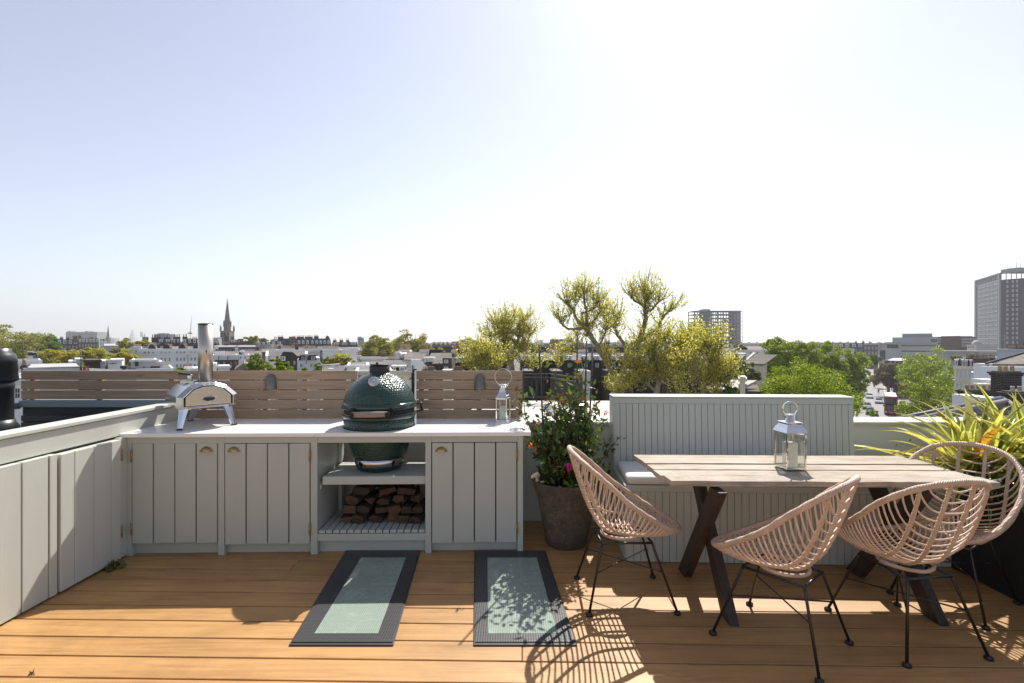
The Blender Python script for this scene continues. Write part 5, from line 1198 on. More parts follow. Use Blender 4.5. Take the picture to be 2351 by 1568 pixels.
# repeating brick and slate units
def unit(label, x0, x1, Z, ytop, dx, vis=True):
    T = bt('terrace_house', label, (x0+x1)/2, Z, 'terraced house', 'slate-roofed brick terraced houses'); k = (x1-x0)/73.
    wall(T, x0, x1, 834, Z, 8, BRD); mb = MB()
    mb.prism([(X_(x0+12*k, Z), Z-.1, Z_(834.5, Z)), (X_(x0+26*k, Z+5), Z+5, Z_(810, Z+5)), (X_(x1, Z+5), Z+5, Z_(810, Z+5)), (X_(x1, Z), Z-.1, Z_(834.5, Z))], (0, .12, -.2)); mb.build('roof', SLT, T)
    mb = MB(); mb.prism([(X_(x0, Z), Z+5.2, Z_(834, Z)), (X_(x0, Z), Z+5.2, Z_(803, Z+5)), (X_(x0+40*k, Z), Z+5.2, Z_(803, Z+5)), (X_(x0+22*k, Z), Z+5.2, Z_(812, Z+5)), (X_(x0+10*k, Z), Z+5.2, Z_(826, Z+5))], (0, .5, 0)); mb.build('party_wall', BRD, T)
    stack(T, x0, x0+24*k, 803, 812, Z+5.8, .9, STU, 9, POTC, ph=.55)
    dormer(T, x0+10*k, x0+28*k, 823.5, 831, Z-.05, 1.3)
    mb = MB(); a, b = X_(x0+52*k, Z-3), X_(x1, Z-3); mb.box(a, b, Z-3, Z-.2, GZ, Z_(822, Z-3)); R = mb.build('rear_wing', BRK, T)
    win(T, x0+56*k, x0+65*k, 826, 833.5, Z-3, off=.01); win(T, x0+56*k, x0+65*k, 842, 850, Z-3, off=.01)
    mb = MB(); mb.tube([P(x0+45*k, 832, Z-3.1), P(x0+45*k, 852, Z-3.1)], .06, 6); mb.build('downpipe', FRD, T); return T
unit('first dark brick terraced house with pale slate roof right of the white gable', 964.5, 1037, 48, 800, 0)
unit('brick terraced house with a steep slate slope, second right of the white gable', 1037.5, 1108, 49.5, 800, 0)
unit('slate-roofed terraced house partly hidden behind the left pollarded tree', 1108.5, 1180, 51, 800, 0)
for x0, x1, lb in ((969.8, 996, 'low chimney stack with buff pots above the right screen, nearest the grill'), (1039.6, 1061.5, 'low chimney stack with buff pots above the right screen, nearest the wall light')):
    T = bt('pot_stack', lb, (x0+x1)/2, 33, 'chimney', 'low stacks above the right screen'); stack(T, x0, x1, 848, 880, 33, .6, BRD, 8, POTY, ph=.20)
T = bt('white_roof_vent', 'small white rooftop box just above the right screen', 1028, 33, 'roof box'); wall(T, 1017, 1037, 849, 33, 1, STU); roof(T, 1017, 1037, 849, 847.5, 33, 1, FRW, .05)
T = bt('long_far_terrace', 'long dark terrace under the skyline left of the pollarded trees', 1040, 182, 'terrace'); wall(T, 990, 1086, 796, 182, 9, BRD); mansard(T, 990, 1086, 796, 791, 182, 9, SLD)
for i in range(9): stack(T, 994+i*10.5, 998+i*10.5, 789.5, 796, 185, 1.6, BRD, 3, POTY, ph=.8)
stack(T, 1054, 1078, 799, 804, 181, 1, STU, 12, POTY, ph=1.2)
T = bt('pale_far_terrace', 'pale stucco far terrace behind the left pollarded tree', 1110, 180, 'terrace'); wall(T, 1086.5, 1133, 796.5, 180, 9, STU, cor=.4); wins(T, [1090+i*6 for i in range(7)], 2.6, (801,), 4, 180); mansard(T, 1086.5, 1133, 796.5, 791.5, 180, 9, SLT)
for i, (x0, x1) in enumerate(((1196, 1262), (1262.5, 1326), (1326.5, 1390), (1390.5, 1452), (1452.5, 1520))):
    lb = ('slate-roofed terraced house with a white-fronted dormer left of the tallest cane', 'terraced house framed by the middle pollarded tree canes', 'terraced house behind the main fork of the big pollarded tree', 'terraced house right of the big pollarded trunk', 'terraced house half hidden by the yellow foliage above the bench')[i]
    T = bt('terrace_house', lb, (x0+x1)/2, 60+i, 'terraced house', 'terraced houses behind the pollarded trees'); Z = 60+i
    wall(T, x0, x1, 827, Z, 8, BRD); roof(T, x0, x1, 827, 810, Z, 8, SLT if i != 1 else SLB); k = 1
    for a_ in (x0+14, x0+40): dormer(T, a_, a_+10, 819, 826.5, Z-.05, 1.5, m=STU); win(T, a_+1, a_+8, 834, 843, Z)
    stack(T, x0, x0+22, 803, 812, Z+4, 1, STU, 8, POTC, ph=.6); wall(T, x0+4, x0+30, 852, Z-6, 5, (BRD, BRK, CRE)[i % 3], name='garden_wing')
T = bt('back_terrace', 'far brick terrace with white chimney walls behind the middle pollarded tree', 1330, 125, 'terrace'); wall(T, 1196, 1480, 797, 125, 9, BRD); mansard(T, 1196, 1480, 797, 789, 125, 9, SLT)
for i in range(9): stack(T, 1202+i*31, 1216+i*31, 787, 797, 128, 1.6, STU if i % 2 else BRK, 6, POTY, ph=.7)
for i in range(14): dormer(T, 1205+i*19.5, 1210+i*19.5, 791, 796, 124.9, 1.6)
T = bt('flat_top_block', 'long flat-topped brown block on the skyline between the pollarded crowns', 1290, 260); wall(T, 1266, 1310, 779, 260, 10, BRK, cor=.4); wins(T, [1270+i*6 for i in range(7)], 2.5, (783,), 3, 260)

# ================================================================ CENTRE RIGHT
T = bt('mansard_studio', 'dark house with a weathered sloping slate roof and a wide white window', 1641, 50, 'house')
wall(T, 1545, 1692, 842, 50, 8, BRD); mb = MB()
mb.prism([(X_(1550, 50), 49.7, Z_(845, 50)), (X_(1575, 53), 53, Z_(813.5, 53)), (X_(1683, 53), 53, Z_(813.5, 53)), (X_(1681, 50), 49.7, Z_(845, 50))], (0, .25, -.2)); mb.build('roof', M('stained_slate', (.26, .225, .19), .85, var=.35, scale=.8, stretch=(3, 1, .6)), T)
mb = MB(); mb.box(X_(1643, 48.5), X_(1682, 48.5), 48.5, 53, GZ, Z_(830.5, 48.5)); mb.build('dormer', SLD, T); win(T, 1650.5, 1666, 836, 847.5, 48.5, gm=GLL, bars=(0, 0))
mb = MB(); mb.box(X_(1683, 50), X_(1693, 50), 48.4, 57, GZ, Z_(812, 50)); mb.build('party_wall', BRD, T); mb = MB(); mb.box(X_(1598, 53.3), X_(1683, 53.3), 53.3, 57, Z_(845, 53), Z_(811, 53.3)); mb.build('parapet', LEAD, T)
T = bt('low_concrete_roof', 'pale sloping roof with an end chimney just above the bench back', 1690, 28, 'house')
mb = MB(); mb.prism([(X_(1625, 27), 27, Z_(896, 27)), (X_(1650, 29), 29, Z_(871.5, 29)), (X_(1719, 29), 29, Z_(871.5, 29)), (X_(1717, 27), 27, Z_(893.5, 27))], (0, .2, -.15)); mb.build('roof', M('lichened_roof', (.44, .40, .35), .85, var=.25, scale=1.2), T)
mb = MB(); mb.box(X_(1648, 29.3), X_(1718, 29.3), 27.3, 32, GZ, Z_(897, 27.3)); mb.build('wall', BRK, T); stack(T, 1718, 1730, 865, 930, 27, 1.2, CRE, 0)
T = bt('white_pediment_house', 'white building with a brown roof and small pediment, right of the tower shell', 1725, 90, 'house')
wall(T, 1695, 1758, 803.5, 90, 9, STU, cor=.3); roof(T, 1692, 1758, 803, 795, 90, 8, SLB, hip=1.2); mb = MB(); mb.prism([P(1682, 799, 89), P(1702, 787.5, 89), P(1722, 799, 89)], (0, 3, 0)); mb.build('pediment', SLB, T); wins(T, (1707, 1723, 1738.5), 3.5, (810,), 5.5, 90); wall(T, 1669, 1695, 802, 92, 6, STU, name='left_wing')
wall(T, 1693, 1710, 815, 84, 5, STU, name='front_wing')
T = bt('slate_cream_house', 'brown slate roof with a cream raking parapet behind the bright green tree', 1733, 58, 'house')
wall(T, 1706, 1760, 832, 58, 7, CRE); mb = MB(); mb.prism([(X_(1712, 57), 57.5, Z_(836, 57)), (X_(1717, 60), 60, Z_(813.5, 60)), (X_(1765, 60), 60, Z_(813.5, 60)), (X_(1765, 57), 57.5, Z_(836, 57))], (0, .2, -.15)); mb.build('roof', SLB, T)
mb = MB(); mb.prism([(X_(1706, 57), 57.3, Z_(838, 57)), (X_(1711, 60), 60.2, Z_(809, 60)), (X_(1716.5, 60), 60.2, Z_(809, 60)), (X_(1712, 57), 57.3, Z_(838, 57))], (0, .25, -.3)); mb.build('raking_parapet', CRE, T)
# concrete tower shell being demolished
Z = 400; T = bt('concrete_tower_shell', 'open concrete frame of a stripped tower block with empty floors on the skyline', 1650, Z, 'tower')
SHC = M('shell_concrete', (.27, .26, .25), .9, var=.25, scale=.1)
x0, x1 = X_(1596, Z), X_(1692, Z); x2 = X_(1703.6, Z)
for i in range(11):
    y = 720.5+8.6*i; z = Z_(y, Z); mb = MB(); s = 0
    mb.box(x0+(.6 if i == 0 else 0), x1, Z, Z+16, z-.75, z); mb.build('floor_slab', SHC, T)
cl = []
for i in range(17): cl.append(x0+(x1-x0)*i/16)
for x in cl:
    mb = MB(); mb.box(x-.22, x+.22, Z+.4, Z+1.1, GZ, Z_(714 if x > x0+8 else 716, Z)); mb.build('column', SHC, T)
for i in range(8): x = x0+(x1-x0)*i/7; mb = MB(); mb.box(x-.3, x+.3, Z+14.6, Z+15.4, GZ, Z_(714, Z)); mb.build('column', SHC, T)
mb = MB(); mb.box(X_(1618, Z), X_(1634, Z), Z+3, Z+12, GZ, Z_(709, Z)); mb.build('core', SHC, T)
mb = MB(); mb.box(x1+.05, x2, Z+2, Z+14, GZ, Z_(713, Z)); mb.build('stair_core', SHC, T)
mb = MB(); mb.box(x0, x2, Z-.2, Z+16, Z_(713.8, Z)-.4, Z_(713.0, Z)); mb.build('roof_beam', SHC, T)
for i in range(9):
    y = 722+8.6*i; mb = MB(); mb.bar(P(1683, y, Z-1), P(1694, y+7, Z-1), .45, .3); mb.build('scaffold_brace', CONC, T)
    mb = MB(); mb.bar(P(1680, y, Z-1), P(1704, y-1, Z-1), .35, .3); mb.build('scaffold_ledger', CONC, T)
for x in (1680, 1687, 1694, 1704): mb = MB(); mb.bar(P(x, 712, Z-1), P(x, 800, Z-1), .35, .3, up=(0, 1, 0)); mb.build('scaffold_pole', CONC, T)
for i in range(26):
    fx = rg.randrange(15); fl = rg.randrange(1, 10); z = Z_(720.5+8.6*fl, Z); x = cl[fx]
    mb = MB(); mb.box(x+.25, cl[fx+1]-.25, Z+1.5, Z+14, z, z+rg.uniform(.6, 1.9)); mb.build('rubble_infill', SHC, T)
# far right roofs
mansion('dark gabled roofs with chimneys on the skyline above the right-hand trees', 1880, 1982, 788, 340, ye=797, stacks=((1890, 1896, 784), (1953, 1958, 784.5), (1969, 1974, 784)), dorm=7, wn=9, m=BRK)
mansion('square brick houses left of the pale modern building', 1983, 2016, 789, 320, ye=792, stacks=((1984, 1988, 785.5), (2008, 2014, 787)), wn=4, rows=2, m=BRK, rm=SLB, name='town_house')
mansion('distant dark roofs right of the stripped tower shell', 1760, 1880, 790, 380, ye=796, stacks=((1780, 1786, 787), (1820, 1828, 786), (1862, 1868, 786)), wn=8, m=BRK, name='terrace')
# modern grey building
Z = 225; T = bt('modern_building', 'pale grey modern building with stepped upper tiers above the street', 2080, Z)
MC = M('pale_cladding', (.40, .40, .405), .6, var=.06, scale=.2); wall(T, 2016, 2149, 788.5, Z, 20, MC)
wall(T, 2029, 2131, 774.5, Z+5, 12, MC, name='upper_tier', yb=788.5); wall(T, 2044, 2111.5, 766, Z+7, 9, M('cladding_grey', (.30, .31, .33), .6), name='top_tier', yb=774.5)
for a_, b_, y0, y1, g_ in ((2018, 2032, 791, 798.5, GLL), (2035, 2063, 790.5, 800, GLS), (2018, 2032, 804, 828, GLS), (2032.5, 2039.5, 777, 786.5, GLL), (2116, 2130, 778, 786, GLS)):
    win(T, a_, b_, y0, y1, Z if y0 > 789 else Z+5, fm=MC, gm=g_, bars=(2, 0))
for y in (792.5, 805, 818): mb = MB(); mb.box(X_(2069, Z), X_(2147, Z), Z-.1, Z-.004, Z_(y+2.2, Z), Z_(y, Z)); mb.build('window_band', GLS, T)
for a_, b_ in ((2016, 2018), (2064, 2068)): mb = MB(); mb.box(X_(a_, Z), X_(b_, Z), Z-.8, Z-.004, GZ, Z_(788.5, Z)); mb.build('fin', MC, T)
mb = MB(); mb.box(X_(2015, Z), X_(2150, Z), Z-.9, Z, Z_(789.3, Z), Z_(788, Z)); mb.build('roof_edge', MC, T)
T = bt('low_car_roof', 'low building with a pale curved roof behind the brown tree above the street', 2070, 190); wall(T, 2030, 2090, 828, 190, 10, BRK); roof(T, 2040, 2085, 828, 822, 190, 8, LEAD, hip=2); wins(T, (2045, 2055, 2065, 2075), 4, (832,), 3, 190)
Z = 300; T = bt('brick_flats', 'brown brick block of flats with white balconies left of the tall tower', 2188, Z); BFL = brickmat('flat_brick', (.13, .075, .065), (.10, .06, .055), (.09, .07, .06), .6, .25, .03)
wall(T, 2139, 2238, 773, Z, 14, BFL)
for j in range(3):
    for i in range(4): win(T, 2140+i*5.4, 2144+i*5.4, 776+7*j, 780+7*j, Z)
    for i in range(5): win(T, 2208+i*6, 2212.5+i*6, 777+7*j, 781+7*j, Z)
wall(T, 2164, 2208, 771.5, Z-1, 4, BFL, name='front_bay'); mb = MB(); mb.box(X_(2188, Z), X_(2232, Z), Z+3, Z+8, Z_(773, Z), Z_(771, Z)); mb.build('roof_room', FRW, T)
Z = 200; T = bt('domed_building', 'small classical building with a grey dome beside the tall tower', 2231, Z); wall(T, 2220, 2242, 791.5, Z, 5, CRE, cor=.4)
mb = MB(); mb.lathe([(2.1, 0), (2.0, .5), (1.6, 1.2), (.9, 1.7), (.1, 1.85)], (X_(2231, Z+2), Z+2, Z_(791.5, Z+2)), 20); mb.build('dome', CONC, T); wins(T, (2224, 2229, 2234), 2, (797,), 5, Z)
T = bt('long_grey_roof', 'long flat pale grey roofline between the trees and the tall tower', 2230, 155); wall(T, 2150, 2292, 806, 155, 12, CONC, cor=.5); wins(T, [2158+i*9 for i in range(14)], 4, (812,), 4, 155)
# tall tower
TWC = M('tower_concrete', (.30, .295, .29), .85, var=.08, scale=.1); TWB = brickmat('tower_brick', (.125, .092, .085), (.10, .075, .07), (.09, .075, .07), .5, .2, .02)
c0 = P(2298, 626, 320); c1 = P(2240, 644, 320*158/140); c2 = P(2420, 618, 300)
T = thing('tower_block', 'tall 1960s tower block with concrete and brick faces at the right edge', 'tower', (c0.x, c0.y, GZ))
zt = c0.z; back = (c2-c0)+(c1-c0)
mb = MB(); zb = zt-11; q = [c0, c2, c0+back, c1]; qq = [Vector((p.x, p.y, 0)) for p in q]
mb.hexa([p+Vector((0, 0, GZ)) for p in qq]+[p+Vector((0, 0, zt-4.5)) for p in qq]); mb.build('body', TWB, T)
def face(A, B, u, h): p = A.lerp(B, u); return Vector((p.x, p.y, h))
dl = Vector((c1.x-c0.x, c1.y-c0.y, 0)); nl = Vector((-dl.y, dl.x, 0)).normalized(); nl = nl if nl.x < 0 else -nl
dr = Vector((c2.x-c0.x, c2.y-c0.y, 0)); nr = Vector((dr.y, -dr.x, 0)).normalized(); nr = nr if nr.y < 0 else -nr
fh = 10.62/F*320
for u0, u1 in ((0, .06), (.94, 1)):
  mb = MB(); mb.hexa([face(c0, c1, u, h)+nl*o for h in (GZ, zt-1.0) for u, o in ((u0, .8), (u1, .8), (u1, .01), (u0, .01))]); mb.build('corner_pier', TWC, T)
mb = MB(); mb.hexa([face(c0, c1, u, h)+nl*o for h in (GZ, zt-4.6) for u, o in ((.061, .25), (.939, .25), (.939, .01), (.061, .01))]); mb.build('concrete_panel', TWC, T)
mb = MB()
for A, B, n_ in ((c0, c1, nl), (c0, c2, nr)): mb.hexa([face(A, B, u, h)+n_*o for h in (zt-.8, zt) for u, o in ((-.02, .8), (1, .8), (1, -1), (-.02, -1))])
mb.build('roof_frame', TWC, T)
for i in range(12): mb = MB(); mb.hexa([face(c0, c1, i/12+u, h)+nl*o for h in (zt-4.4, zt-.8) for u, o in ((.0, .7), (.018, .7), (.018, -.3), (.0, -.3))]); mb.build('roof_post', TWC, T)
for i in range(10): mb = MB(); mb.hexa([face(c0, c2, i/10+u, h)+nr*o for h in (zt-4.4, zt-.8) for u, o in ((.0, .7), (.012, .7), (.012, -.3), (.0, -.3))]); mb.build('roof_post', TWC, T)
nwin = 0; extra = MB()
def twin(A, B, n_, u, wu, z, h):
    global nwin
    use = nwin < 98; nwin += 1; mb = MB() if use else extra
    mb.mi = 1; mb.hexa([face(A, B, uu, hh)+n_*o for hh in (z, z+h) for uu, o in ((u, .36), (u+wu, .36), (u+wu, .26), (u, .26))]); mb.mi = 0
    for s0, s1, a_, b_ in ((0, .14, 0, 1), (.86, 1, 0, 1), (.14, .86, 0, .16), (.14, .86, .86, 1), (.44, .56, .16, .86)):
        mb.hexa([face(A, B, uu, hh)+n_*o for hh in (z+h*a_, z+h*b_) for uu, o in ((u+wu*s0, .5), (u+wu*s1, .5), (u+wu*s1, .25), (u+wu*s0, .25))])
    if use: mb.build('window', [FRW, GLS], T)
for r in range(14):
    z = zt-6.9-fh*r
    for k in range(3): twin(c0, c2, nr, (.085, .165, .225)[k]*1.35, .026*1.35, z, 1.5)
    for k in range(5): twin(c0, c1, nl, .12+.155*k, .10, z, 1.75)
stuff(extra.build('windows', [FRW, GLS], T))
for r in range(15): z = zt-4.9-fh*r; mb = MB(); mb.hexa([face(c0, c1, u, h)+nl*o for h in (z-.45, z) for u, o in ((.062, .62), (.938, .62), (.938, .26), (.062, .26))]); mb.build('floor_band', TWC, T)
mb = MB(); p = face(c0, c2, .55, zt); mb.box(p.x-2, p.x+22, p.y+6, p.y+16, zt+.01, zt+2.6); mb.build('plant_room', TWC, T)
for x, y in ((2314, 612), (2319, 614), (2334, 606), (2342, 608)): mb = MB(); a = P(x, 626, 312); b = P(x, y-5, 312); mb.tube([a, b], .16, 5); mb.build('aerial', CONC, T)

# ---- right-hand houses
Z = 78; T = bt('cream_terrace', 'cream stucco terrace with white mansard dormers right of the round green trees', 2215, Z, 'terrace')
wall(T, 2190, 2234, 841, Z, 10, CRE, cor=.4); wall(T, 2234, 2252, 846, Z+.5, 8, CRE, name='side_wall')
mansard(T, 2190, 2236, 841, 824, Z, 9, SLD, 1.2)
for a_, b_ in ((2193, 2200), (2209, 2215), (2216, 2222), (2227, 2232)): dormer(T, a_, b_, 827.5, 839.5, Z-.05, 1.6)
mb = MB(); mb.box(X_(2186, Z), X_(2236, Z), Z-.5, Z-.01, Z_(874, Z), Z_(872.5, Z)); mb.build('string_course', CRE, T)
for y0, y1 in ((849, 868), (879, 892)):
    for a_ in (2195, 2204, 2214, 2224): win(T, a_, a_+5.2, y0, y1, Z, gm=GLL)
mb = MB(); mb.box(X_(2236, 78), X_(2272, 78), 77.8, 84, Z_(866, 78), Z_(822, 78)); mb.build('brick_flank', BRK, T)
stack(T, 2205, 2270, 820.5, 826, 79, 1.3, BRK, 22, POTC, ph=.5)
Z = 58; T = bt('balcony_house', 'white house with a black balcony under a pale pitched roof at right', 2250, Z, 'house')
wall(T, 2229, 2268, 858, Z, 6, STU); mb = MB(); mb.prism([(X_(2227, Z), Z-.4, Z_(855, Z)), (X_(2255, Z), Z-.4, Z_(859.5, Z)), (X_(2268, Z), Z-.4, Z_(858, Z)), (X_(2268, Z+5), Z+5, Z_(844.5, Z+5))], (0, 0, -.15)); mb.build('roof', LEAD, T)
mb = MB()
mb.box(X_(2231, Z), X_(2247, Z), Z-.9, Z-.1, Z_(878.5, Z), Z_(877.5, Z))
for i in range(14): x = X_(2231.5+i*1.15, Z); mb.box(x-.03, x+.03, Z-.9, Z-.85, Z_(877.5, Z), Z_(871.5, Z))
mb.box(X_(2231, Z), X_(2247, Z), Z-.92, Z-.84, Z_(871.6, Z), Z_(871, Z)); mb.build('balcony', FRD, T)
for a_ in (2233, 2239.5, 2245): win(T, a_, a_+4, 862, 871, Z)
Z = 88; T = bt('blue_grey_block', 'plain pale blue-grey block below the tall tower at the right edge', 2320, Z); wall(T, 2288, 2400, 802, Z, 9, M('blue_grey_wall', (.42, .47, .53), .8, var=.05), cor=.2)
stack(T, 2289, 2350, 801, 803, Z+2, 1.2, BRK, 16, POTY, ph=.5)
for a_, b_ in ((2292, 2297), (2302, 2308), (2310, 2317)): stack(T, a_, b_, 793, 802, Z+3, 1, BRR, 0)
mb = MB(); mb.tube([P(2307, 770, Z), P(2307, 803, Z)], .06, 6); mb.tube([P(2302, 771, Z), P(2309, 771, Z)], .04, 5); mb.tube([P(2301, 779, Z), P(2309, 779, Z)], .04, 5); mb.build('aerial', CONC, T)
Z = 44; T = bt('hipped_villa', 'white villa under a shallow hipped tan roof at the right edge', 2320, Z, 'house', rot=0)
wall(T, 2268, 2289, 835.5, Z, 1.4, STU); wall(T, 2289.3, 2400, 835.5, Z+.4, 1.4, BRR, name='brick_wall'); mb = MB()
mb.prism([(X_(2264, Z), Z-.7, Z_(835, Z)), (X_(2352, Z+5), Z+5, Z_(810, Z+5)), (X_(2470, Z), Z-.7, Z_(835, Z))], (0, .2, -.18)); mb.build('roof', SLB, T)
mb = MB(); mb.bar(P(2264, 834.2, Z-.72), P(2352, 809.3, Z+4.9), .16, .16); mb.build('ridge_tiles', SLD, T)
wall(T, 2266, 2305, 872, Z-5, 1.4, STU, name='roof_terrace', cor=.25); mb = MB(); mb.tube([P(2283, 873, Z-5.2), P(2302, 873, Z-5.2)], .14, 6); mb.build('awning', FRD, T)
wall(T, 2258, 2310, 882, Z-6, 1, CRE, name='parapet', cor=.25); mb = MB(); mb.tube([P(2267, 838, Z-.1), P(2267, 870, Z-.1)], .06, 6); mb.build('downpipe', FRD, T)
win(T, 2271, 2279, 843, 860, Z, gm=GLL); wall(T, 2302, 2400, 843, Z-3, 2, STU, name='rear_wing')
BRN = brickmat('sooty_brick', (.055, .045, .036), (.035, .03, .027), (.16, .15, .13), .225, .075, .010); MDK = M('soot_cap', (.06, .055, .05), .9, var=.3)
def bigstack(label, x0, x1, yt, yb, Z, pots, ptop, pm, dep=.55):
    T = thing('chimney_stack', label, 'chimney', (X_((x0+x1)/2, Z), Z, Z_(yb, Z)), 'near brick chimney stacks on the right'); a, b, t, c = X_(x0, Z), X_(x1, Z), Z_(yt, Z), Z_(yb, Z)
    mb = MB(); mb.box(a, b, Z, Z+dep, c, t-.16); mb.box(a-.04, b+.04, Z-.04, Z+dep+.04, t-.159, t-.08); mb.box(a-.09, b+.09, Z-.09, Z+dep+.09, t-.079, t); mb.build('stack', BRN, T)
    mb = MB(); mb.box(a, b, Z, Z+dep, t+.001, t+.05); mb.build('flaunching', MDK, T, bevel=.02)
    for p in pots:
        x = X_(p, Z); h = (Z_(ptop, Z)-t); r = h*.36; mb = MB(); mb.lathe([(r*1.05, 0), (r*1.02, h*.1), (r*.85, h*.8), (r*1.0, h*.82), (r*1.02, h*.92), (r*.85, h), (r*.7, h), (r*.65, h*.9)], (x, Z+dep/2, t+.04), 16); mb.build('chimney_pot', pm, T)
    return T
bigstack('broad sooty brick chimney with five buff pots behind the spiky plants', 2220.5, 2291, 897, 960, 26, (2231, 2244, 2257.5, 2271, 2285), 886, POTY)
bigstack('largest sooty brick chimney at the right edge with white-capped pots', 2302, 2346, 855, 915, 22, (2310, 2323, 2338), 843, POTY)
bigstack('small sooty brick chimney cut off by the right edge of the picture', 2333, 2372, 903, 960, 17, (2343, 2360), 891, M('pale_pot', (.5, .42, .36), .8))
T = thing('roof_hut', 'pale rendered box with tiled top between the right-hand chimneys', 'roof box', (X_(2312, 19), 19, -3)); mb = MB(); mb.box(X_(2291.5, 19), X_(2333, 19), 19, 21, Z_(960, 19), Z_(917, 19)); mb.build('wall', STU, T)
mb = MB(); mb.prism([P(2290, 917, 18.9), P(2338, 917, 18.9), P(2345, 884, 22), P(2305, 898, 22)], (0, .1, -.1)); mb.build('roof', SLB, T)
# near hipped slate roof below the terrace
SLN = brickmat('near_slate', (.27, .245, .215), (.19, .175, .155), (.06, .05, .045), .26, .11, .010, mode='roof'); RDG = M('lead_ridge', (.07, .085, .12), .6, .0, var=.2)
T = thing('neighbour_roof', 'near slate roof with grey ridge tiles right below the terrace at right', 'roof', (11.8, 12, -3))
ap = P(2313, 925, 12)
def onpl(px, py, k=.8): Z = (CAMH-ap.z+k*12)/(k+(py-CY)/F); return P(px, py, Z)
L = onpl(2040, 981); R = onpl(2420, 998)
mb = MB(); mb.prism([ap, L, onpl(2040, 1160), onpl(2560, 1160), R], (0, .05, -.08)); mb.build('slope', SLN, T)
for A, B in ((ap, L), (ap, R)):
    mb = MB(); mb.tube([A+Vector((0, .03, .035)), B+Vector((0, .03, .035))], .075, 8); mb.build('ridge_tiles', M('stone_ridge', (.25, .22, .20), .8, var=.3, scale=2), T); mb = MB(); mb.tube([A+Vector((0, .16, .07)), B+Vector((0, .16, .07))], .085, 8); mb.build('lead_roll', RDG, T)

# ---- neighbouring flat roof and railing behind the shrub
T = thing('roof_terrace', 'neighbouring flat roof terrace with pale paving beyond the flowering shrub', 'roof terrace', (2.6, 14, GZ))
mb = MB(); mb.box(-1.5, 5.2, 8.5, 21, GZ, -.95); mb.build('building_body', WHITEW, T)
mb = MB(); mb.box(-1.45, 5.15, 8.55, 20.9, -.949, -.90); mb.build('paving', M('pale_paving', (.50, .47, .43), .8, var=.1), T)
mb = MB(); mb.box(-1.5, 5.2, 8.3, 8.49, GZ, .0+.1); mb.build('parapet', STU, T)
T = thing('black_railing', 'black metal railing round the neighbouring roof between screen and shrub', 'railing', (1.2, 20, -.75))
def rail(A, B, T):
    A, B = Vector(A), Vector(B); n = max(2, int((B-A).length/.11)); mb = MB()
    for z in (.0, -.14, -.93): mb.bar(A+Vector((0, 0, z)), B+Vector((0, 0, z)), .05, .05)
    mb.build('rail', IRON, T); mb = MB()
    for i in range(n+1): p = A.lerp(B, i/n); mb.bar(p+Vector((0, 0, -.95)), p+Vector((0, 0, -.14)), .022, .022, up=(1, 0, 0))
    mb.build('balusters', IRON, T); mb = MB()
    for i in range(3): p = A.lerp(B, i/2); mb.bar(p+Vector((0, 0, -1.1)), p+Vector((0, 0, .02)), .07, .07, up=(1, 0, 0))
    mb.build('post', IRON, T)
rail(P(1202, 859, 20), P(1262, 859, 20), T); rail(P(1262, 859, 20), P(1335, 868, 14.5), T)
# ================================================================ TREES
BARK = M('plane_bark', (.24, .20, .145), .9, var=.45, scale=2, bmp=.4, bscale=20)
LF = {
 'olive': leafmat('leaf_olive', (.30, .30, .07), .55, .55, .4, hue=(.50, .45, .12)),
 'green': leafmat('leaf_green', (.13, .22, .035), .5, .5, .4, hue=(.24, .36, .05)),
 'lime': leafmat('leaf_lime', (.25, .34, .04), .52, .5, .42, hue=(.44, .50, .07)),
 'gold': leafmat('leaf_gold', (.44, .41, .07), .55, .5, .4, hue=(.66, .58, .10)),
 'pollard': leafmat('leaf_pollard', (.64, .60, .13), .68, .45, .3, hue=(.84, .78, .20)),
 'bright': leafmat('leaf_bright', (.18, .28, .012), .48, .45, .5, hue=(.56, .55, .03)),
 'sage': leafmat('leaf_sage', (.22, .26, .09), .45, .45, .45, hue=(.42, .42, .28)),
 'bronze': leafmat('leaf_bronze', (.24, .18, .11), .45, .6, .4, hue=(.26, .21, .13)),
}
def crown_pts(c, r, ncl, nlf, rg_, under=.85):
    """leaf centres: shells of many small clumps spread through an uneven crown"""
    C = []
    for i in range(ncl):
        d = rg_.normal(size=3); d /= np.linalg.norm(d)
        if d[2] < -.2: d[2] *= under
        k = rg_.uniform(.25, .97)**.7; cc = np.array(c)+d*np.array(r)*k
        rr = np.array(r)*rg_.uniform(.15, .27)*np.array([1, 1, .8])
        n = int(nlf/ncl*rg_.uniform(.6, 1.4)); q = rg_.normal(size=(n, 3)); q /= np.linalg.norm(q, axis=1)[:, None]
        q[:, 2] = np.where(rg_.random(n) < .55, np.abs(q[:, 2]), q[:, 2])
        C.append(cc+q*rr*(rg_.uniform(.55, 1.12, size=(n, 1))))
    return np.concatenate(C)
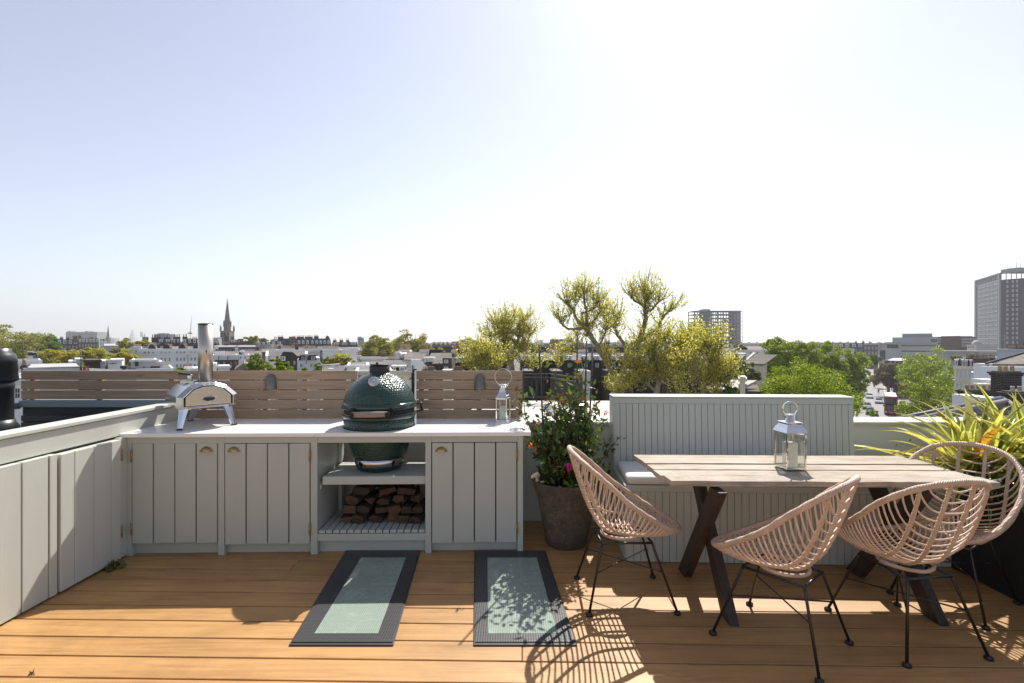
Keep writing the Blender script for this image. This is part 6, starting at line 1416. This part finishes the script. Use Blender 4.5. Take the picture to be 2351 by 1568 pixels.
def tree(label, x0, x1, yt, yb, Z, kind, leaf=None, n=None, cat='tree', name='tree', dep=None, seed=0, split=1):
    rr = np.random.default_rng(abs(seed+int(x0*7+Z))); cx = X_((x0+x1)/2, Z); rx = (x1-x0)/2/F*Z; zt = Z_(yt, Z); zb = Z_(yb, Z)
    rz = (zt-zb)/2; cz = (zt+zb)/2; ry = dep or rx*.85; base = (cx, Z, GZ)
    T = thing(name, label, cat, base)
    leaf = leaf or max(.10, 2.1/F*Z)
    n = n or int(min(17000, max(2500, 9.0*(rx*rz*math.pi)/(leaf*leaf*.5))))
    C = crown_pts((cx, Z, cz), (rx*.95, ry, rz*.95), max(34, int(n/190)), n, rr)
    dirs = (C-np.array([cx, Z, cz-rz*.5])); dirs /= np.linalg.norm(dirs, axis=1)[:, None]
    quads_obj('crown', leaf_quads(C, leaf, rr, 1.25, dirs, 1.1), LF[kind], T)
    mb = MB(); tr = max(.12, rx*.07); top = cz-rz*.1
    mb.tube([(cx, Z, GZ), (cx+rx*.03, Z, (GZ+cz)/2), (cx, Z, top)], [tr*1.3, tr, tr*.6], 8)
    for i in range(9):
        a = rr.uniform(0, 2*math.pi); z0 = cz-rz*rr.uniform(.3, .9); e = Vector((cx+rx*.75*math.cos(a), Z+ry*.7*math.sin(a), cz+rz*rr.uniform(-.1, .7)))
        s = Vector((cx, Z, z0)); mb.tube([s, s.lerp(e, .5)+Vector((0, 0, -.06*rx)), e], [tr*.5, tr*.3, tr*.08], 5)
    mb.build('trunk', BARK, T); return T
tree('large olive-yellow tree filling the left edge of the skyline', -75, 96, 743, 850, 118, 'olive', seed=1)
tree('rounded bright green tree beside the large olive one at left', 58, 136, 763, 832, 150, 'green')
tree('small lime green tree just right of the black flue', 22, 56, 807, 832, 72, 'lime', seed=3)
tree('yellow-green tree nearest the flue in the row behind the left screen', 90, 188, 799, 868, 85, 'gold')
tree('yellow-green tree in the middle of the row behind the left screen', 178, 252, 798, 860, 90, 'gold', seed=2)
tree('yellow-green tree at the right of the row, beside the white terrace', 244, 318, 802, 866, 88, 'gold', seed=5)
tree('olive tree in front of the far glass tower', 268, 310, 776, 802, 160, 'gold', seed=7)
tree('olive tree below the rooftop antennas on the left skyline', 306, 343, 777, 799, 158, 'gold', seed=8)
tree('small olive tree low between the grey hall and the yellow tree row', 252, 280, 797, 812, 130, 'olive', seed=8)
tree('little lime tree poking up before the big white terrace', 398, 432, 842, 862, 60, 'lime', seed=9)
tree('round olive tree on the skyline right of the church spire', 556, 597, 768, 796, 220, 'olive', seed=10)
tree('low olive tree right of the round one near the church', 596, 616, 776, 788, 260, 'olive', seed=11)
tree('distant pale olive tree beyond the grey houses left of the long mansion', 616, 646, 778, 792, 330, 'olive', seed=12)
tree('fresh green tree just above the screen left of the wall light', 596, 674, 823, 872, 40, 'bright', leaf=.10, seed=13)
tree('lighter green tree behind the one above the wall light', 562, 612, 812, 858, 46, 'lime', leaf=.12, seed=14)
tree('yellow-green tree in front of the white end wall, left of the grill', 752, 816, 812, 848, 55, 'gold', seed=15, leaf=.13)
tree('small fresh green tree beside the white mansard house', 714, 750, 829, 868, 46, 'lime', leaf=.11, seed=16)
tree('light green bush tree between the white house and the yellow-green tree', 738, 768, 817, 845, 58, 'lime', seed=17)
tree('tiny green treetop in front of the white mansard house', 692, 706, 843, 860, 44, 'bright', leaf=.1, seed=18)
tree('left one of the two big plane trees above the grill', 820, 910, 769, 860, 105, 'olive', seed=19, leaf=.20)
tree('right and taller one of the two big plane trees behind the grill', 890, 994, 752, 850, 130, 'olive', seed=20, leaf=.24)
tree('distant pale trees on the skyline above the right screen', 1040, 1112, 777, 800, 300, 'olive', seed=21)
tree('small olive tree in the far terrace gap above the right screen', 1003, 1024, 797, 812, 150, 'gold', seed=22)
tree('rounded olive tree standing in front of the stripped tower shell', 1600, 1654, 770, 812, 120, 'olive', seed=23)
tree('pale olive tree behind the pollarded twigs left of the tower shell', 1548, 1592, 764, 806, 130, 'olive', seed=24)
tree('tall feathery lime tree above the lantern on the table', 1742, 1830, 777, 890, 72, 'lime', seed=25, leaf=.15)
tree('second feathery lime tree right of the tallest one above the table', 1802, 1888, 780, 890, 80, 'lime', seed=26, leaf=.16)
tree('lime tree right of the feathery pair, below the far roofs', 1868, 1944, 785, 900, 88, 'lime', seed=27, leaf=.17)
tree('tall dense green street tree at the left side of the road', 1914, 1998, 804, 925, 96, 'lime', seed=28, leaf=.2)
tree('broad bright yellow-green tree directly behind the bench back', 1728, 1962, 832, 1010, 38, 'bright', leaf=.085, n=44000, seed=29, dep=3.2)
tree('grey-green tree with white blossom left of the bright tree', 1650, 1712, 848, 900, 42, 'sage', leaf=.13, seed=30)
tree('taller white-blossomed grey-green tree beside the bright tree', 1692, 1748, 826, 900, 44, 'sage', leaf=.13, seed=31)
tree('dark green bush tree just above the bench back', 1655, 1702, 882, 925, 24, 'green', leaf=.09, seed=32)
tree('low green bush filling the gap right of the concrete-roofed house', 1706, 1770, 890, 940, 30, 'lime', leaf=.09, seed=42)
tree('brownish-leaved street tree standing beyond the red bus', 2002, 2076, 832, 900, 158, 'bronze', seed=33)
tree('small blue-green tree left of the pale modern building', 1990, 2024, 809, 842, 190, 'green', seed=34)
tree('big domed green tree right of the street', 2062, 2200, 799, 950, 112, 'lime', seed=35, leaf=.27, n=13000)
tree('nearer domed green tree in front of the big one right of the street', 2070, 2226, 847, 1010, 84, 'bright', seed=36, leaf=.21, n=15000)
tree('small young street tree at the left kerb near the black car', 1950, 1984, 906, 950, 112, 'green', seed=37, n=1600)
tree('tiny kerbside sapling just above the parapet by the bench', 1988, 2016, 938, 965, 104, 'lime', seed=38, n=1200)
tree('low green shrubbery tree left of the street, beside the bench end', 1940, 1976, 880, 960, 70, 'green', seed=39)
tree('thin street tree at the right kerb beside the red bus', 2062, 2094, 918, 965, 106, 'lime', seed=40, n=1500)
tree('small tree in front of the cream terrace below the chimney pots', 2182, 2206, 815, 830, 110, 'olive', seed=41)
# ---- pollarded plane trees with knuckled limbs and upright twigs
def pollard(label, Z, limbs, leafn, leafs, seed, dens=1.0, kind='pollard', extra=()):
    """limbs: list of (px,py,r_px, dz) polylines; each limb's end bursts into twigs"""
    r0 = np.random.default_rng(seed); T = thing('pollarded_tree', label, 'tree', tuple(Vector((X_(limbs[0][0][0], Z), Z, GZ)))); mb = MB(); tips = []
    for li in limbs:
        pts = [P(px, py+(max(0, (800-py))*.19), Z+dz) for px, py, r, dz in li]; rs = [r*.8/F*Z for px, py, r, dz in li]
        q = []; rr = []
        for i in range(len(pts)-1):
            p0, p1, p2, p3 = pts[max(i-1, 0)], pts[i], pts[i+1], pts[min(i+2, len(pts)-1)]
            for k in range(5):
                t = k/5; q.append(.5*((2*p1)+(p2-p0)*t+(2*p0-5*p1+4*p2-p3)*t*t+(3*p1-p0-3*p2+p3)*t**3)+Vector((r0.normal(), r0.normal(), r0.normal()))*.02); rr.append(rs[i]*(1-t)+rs[i+1]*t)
        q.append(pts[-1]); rr.append(rs[-1]); mb.tube(q, rr, 9)
        n = len(q)
        for k in range(int(n*.45), n): tips.append((q[k], (q[k]-q[max(0, k-3)]).normalized(), 1 if k < n-2 else 3))
    for (px, py, rad) in extra:
        py += max(0, 800-py)*.26
        for k in range(5): tips.append((P(px+r0.uniform(-rad, rad), py+r0.uniform(-rad, rad)*.7, Z+r0.uniform(-rad, rad)/F*Z), Vector((0, 0, 1)), 2))
    mb.build('trunk', BARK, T); tw = MB(); C = []
    for p, d, wgt in tips:
        for j in range(int(3.2*wgt*dens)):
            u = Vector((r0.normal()*.95, r0.normal()*.95, .5+abs(r0.normal())*.5)).normalized(); u = (u+d*.25).normalized()
            L = r0.uniform(.5, 1.65)*(1.0 if wgt > 1 else .85)*Z/30
            e = p+u*L*.55+Vector((0, 0, 0)); f = e+(u+Vector((0, 0, .7))).normalized()*L*.55
            tw.tube([p, e, f], [.017, .011, .005], 4, cap=False)
            for k in range(int(leafn*.62*L)):
                t = r0.uniform(.15, 1.05); c = p.lerp(e, t*2) if t < .5 else e.lerp(f, (t-.5)*2); C.append((c.x+r0.normal()*.05*Z/30, c.y+r0.normal()*.055, c.z+r0.normal()*.05*Z/30))
            if r0.random() < .5:
                u2 = (u+Vector((r0.normal()*.6, r0.normal()*.6, .3))).normalized(); g = e+u2*L*.5; tw.tube([e, g], [.012, .005], 4, cap=False)
                for k in range(int(leafn*L*.4)): c = e.lerp(g, r0.uniform(.1, 1.05)); C.append((c.x+r0.normal()*.05, c.y+r0.normal()*.05, c.z+r0.normal()*.05))
    tw.build('twigs', M('twig_bark', (.15, .13, .07), .8, var=.3), T)
    quads_obj('foliage', leaf_quads(np.array(C), leafs, r0, 1.3), LF[kind], T); return T
# limbs measured on the photograph (px, py, radius px, depth offset m)
B = [(1428, 920, 13, 0), (1420, 885, 12, 0), (1410, 860, 11, 0)]
pollard('tallest pollarded plane tree with bare forked limbs right of centre', 30, [
    [(1418, 1100, 15, 0), (1424, 940, 13, 0), (1418, 890, 12, 0), (1402, 850, 8, 0), (1375, 800, 7, -.4), (1352, 755, 6.5, -.5), (1343, 738, 6, -.5)],
    [(1418, 890, 9, 0), (1432, 850, 9, .1), (1440, 815, 9, .2), (1462, 785, 8, .3), (1474, 755, 7, .3), (1482, 715, 6.5, .4), (1478, 680, 5, .4)],
    [(1462, 785, 6, .3), (1490, 765, 5, 0), (1508, 745, 4.5, -.2), (1520, 715, 4, -.4), (1535, 695, 2.5, -.5)],
    [(1478, 695, 4, .4), (1495, 690, 3.5, .1), (1515, 665, 2, 0)],
    [(1478, 680, 4, .4), (1462, 668, 3.2, .7), (1448, 655, 2.5, .8)], [(1478, 680, 4, .4), (1484, 660, 3, .3), (1478, 640, 2, .2)],
    [(1445, 812, 6, .2), (1432, 785, 5, .6), (1418, 762, 5, .9), (1412, 735, 4, 1.0), (1420, 712, 2.5, 1.1)],
    [(1412, 735, 3, 1.0), (1395, 728, 2.4, .9), (1388, 712, 1.8, .8)],
    [(1343, 738, 4.5, -.5), (1348, 705, 3.6, -.3), (1342, 670, 3, -.2), (1340, 640, 2, -.2)],
    [(1343, 738, 4.5, -.5), (1325, 718, 4, -.9), (1315, 690, 3, -1.0), (1300, 672, 2, -1.1)],
    [(1345, 740, 4, -.5), (1310, 745, 3.5, -.7), (1292, 735, 2.6, -.8), (1285, 720, 2, -.8)],
    [(1350, 735, 4, -.5), (1368, 715, 3, -.1), (1382, 690, 2.2, .1)], [(1335, 700, 3, -.4), (1360, 690, 2.4, -.6), (1376, 668, 1.8, -.7)],
    [(1372, 795, 4, -.4), (1385, 770, 3, -.8), (1392, 748, 2, -1.0)],
    [(1508, 758, 4, -.1), (1535, 758, 3.6, -.4), (1560, 775, 3, -.7), (1575, 765, 2, -.8)],
    ], 26, .065, 3, 1.15, extra=((1340, 760, 22), (1305, 800, 25), (1290, 830, 22), (1380, 830, 22), (1500, 800, 16), (1330, 650, 20), (1480, 650, 22)))
pollard('shorter pollarded plane tree above the right screen and small lantern', 34, [
    [(1188, 1060, 12, 0), (1184, 900, 9, 0), (1176, 850, 8, 0), (1166, 810, 7, 0), (1158, 790, 7, 0)],
    [(1172, 830, 5, 0), (1182, 800, 4.5, .3), (1190, 775, 4, .4), (1195, 745, 2.6, .5), (1200, 725, 1.8, .6)],
    [(1182, 785, 4, .3), (1170, 770, 4, .2), (1150, 755, 3.5, .1), (1140, 735, 2, 0)], [(1158, 790, 4, 0), (1150, 765, 3, -.4), (1160, 738, 2.2, -.5)],
    [(1160, 795, 4, 0), (1135, 790, 3, -.6), (1125, 770, 2, -.8)], [(1180, 800, 3, .3), (1205, 785, 2.5, .6), (1218, 762, 1.6, .8)],
    ], 26, .068, 4, 1.15, extra=((1150, 770, 20), (1178, 745, 22), (1200, 750, 18), (1200, 825, 26), (1165, 830, 24), (1225, 845, 16), (1190, 800, 20)))
pollard('low bushy pollarded tree at the left of the group above the right screen', 30, [
    [(1110, 1000, 9, 0), (1112, 880, 6, 0), (1108, 850, 5, 0), (1100, 835, 3, 0)], [(1110, 860, 4, 0), (1125, 840, 3, .3), (1132, 825, 2, .4)]], 28, .065, 6, 1.2,
    extra=((1090, 845, 16), (1112, 835, 20), (1135, 845, 14), (1110, 815, 12), (1075, 842, 8)))
pollard('wide yellow-leaved pollarded tree above the left half of the bench', 27, [
    [(1500, 1060, 12, 0), (1502, 930, 9, 0), (1512, 880, 7, 0), (1506, 840, 5.5, .2), (1500, 800, 4, .3)],
    [(1512, 880, 6, 0), (1545, 850, 5, -.3), (1560, 815, 3.5, -.4), (1558, 790, 2, -.4)], [(1508, 900, 5, 0), (1475, 870, 4, .4), (1465, 845, 2.5, .5)]], 30, .062, 7, 1.5,
    extra=((1480, 860, 28), (1510, 810, 28), (1545, 830, 28), (1560, 880, 24), (1470, 890, 22), (1520, 870, 26), (1590, 800, 16), (1530, 775, 18), (1460, 840, 16), (1420, 905, 14)))
pollard('yellow-leaved pollarded tree above the middle of the bench back', 25, [
    [(1622, 1060, 12, 0), (1615, 930, 8, 0), (1616, 885, 6.5, 0), (1624, 860, 6, .2), (1634, 820, 4.5, .3), (1636, 790, 2.5, .4)],
    [(1616, 890, 5, 0), (1592, 865, 4, -.4), (1582, 838, 2.4, -.6)], [(1617, 880, 4, 0), (1655, 865, 3.5, .5), (1668, 845, 2, .6)]], 30, .060, 8, 1.5,
    extra=((1600, 860, 28), (1632, 810, 18), (1620, 845, 22), (1655, 880, 20), (1580, 900, 26), (1640, 895, 26), (1610, 820, 18), (1560, 850, 20), (1672, 865, 10)))

# ================================================================ VEHICLES
def wheel(T, M_, x, y, r=.34, w=.2):
    mb = MB(M_); n = 20
    prof_ = [[(x+s*w/2, y+rr*math.cos(2*math.pi*i/n), r+rr*math.sin(2*math.pi*i/n)) for i in range(n)] for s, rr in ((-1, r*.7), (-1, r), (1, r), (1, r*.7))]
    mb.loft(prof_, True, True); Wh = mb.build('wheel', M('tyre', (.02, .02, .02), .8), T)
    mb = MB(M_); mb.loft([[(x+s*(w/2+.01), y+r*.6*math.cos(2*math.pi*i/n), r+r*.6*math.sin(2*math.pi*i/n)) for i in range(n)] for s in (-1, 1)], True, True); mb.build('rim', CONC, Wh)
def car(label, px, py, col, ang, suv=0):
    p = G(px, py, GZ+.013); T = thing('parked_car' if 'parked' in label else 'car', label, 'car', tuple(p)); M_ = Matrix.Translation(p) @ Matrix.Rotation(ang, 4, 'Z')
    # local: y forward (towards camera = -y), length 4.4
    mb = MB(M_); h = .15*suv; secs = []
    for y, w, z0, z1 in ((-2.15, .72, .38, .62), (-2.0, .84, .28, .74), (-1.1, .90, .26, .90+h), (1.3, .90, .26, .95+h), (2.0, .86, .3, .92+h), (2.15, .76, .4, .7+h)):
        secs.append([(-w, y, z0), (w, y, z0), (w, y, (z0+z1)*.55), (w*.92, y, z1), (-w*.92, y, z1), (-w, y, (z0+z1)*.55)])
    mb.loft(secs, True, True); mb.build('body', col, T, bevel=.06)
    mb = MB(M_); mb.hexa([(-.78, -1.15, .88+h), (.78, -1.15, .88+h), (.78, 1.75, .90+h), (-.78, 1.75, .90+h), (-.62, -.35, 1.40+h), (.62, -.35, 1.40+h), (.62, 1.05, 1.40+h), (-.62, 1.05, 1.40+h)]); mb.build('windows', GLS, T, bevel=.05)
    mb = MB(M_); mb.box(-.62, .62, -.36, 1.06, 1.402+h, 1.44+h); mb.build('roof', col, T, bevel=.02)
    for sx in (-1, 1):
        for y in (-1.35, 1.35): wheel(T, M_, sx*.80, y)
        mb = MB(M_); mb.box(min(sx*.5, sx*.8), max(sx*.5, sx*.8), -2.17, -2.0, .55, .68); mb.build('headlight', FRW, T)
    mb = MB(M_); mb.box(-.25, .25, -2.19, -2.16, .40, .52); mb.build('number_plate', FRW, T)
cang = -math.atan2(rd.x, rd.y)
CWH = M('car_white', (.75, .75, .75), .2, var=0, coat=1); CSV = M('car_silver', (.45, .46, .47), .25, .4, var=0, coat=1); CBK = M('car_black', (.015, .015, .017), .15, var=0, coat=1)
car('white car driving on the sunlit street left of the bus', 1996.5, 913.6, CWH, cang)
car('silver car driving just ahead of the red bus on the street', 2018, 925.5, CSV, cang)
car('black car on the left side of the street nearest the parapet', 1998, 951, CBK, cang, 1)
car('dark parked car at the left kerb behind the black car', 1991, 938, M('car_blue', (.03, .04, .06), .2, var=0, coat=1), cang, 1)
car('distant dark parked car far up the street by the brown tree', 2001, 876, CBK, cang)
def bus(label, px, py, ang, num=True):
    p = G(px, py, GZ+.013); T = thing('double_decker_bus', label, 'bus', tuple(p), 'red double-decker buses'); M_ = Matrix.Translation(p) @ Matrix.Rotation(ang, 4, 'Z'); RED = M('bus_red', (.30, .015, .015), .25, var=.03, coat=1)
    mb = MB(M_); mb.box(-1.26, 1.26, 0, 11, .3, 4.38); mb.build('body', RED, T, bevel=.16, seg=3)
    mb = MB(M_); mb.box(-1.12, 1.12, .15, 10.9, 4.381, 4.44); mb.build('roof', FRW, T, bevel=.03)
    mb = MB(M_); mb.box(-1.14, 1.14, -.03, .12, 2.75, 4.05); mb.build('upper_windscreen', GLS, T, bevel=.05)
    mb = MB(M_); mb.box(-1.16, 1.16, -.03, .12, 1.05, 2.2); mb.build('windscreen', GLS, T, bevel=.05)
    mb = MB(M_); mb.box(-.95, .95, -.035, .12, 2.28, 2.66); D = mb.build('destination_blind', DARKGAP, T)
    for s in (-1, 1):
        for z0, z1, nm in ((2.95, 3.85, 'upper_side_window'), (1.25, 2.25, 'side_window')):
            mb = MB(M_); mb.box(min(s*1.2, s*1.275), max(s*1.2, s*1.275), .5, 10.5, z0, z1); mb.build(nm, GLS, T)
        mb = MB(M_); mb.box(min(s*.75, s*1.15), max(s*.75, s*1.15), -.04, .1, .62, .82); mb.build('headlight', FRW, T)
        for y in (2.2, 8.2): wheel(T, M_, s*1.12, y, .48, .28)
        mb = MB(M_); mb.bar((s*1.28, -.02, 2.3), (s*1.48, -.2, 2.1), .05, .3); mb.build('mirror', FRD, T)
    mb = MB(M_); mb.box(-.28, .28, -.06, -.02, .5, .62); mb.build('number_plate', FRW, T)
bus('red double-decker bus with a white roof coming down the sunlit street', 2045.5, 953.5, cang)
bus('second red double-decker bus half hidden by trees at the right kerb', 2060, 913, cang-.5)
T = thing('lamp_post', 'slim grey street lamp at the left kerb beyond the bench', 'street lamp', tuple(G(1981, 940, GZ))); p = G(1981, 940, GZ)
mb = MB(); mb.tube([p, p+Vector((0, 0, 8))], [.12, .07], 8); mb.build('pole', CONC, T); mb = MB(); mb.bar(p+Vector((0, 0, 8)), p+Vector((1.2, 0, 8.2)), .1, .1); mb.box(p.x+1.0, p.x+1.7, p.y-.15, p.y+.15, p.z+8.1, p.z+8.3); mb.build('lamp_head', CONC, T)
# a walker on the left pavement, one skinned body
def walker(px, py, label, top, s=1):
    p = G(px, py, GZ+.13); me = bpy.data.meshes.new('person')
    V = [(0, 0, .95), (0, 0, 1.2), (0, 0, 1.42), (0, 0, 1.5), (0, .02, 1.68), (-.1, 0, .9), (-.11, .08, .5), (-.12, .0, .08), (-.12, -.14, .04), (.1, 0, .9), (.12, -.12, .5), (.12, -.02, .1), (.12, -.2, .04), (-.19, 0, 1.4), (-.26, .04, 1.12), (-.24, -.08, .88), (.19, 0, 1.4), (.26, 0, 1.12), (.26, -.14, .9)]
    E = [(0, 1), (1, 2), (2, 3), (3, 4), (0, 5), (5, 6), (6, 7), (7, 8), (0, 9), (9, 10), (10, 11), (11, 12), (2, 13), (13, 14), (14, 15), (2, 16), (16, 17), (17, 18)]
    Rr = [.15, .14, .13, .06, .10, .09, .065, .045, .04, .09, .065, .045, .04, .06, .045, .035, .06, .045, .035]
    me.from_pydata(V, E, []); me.materials.append(top); o = bpy.data.objects.new('person', me); COL.objects.link(o); o.location = p
    sk = o.modifiers.new('skin', 'SKIN'); o.modifiers.new('sub', 'SUBSURF').levels = 1
    for i, r in enumerate(Rr): me.skin_vertices[0].data[i].radius = (r, r)
    me.skin_vertices[0].data[0].use_root = True; ORG[o.name] = p; tag(o, label, 'person')
walker(1972, 944, 'person in dark clothes walking on the left pavement by the small tree', M('dark_clothes', (.03, .03, .04), .9))
walker(2017, 905, 'distant person in dark clothes by the kerb above the silver car', MATS['dark_clothes'])

# ================================================================ FAR TOWN
FARM = [M('far_brick', (.12, .09, .075), .9), M('far_grey', (.2, .19, .18), .9), M('far_white', (.5, .49, .47), .9)]
def far_row():
    cols = ['brown', 'grey', 'pale']; k = 0
    sect = (('left of the thin church spire', -100, 120), ('between the glass tower and the church', 262, 500), ('right of the church spire', 530, 640), ('above the grill', 830, 990), ('above the right screen', 990, 1140), ('behind the pollarded trees', 1140, 1560), ('left of the tower shell', 1560, 1600), ('right of the tower shell', 1700, 1880), ('above the street', 1880, 2140), ('by the tall tower', 2140, 2400))
    for nm, a, b in sect:
        n = max(1, int((b-a)/75))
        for i in range(n):
            Z = 520+(k*97) % 420; x0 = a+(b-a)*i/n; x1 = a+(b-a)*(i+1)/n-1; yt = 785.2+((k*37) % 5)*.7; c = k % 3
            w_ = ('first', 'second', 'third', 'fourth', 'fifth', 'sixth')[i] if n > 1 else 'only'
            T = bt('terrace_row', '%s low %s building row on the horizon %s' % (w_, cols[c], nm), (x0+x1)/2, Z, 'terrace')
            wall(T, x0, x1, yt+2.5, Z, 20, FARM[c]); mansard(T, x0, x1, yt+2.5, yt, Z, 18, SLD if k % 2 else SLT, 3)
            for j in range(5): xx = x0+(x1-x0)*(j+.3)/5; mb = MB(); mb.box(X_(xx, Z), X_(xx+2.4, Z), Z+5, Z+8, Z_(yt+1, Z), Z_(yt-1.6, Z)); mb.build('chimney', FARM[0], T)
            k += 1
far_row()
def mid_fill():
    # closes the gaps between the rows so that roofs, not bare ground, show between the trees
    k = 0; ms = [BRK, BRD, STU, BRR, BRK]; rs = [SLT, SLB, SLD]; mn = ['brown brick', 'dark brick', 'white', 'red brick', 'sooty brown']; rn_ = ['grey slate', 'tan slate', 'dark slate']
    spec = (('behind the yellow tree row at left', 20, 320, 140, 806, 4), ('beyond the big white terrace', 322, 500, 130, 795, 3), ('below the round tree near the church', 555, 650, 140, 801, 2), ('below the long dark mansion', 650, 830, 170, 797, 3), ('below the big plane trees', 830, 1000, 85, 818, 3), ('behind the yellow pollarded trees', 1480, 1640, 75, 812, 3), ('left of the feathery lime trees', 1640, 1760, 150, 800, 2), ('behind the lime trees above the table', 1760, 1960, 170, 800, 3), ('beyond the domed trees right of the street', 2075, 2200, 170, 826, 2), ('below the tall tower', 2200, 2400, 130, 818, 3))
    for nm, a, b, Z, y, n in spec:
        for i in range(n):
            x0 = a+(b-a)*i/n; x1 = a+(b-a)*(i+1)/n-.3; Zi = Z+(i % 2)*1.5; m_ = ms[k % 5]; r_ = rs[(k*2) % 3]
            T = bt('town_house', '%s %s house with %s roof %s' % (('leftmost', 'second', 'third', 'fourth')[i], mn[k % 5], rn_[(k*2) % 3], nm), (x0+x1)/2, Zi, 'house')
            wall(T, x0, x1, y+7, Zi, 9, m_); roof(T, x0, x1, y+7, y, Zi, 9, r_); stack(T, x0, x0+max(6, 900/Zi), y-2.5, y+5, Zi+3.5, 1.2, m_, 5, POTY, ph=.6)
            nw = max(2, int((x1-x0)/F*Zi/2.6))
            for j in range(nw): xx = x0+(x1-x0)*(j+.5)/nw; win(T, xx-.45/Zi*F, xx+.45/Zi*F, y+7+.8/Zi*F, y+7+2.3/Zi*F, Zi)
            k += 1
mid_fill()
# ================================================================ AIR
mb = MB(); mb.box(-5000, 5000, -80, 5000, GZ-1.5, 260)
m = bpy.data.materials.new('haze'); m.use_nodes = True; t = m.node_tree; t.nodes.remove(t.nodes['Principled BSDF'])
v = t.nodes.new('ShaderNodeVolumePrincipled'); v.inputs['Color'].default_value = (.93, .95, 1, 1); v.inputs['Density'].default_value = .00022; v.inputs['Anisotropy'].default_value = .35
t.links.new(v.outputs[0], t.nodes['Material Output'].inputs['Volume'])
stuff(mb.build('haze', m, origin=(0, 0, GZ-1.5)))
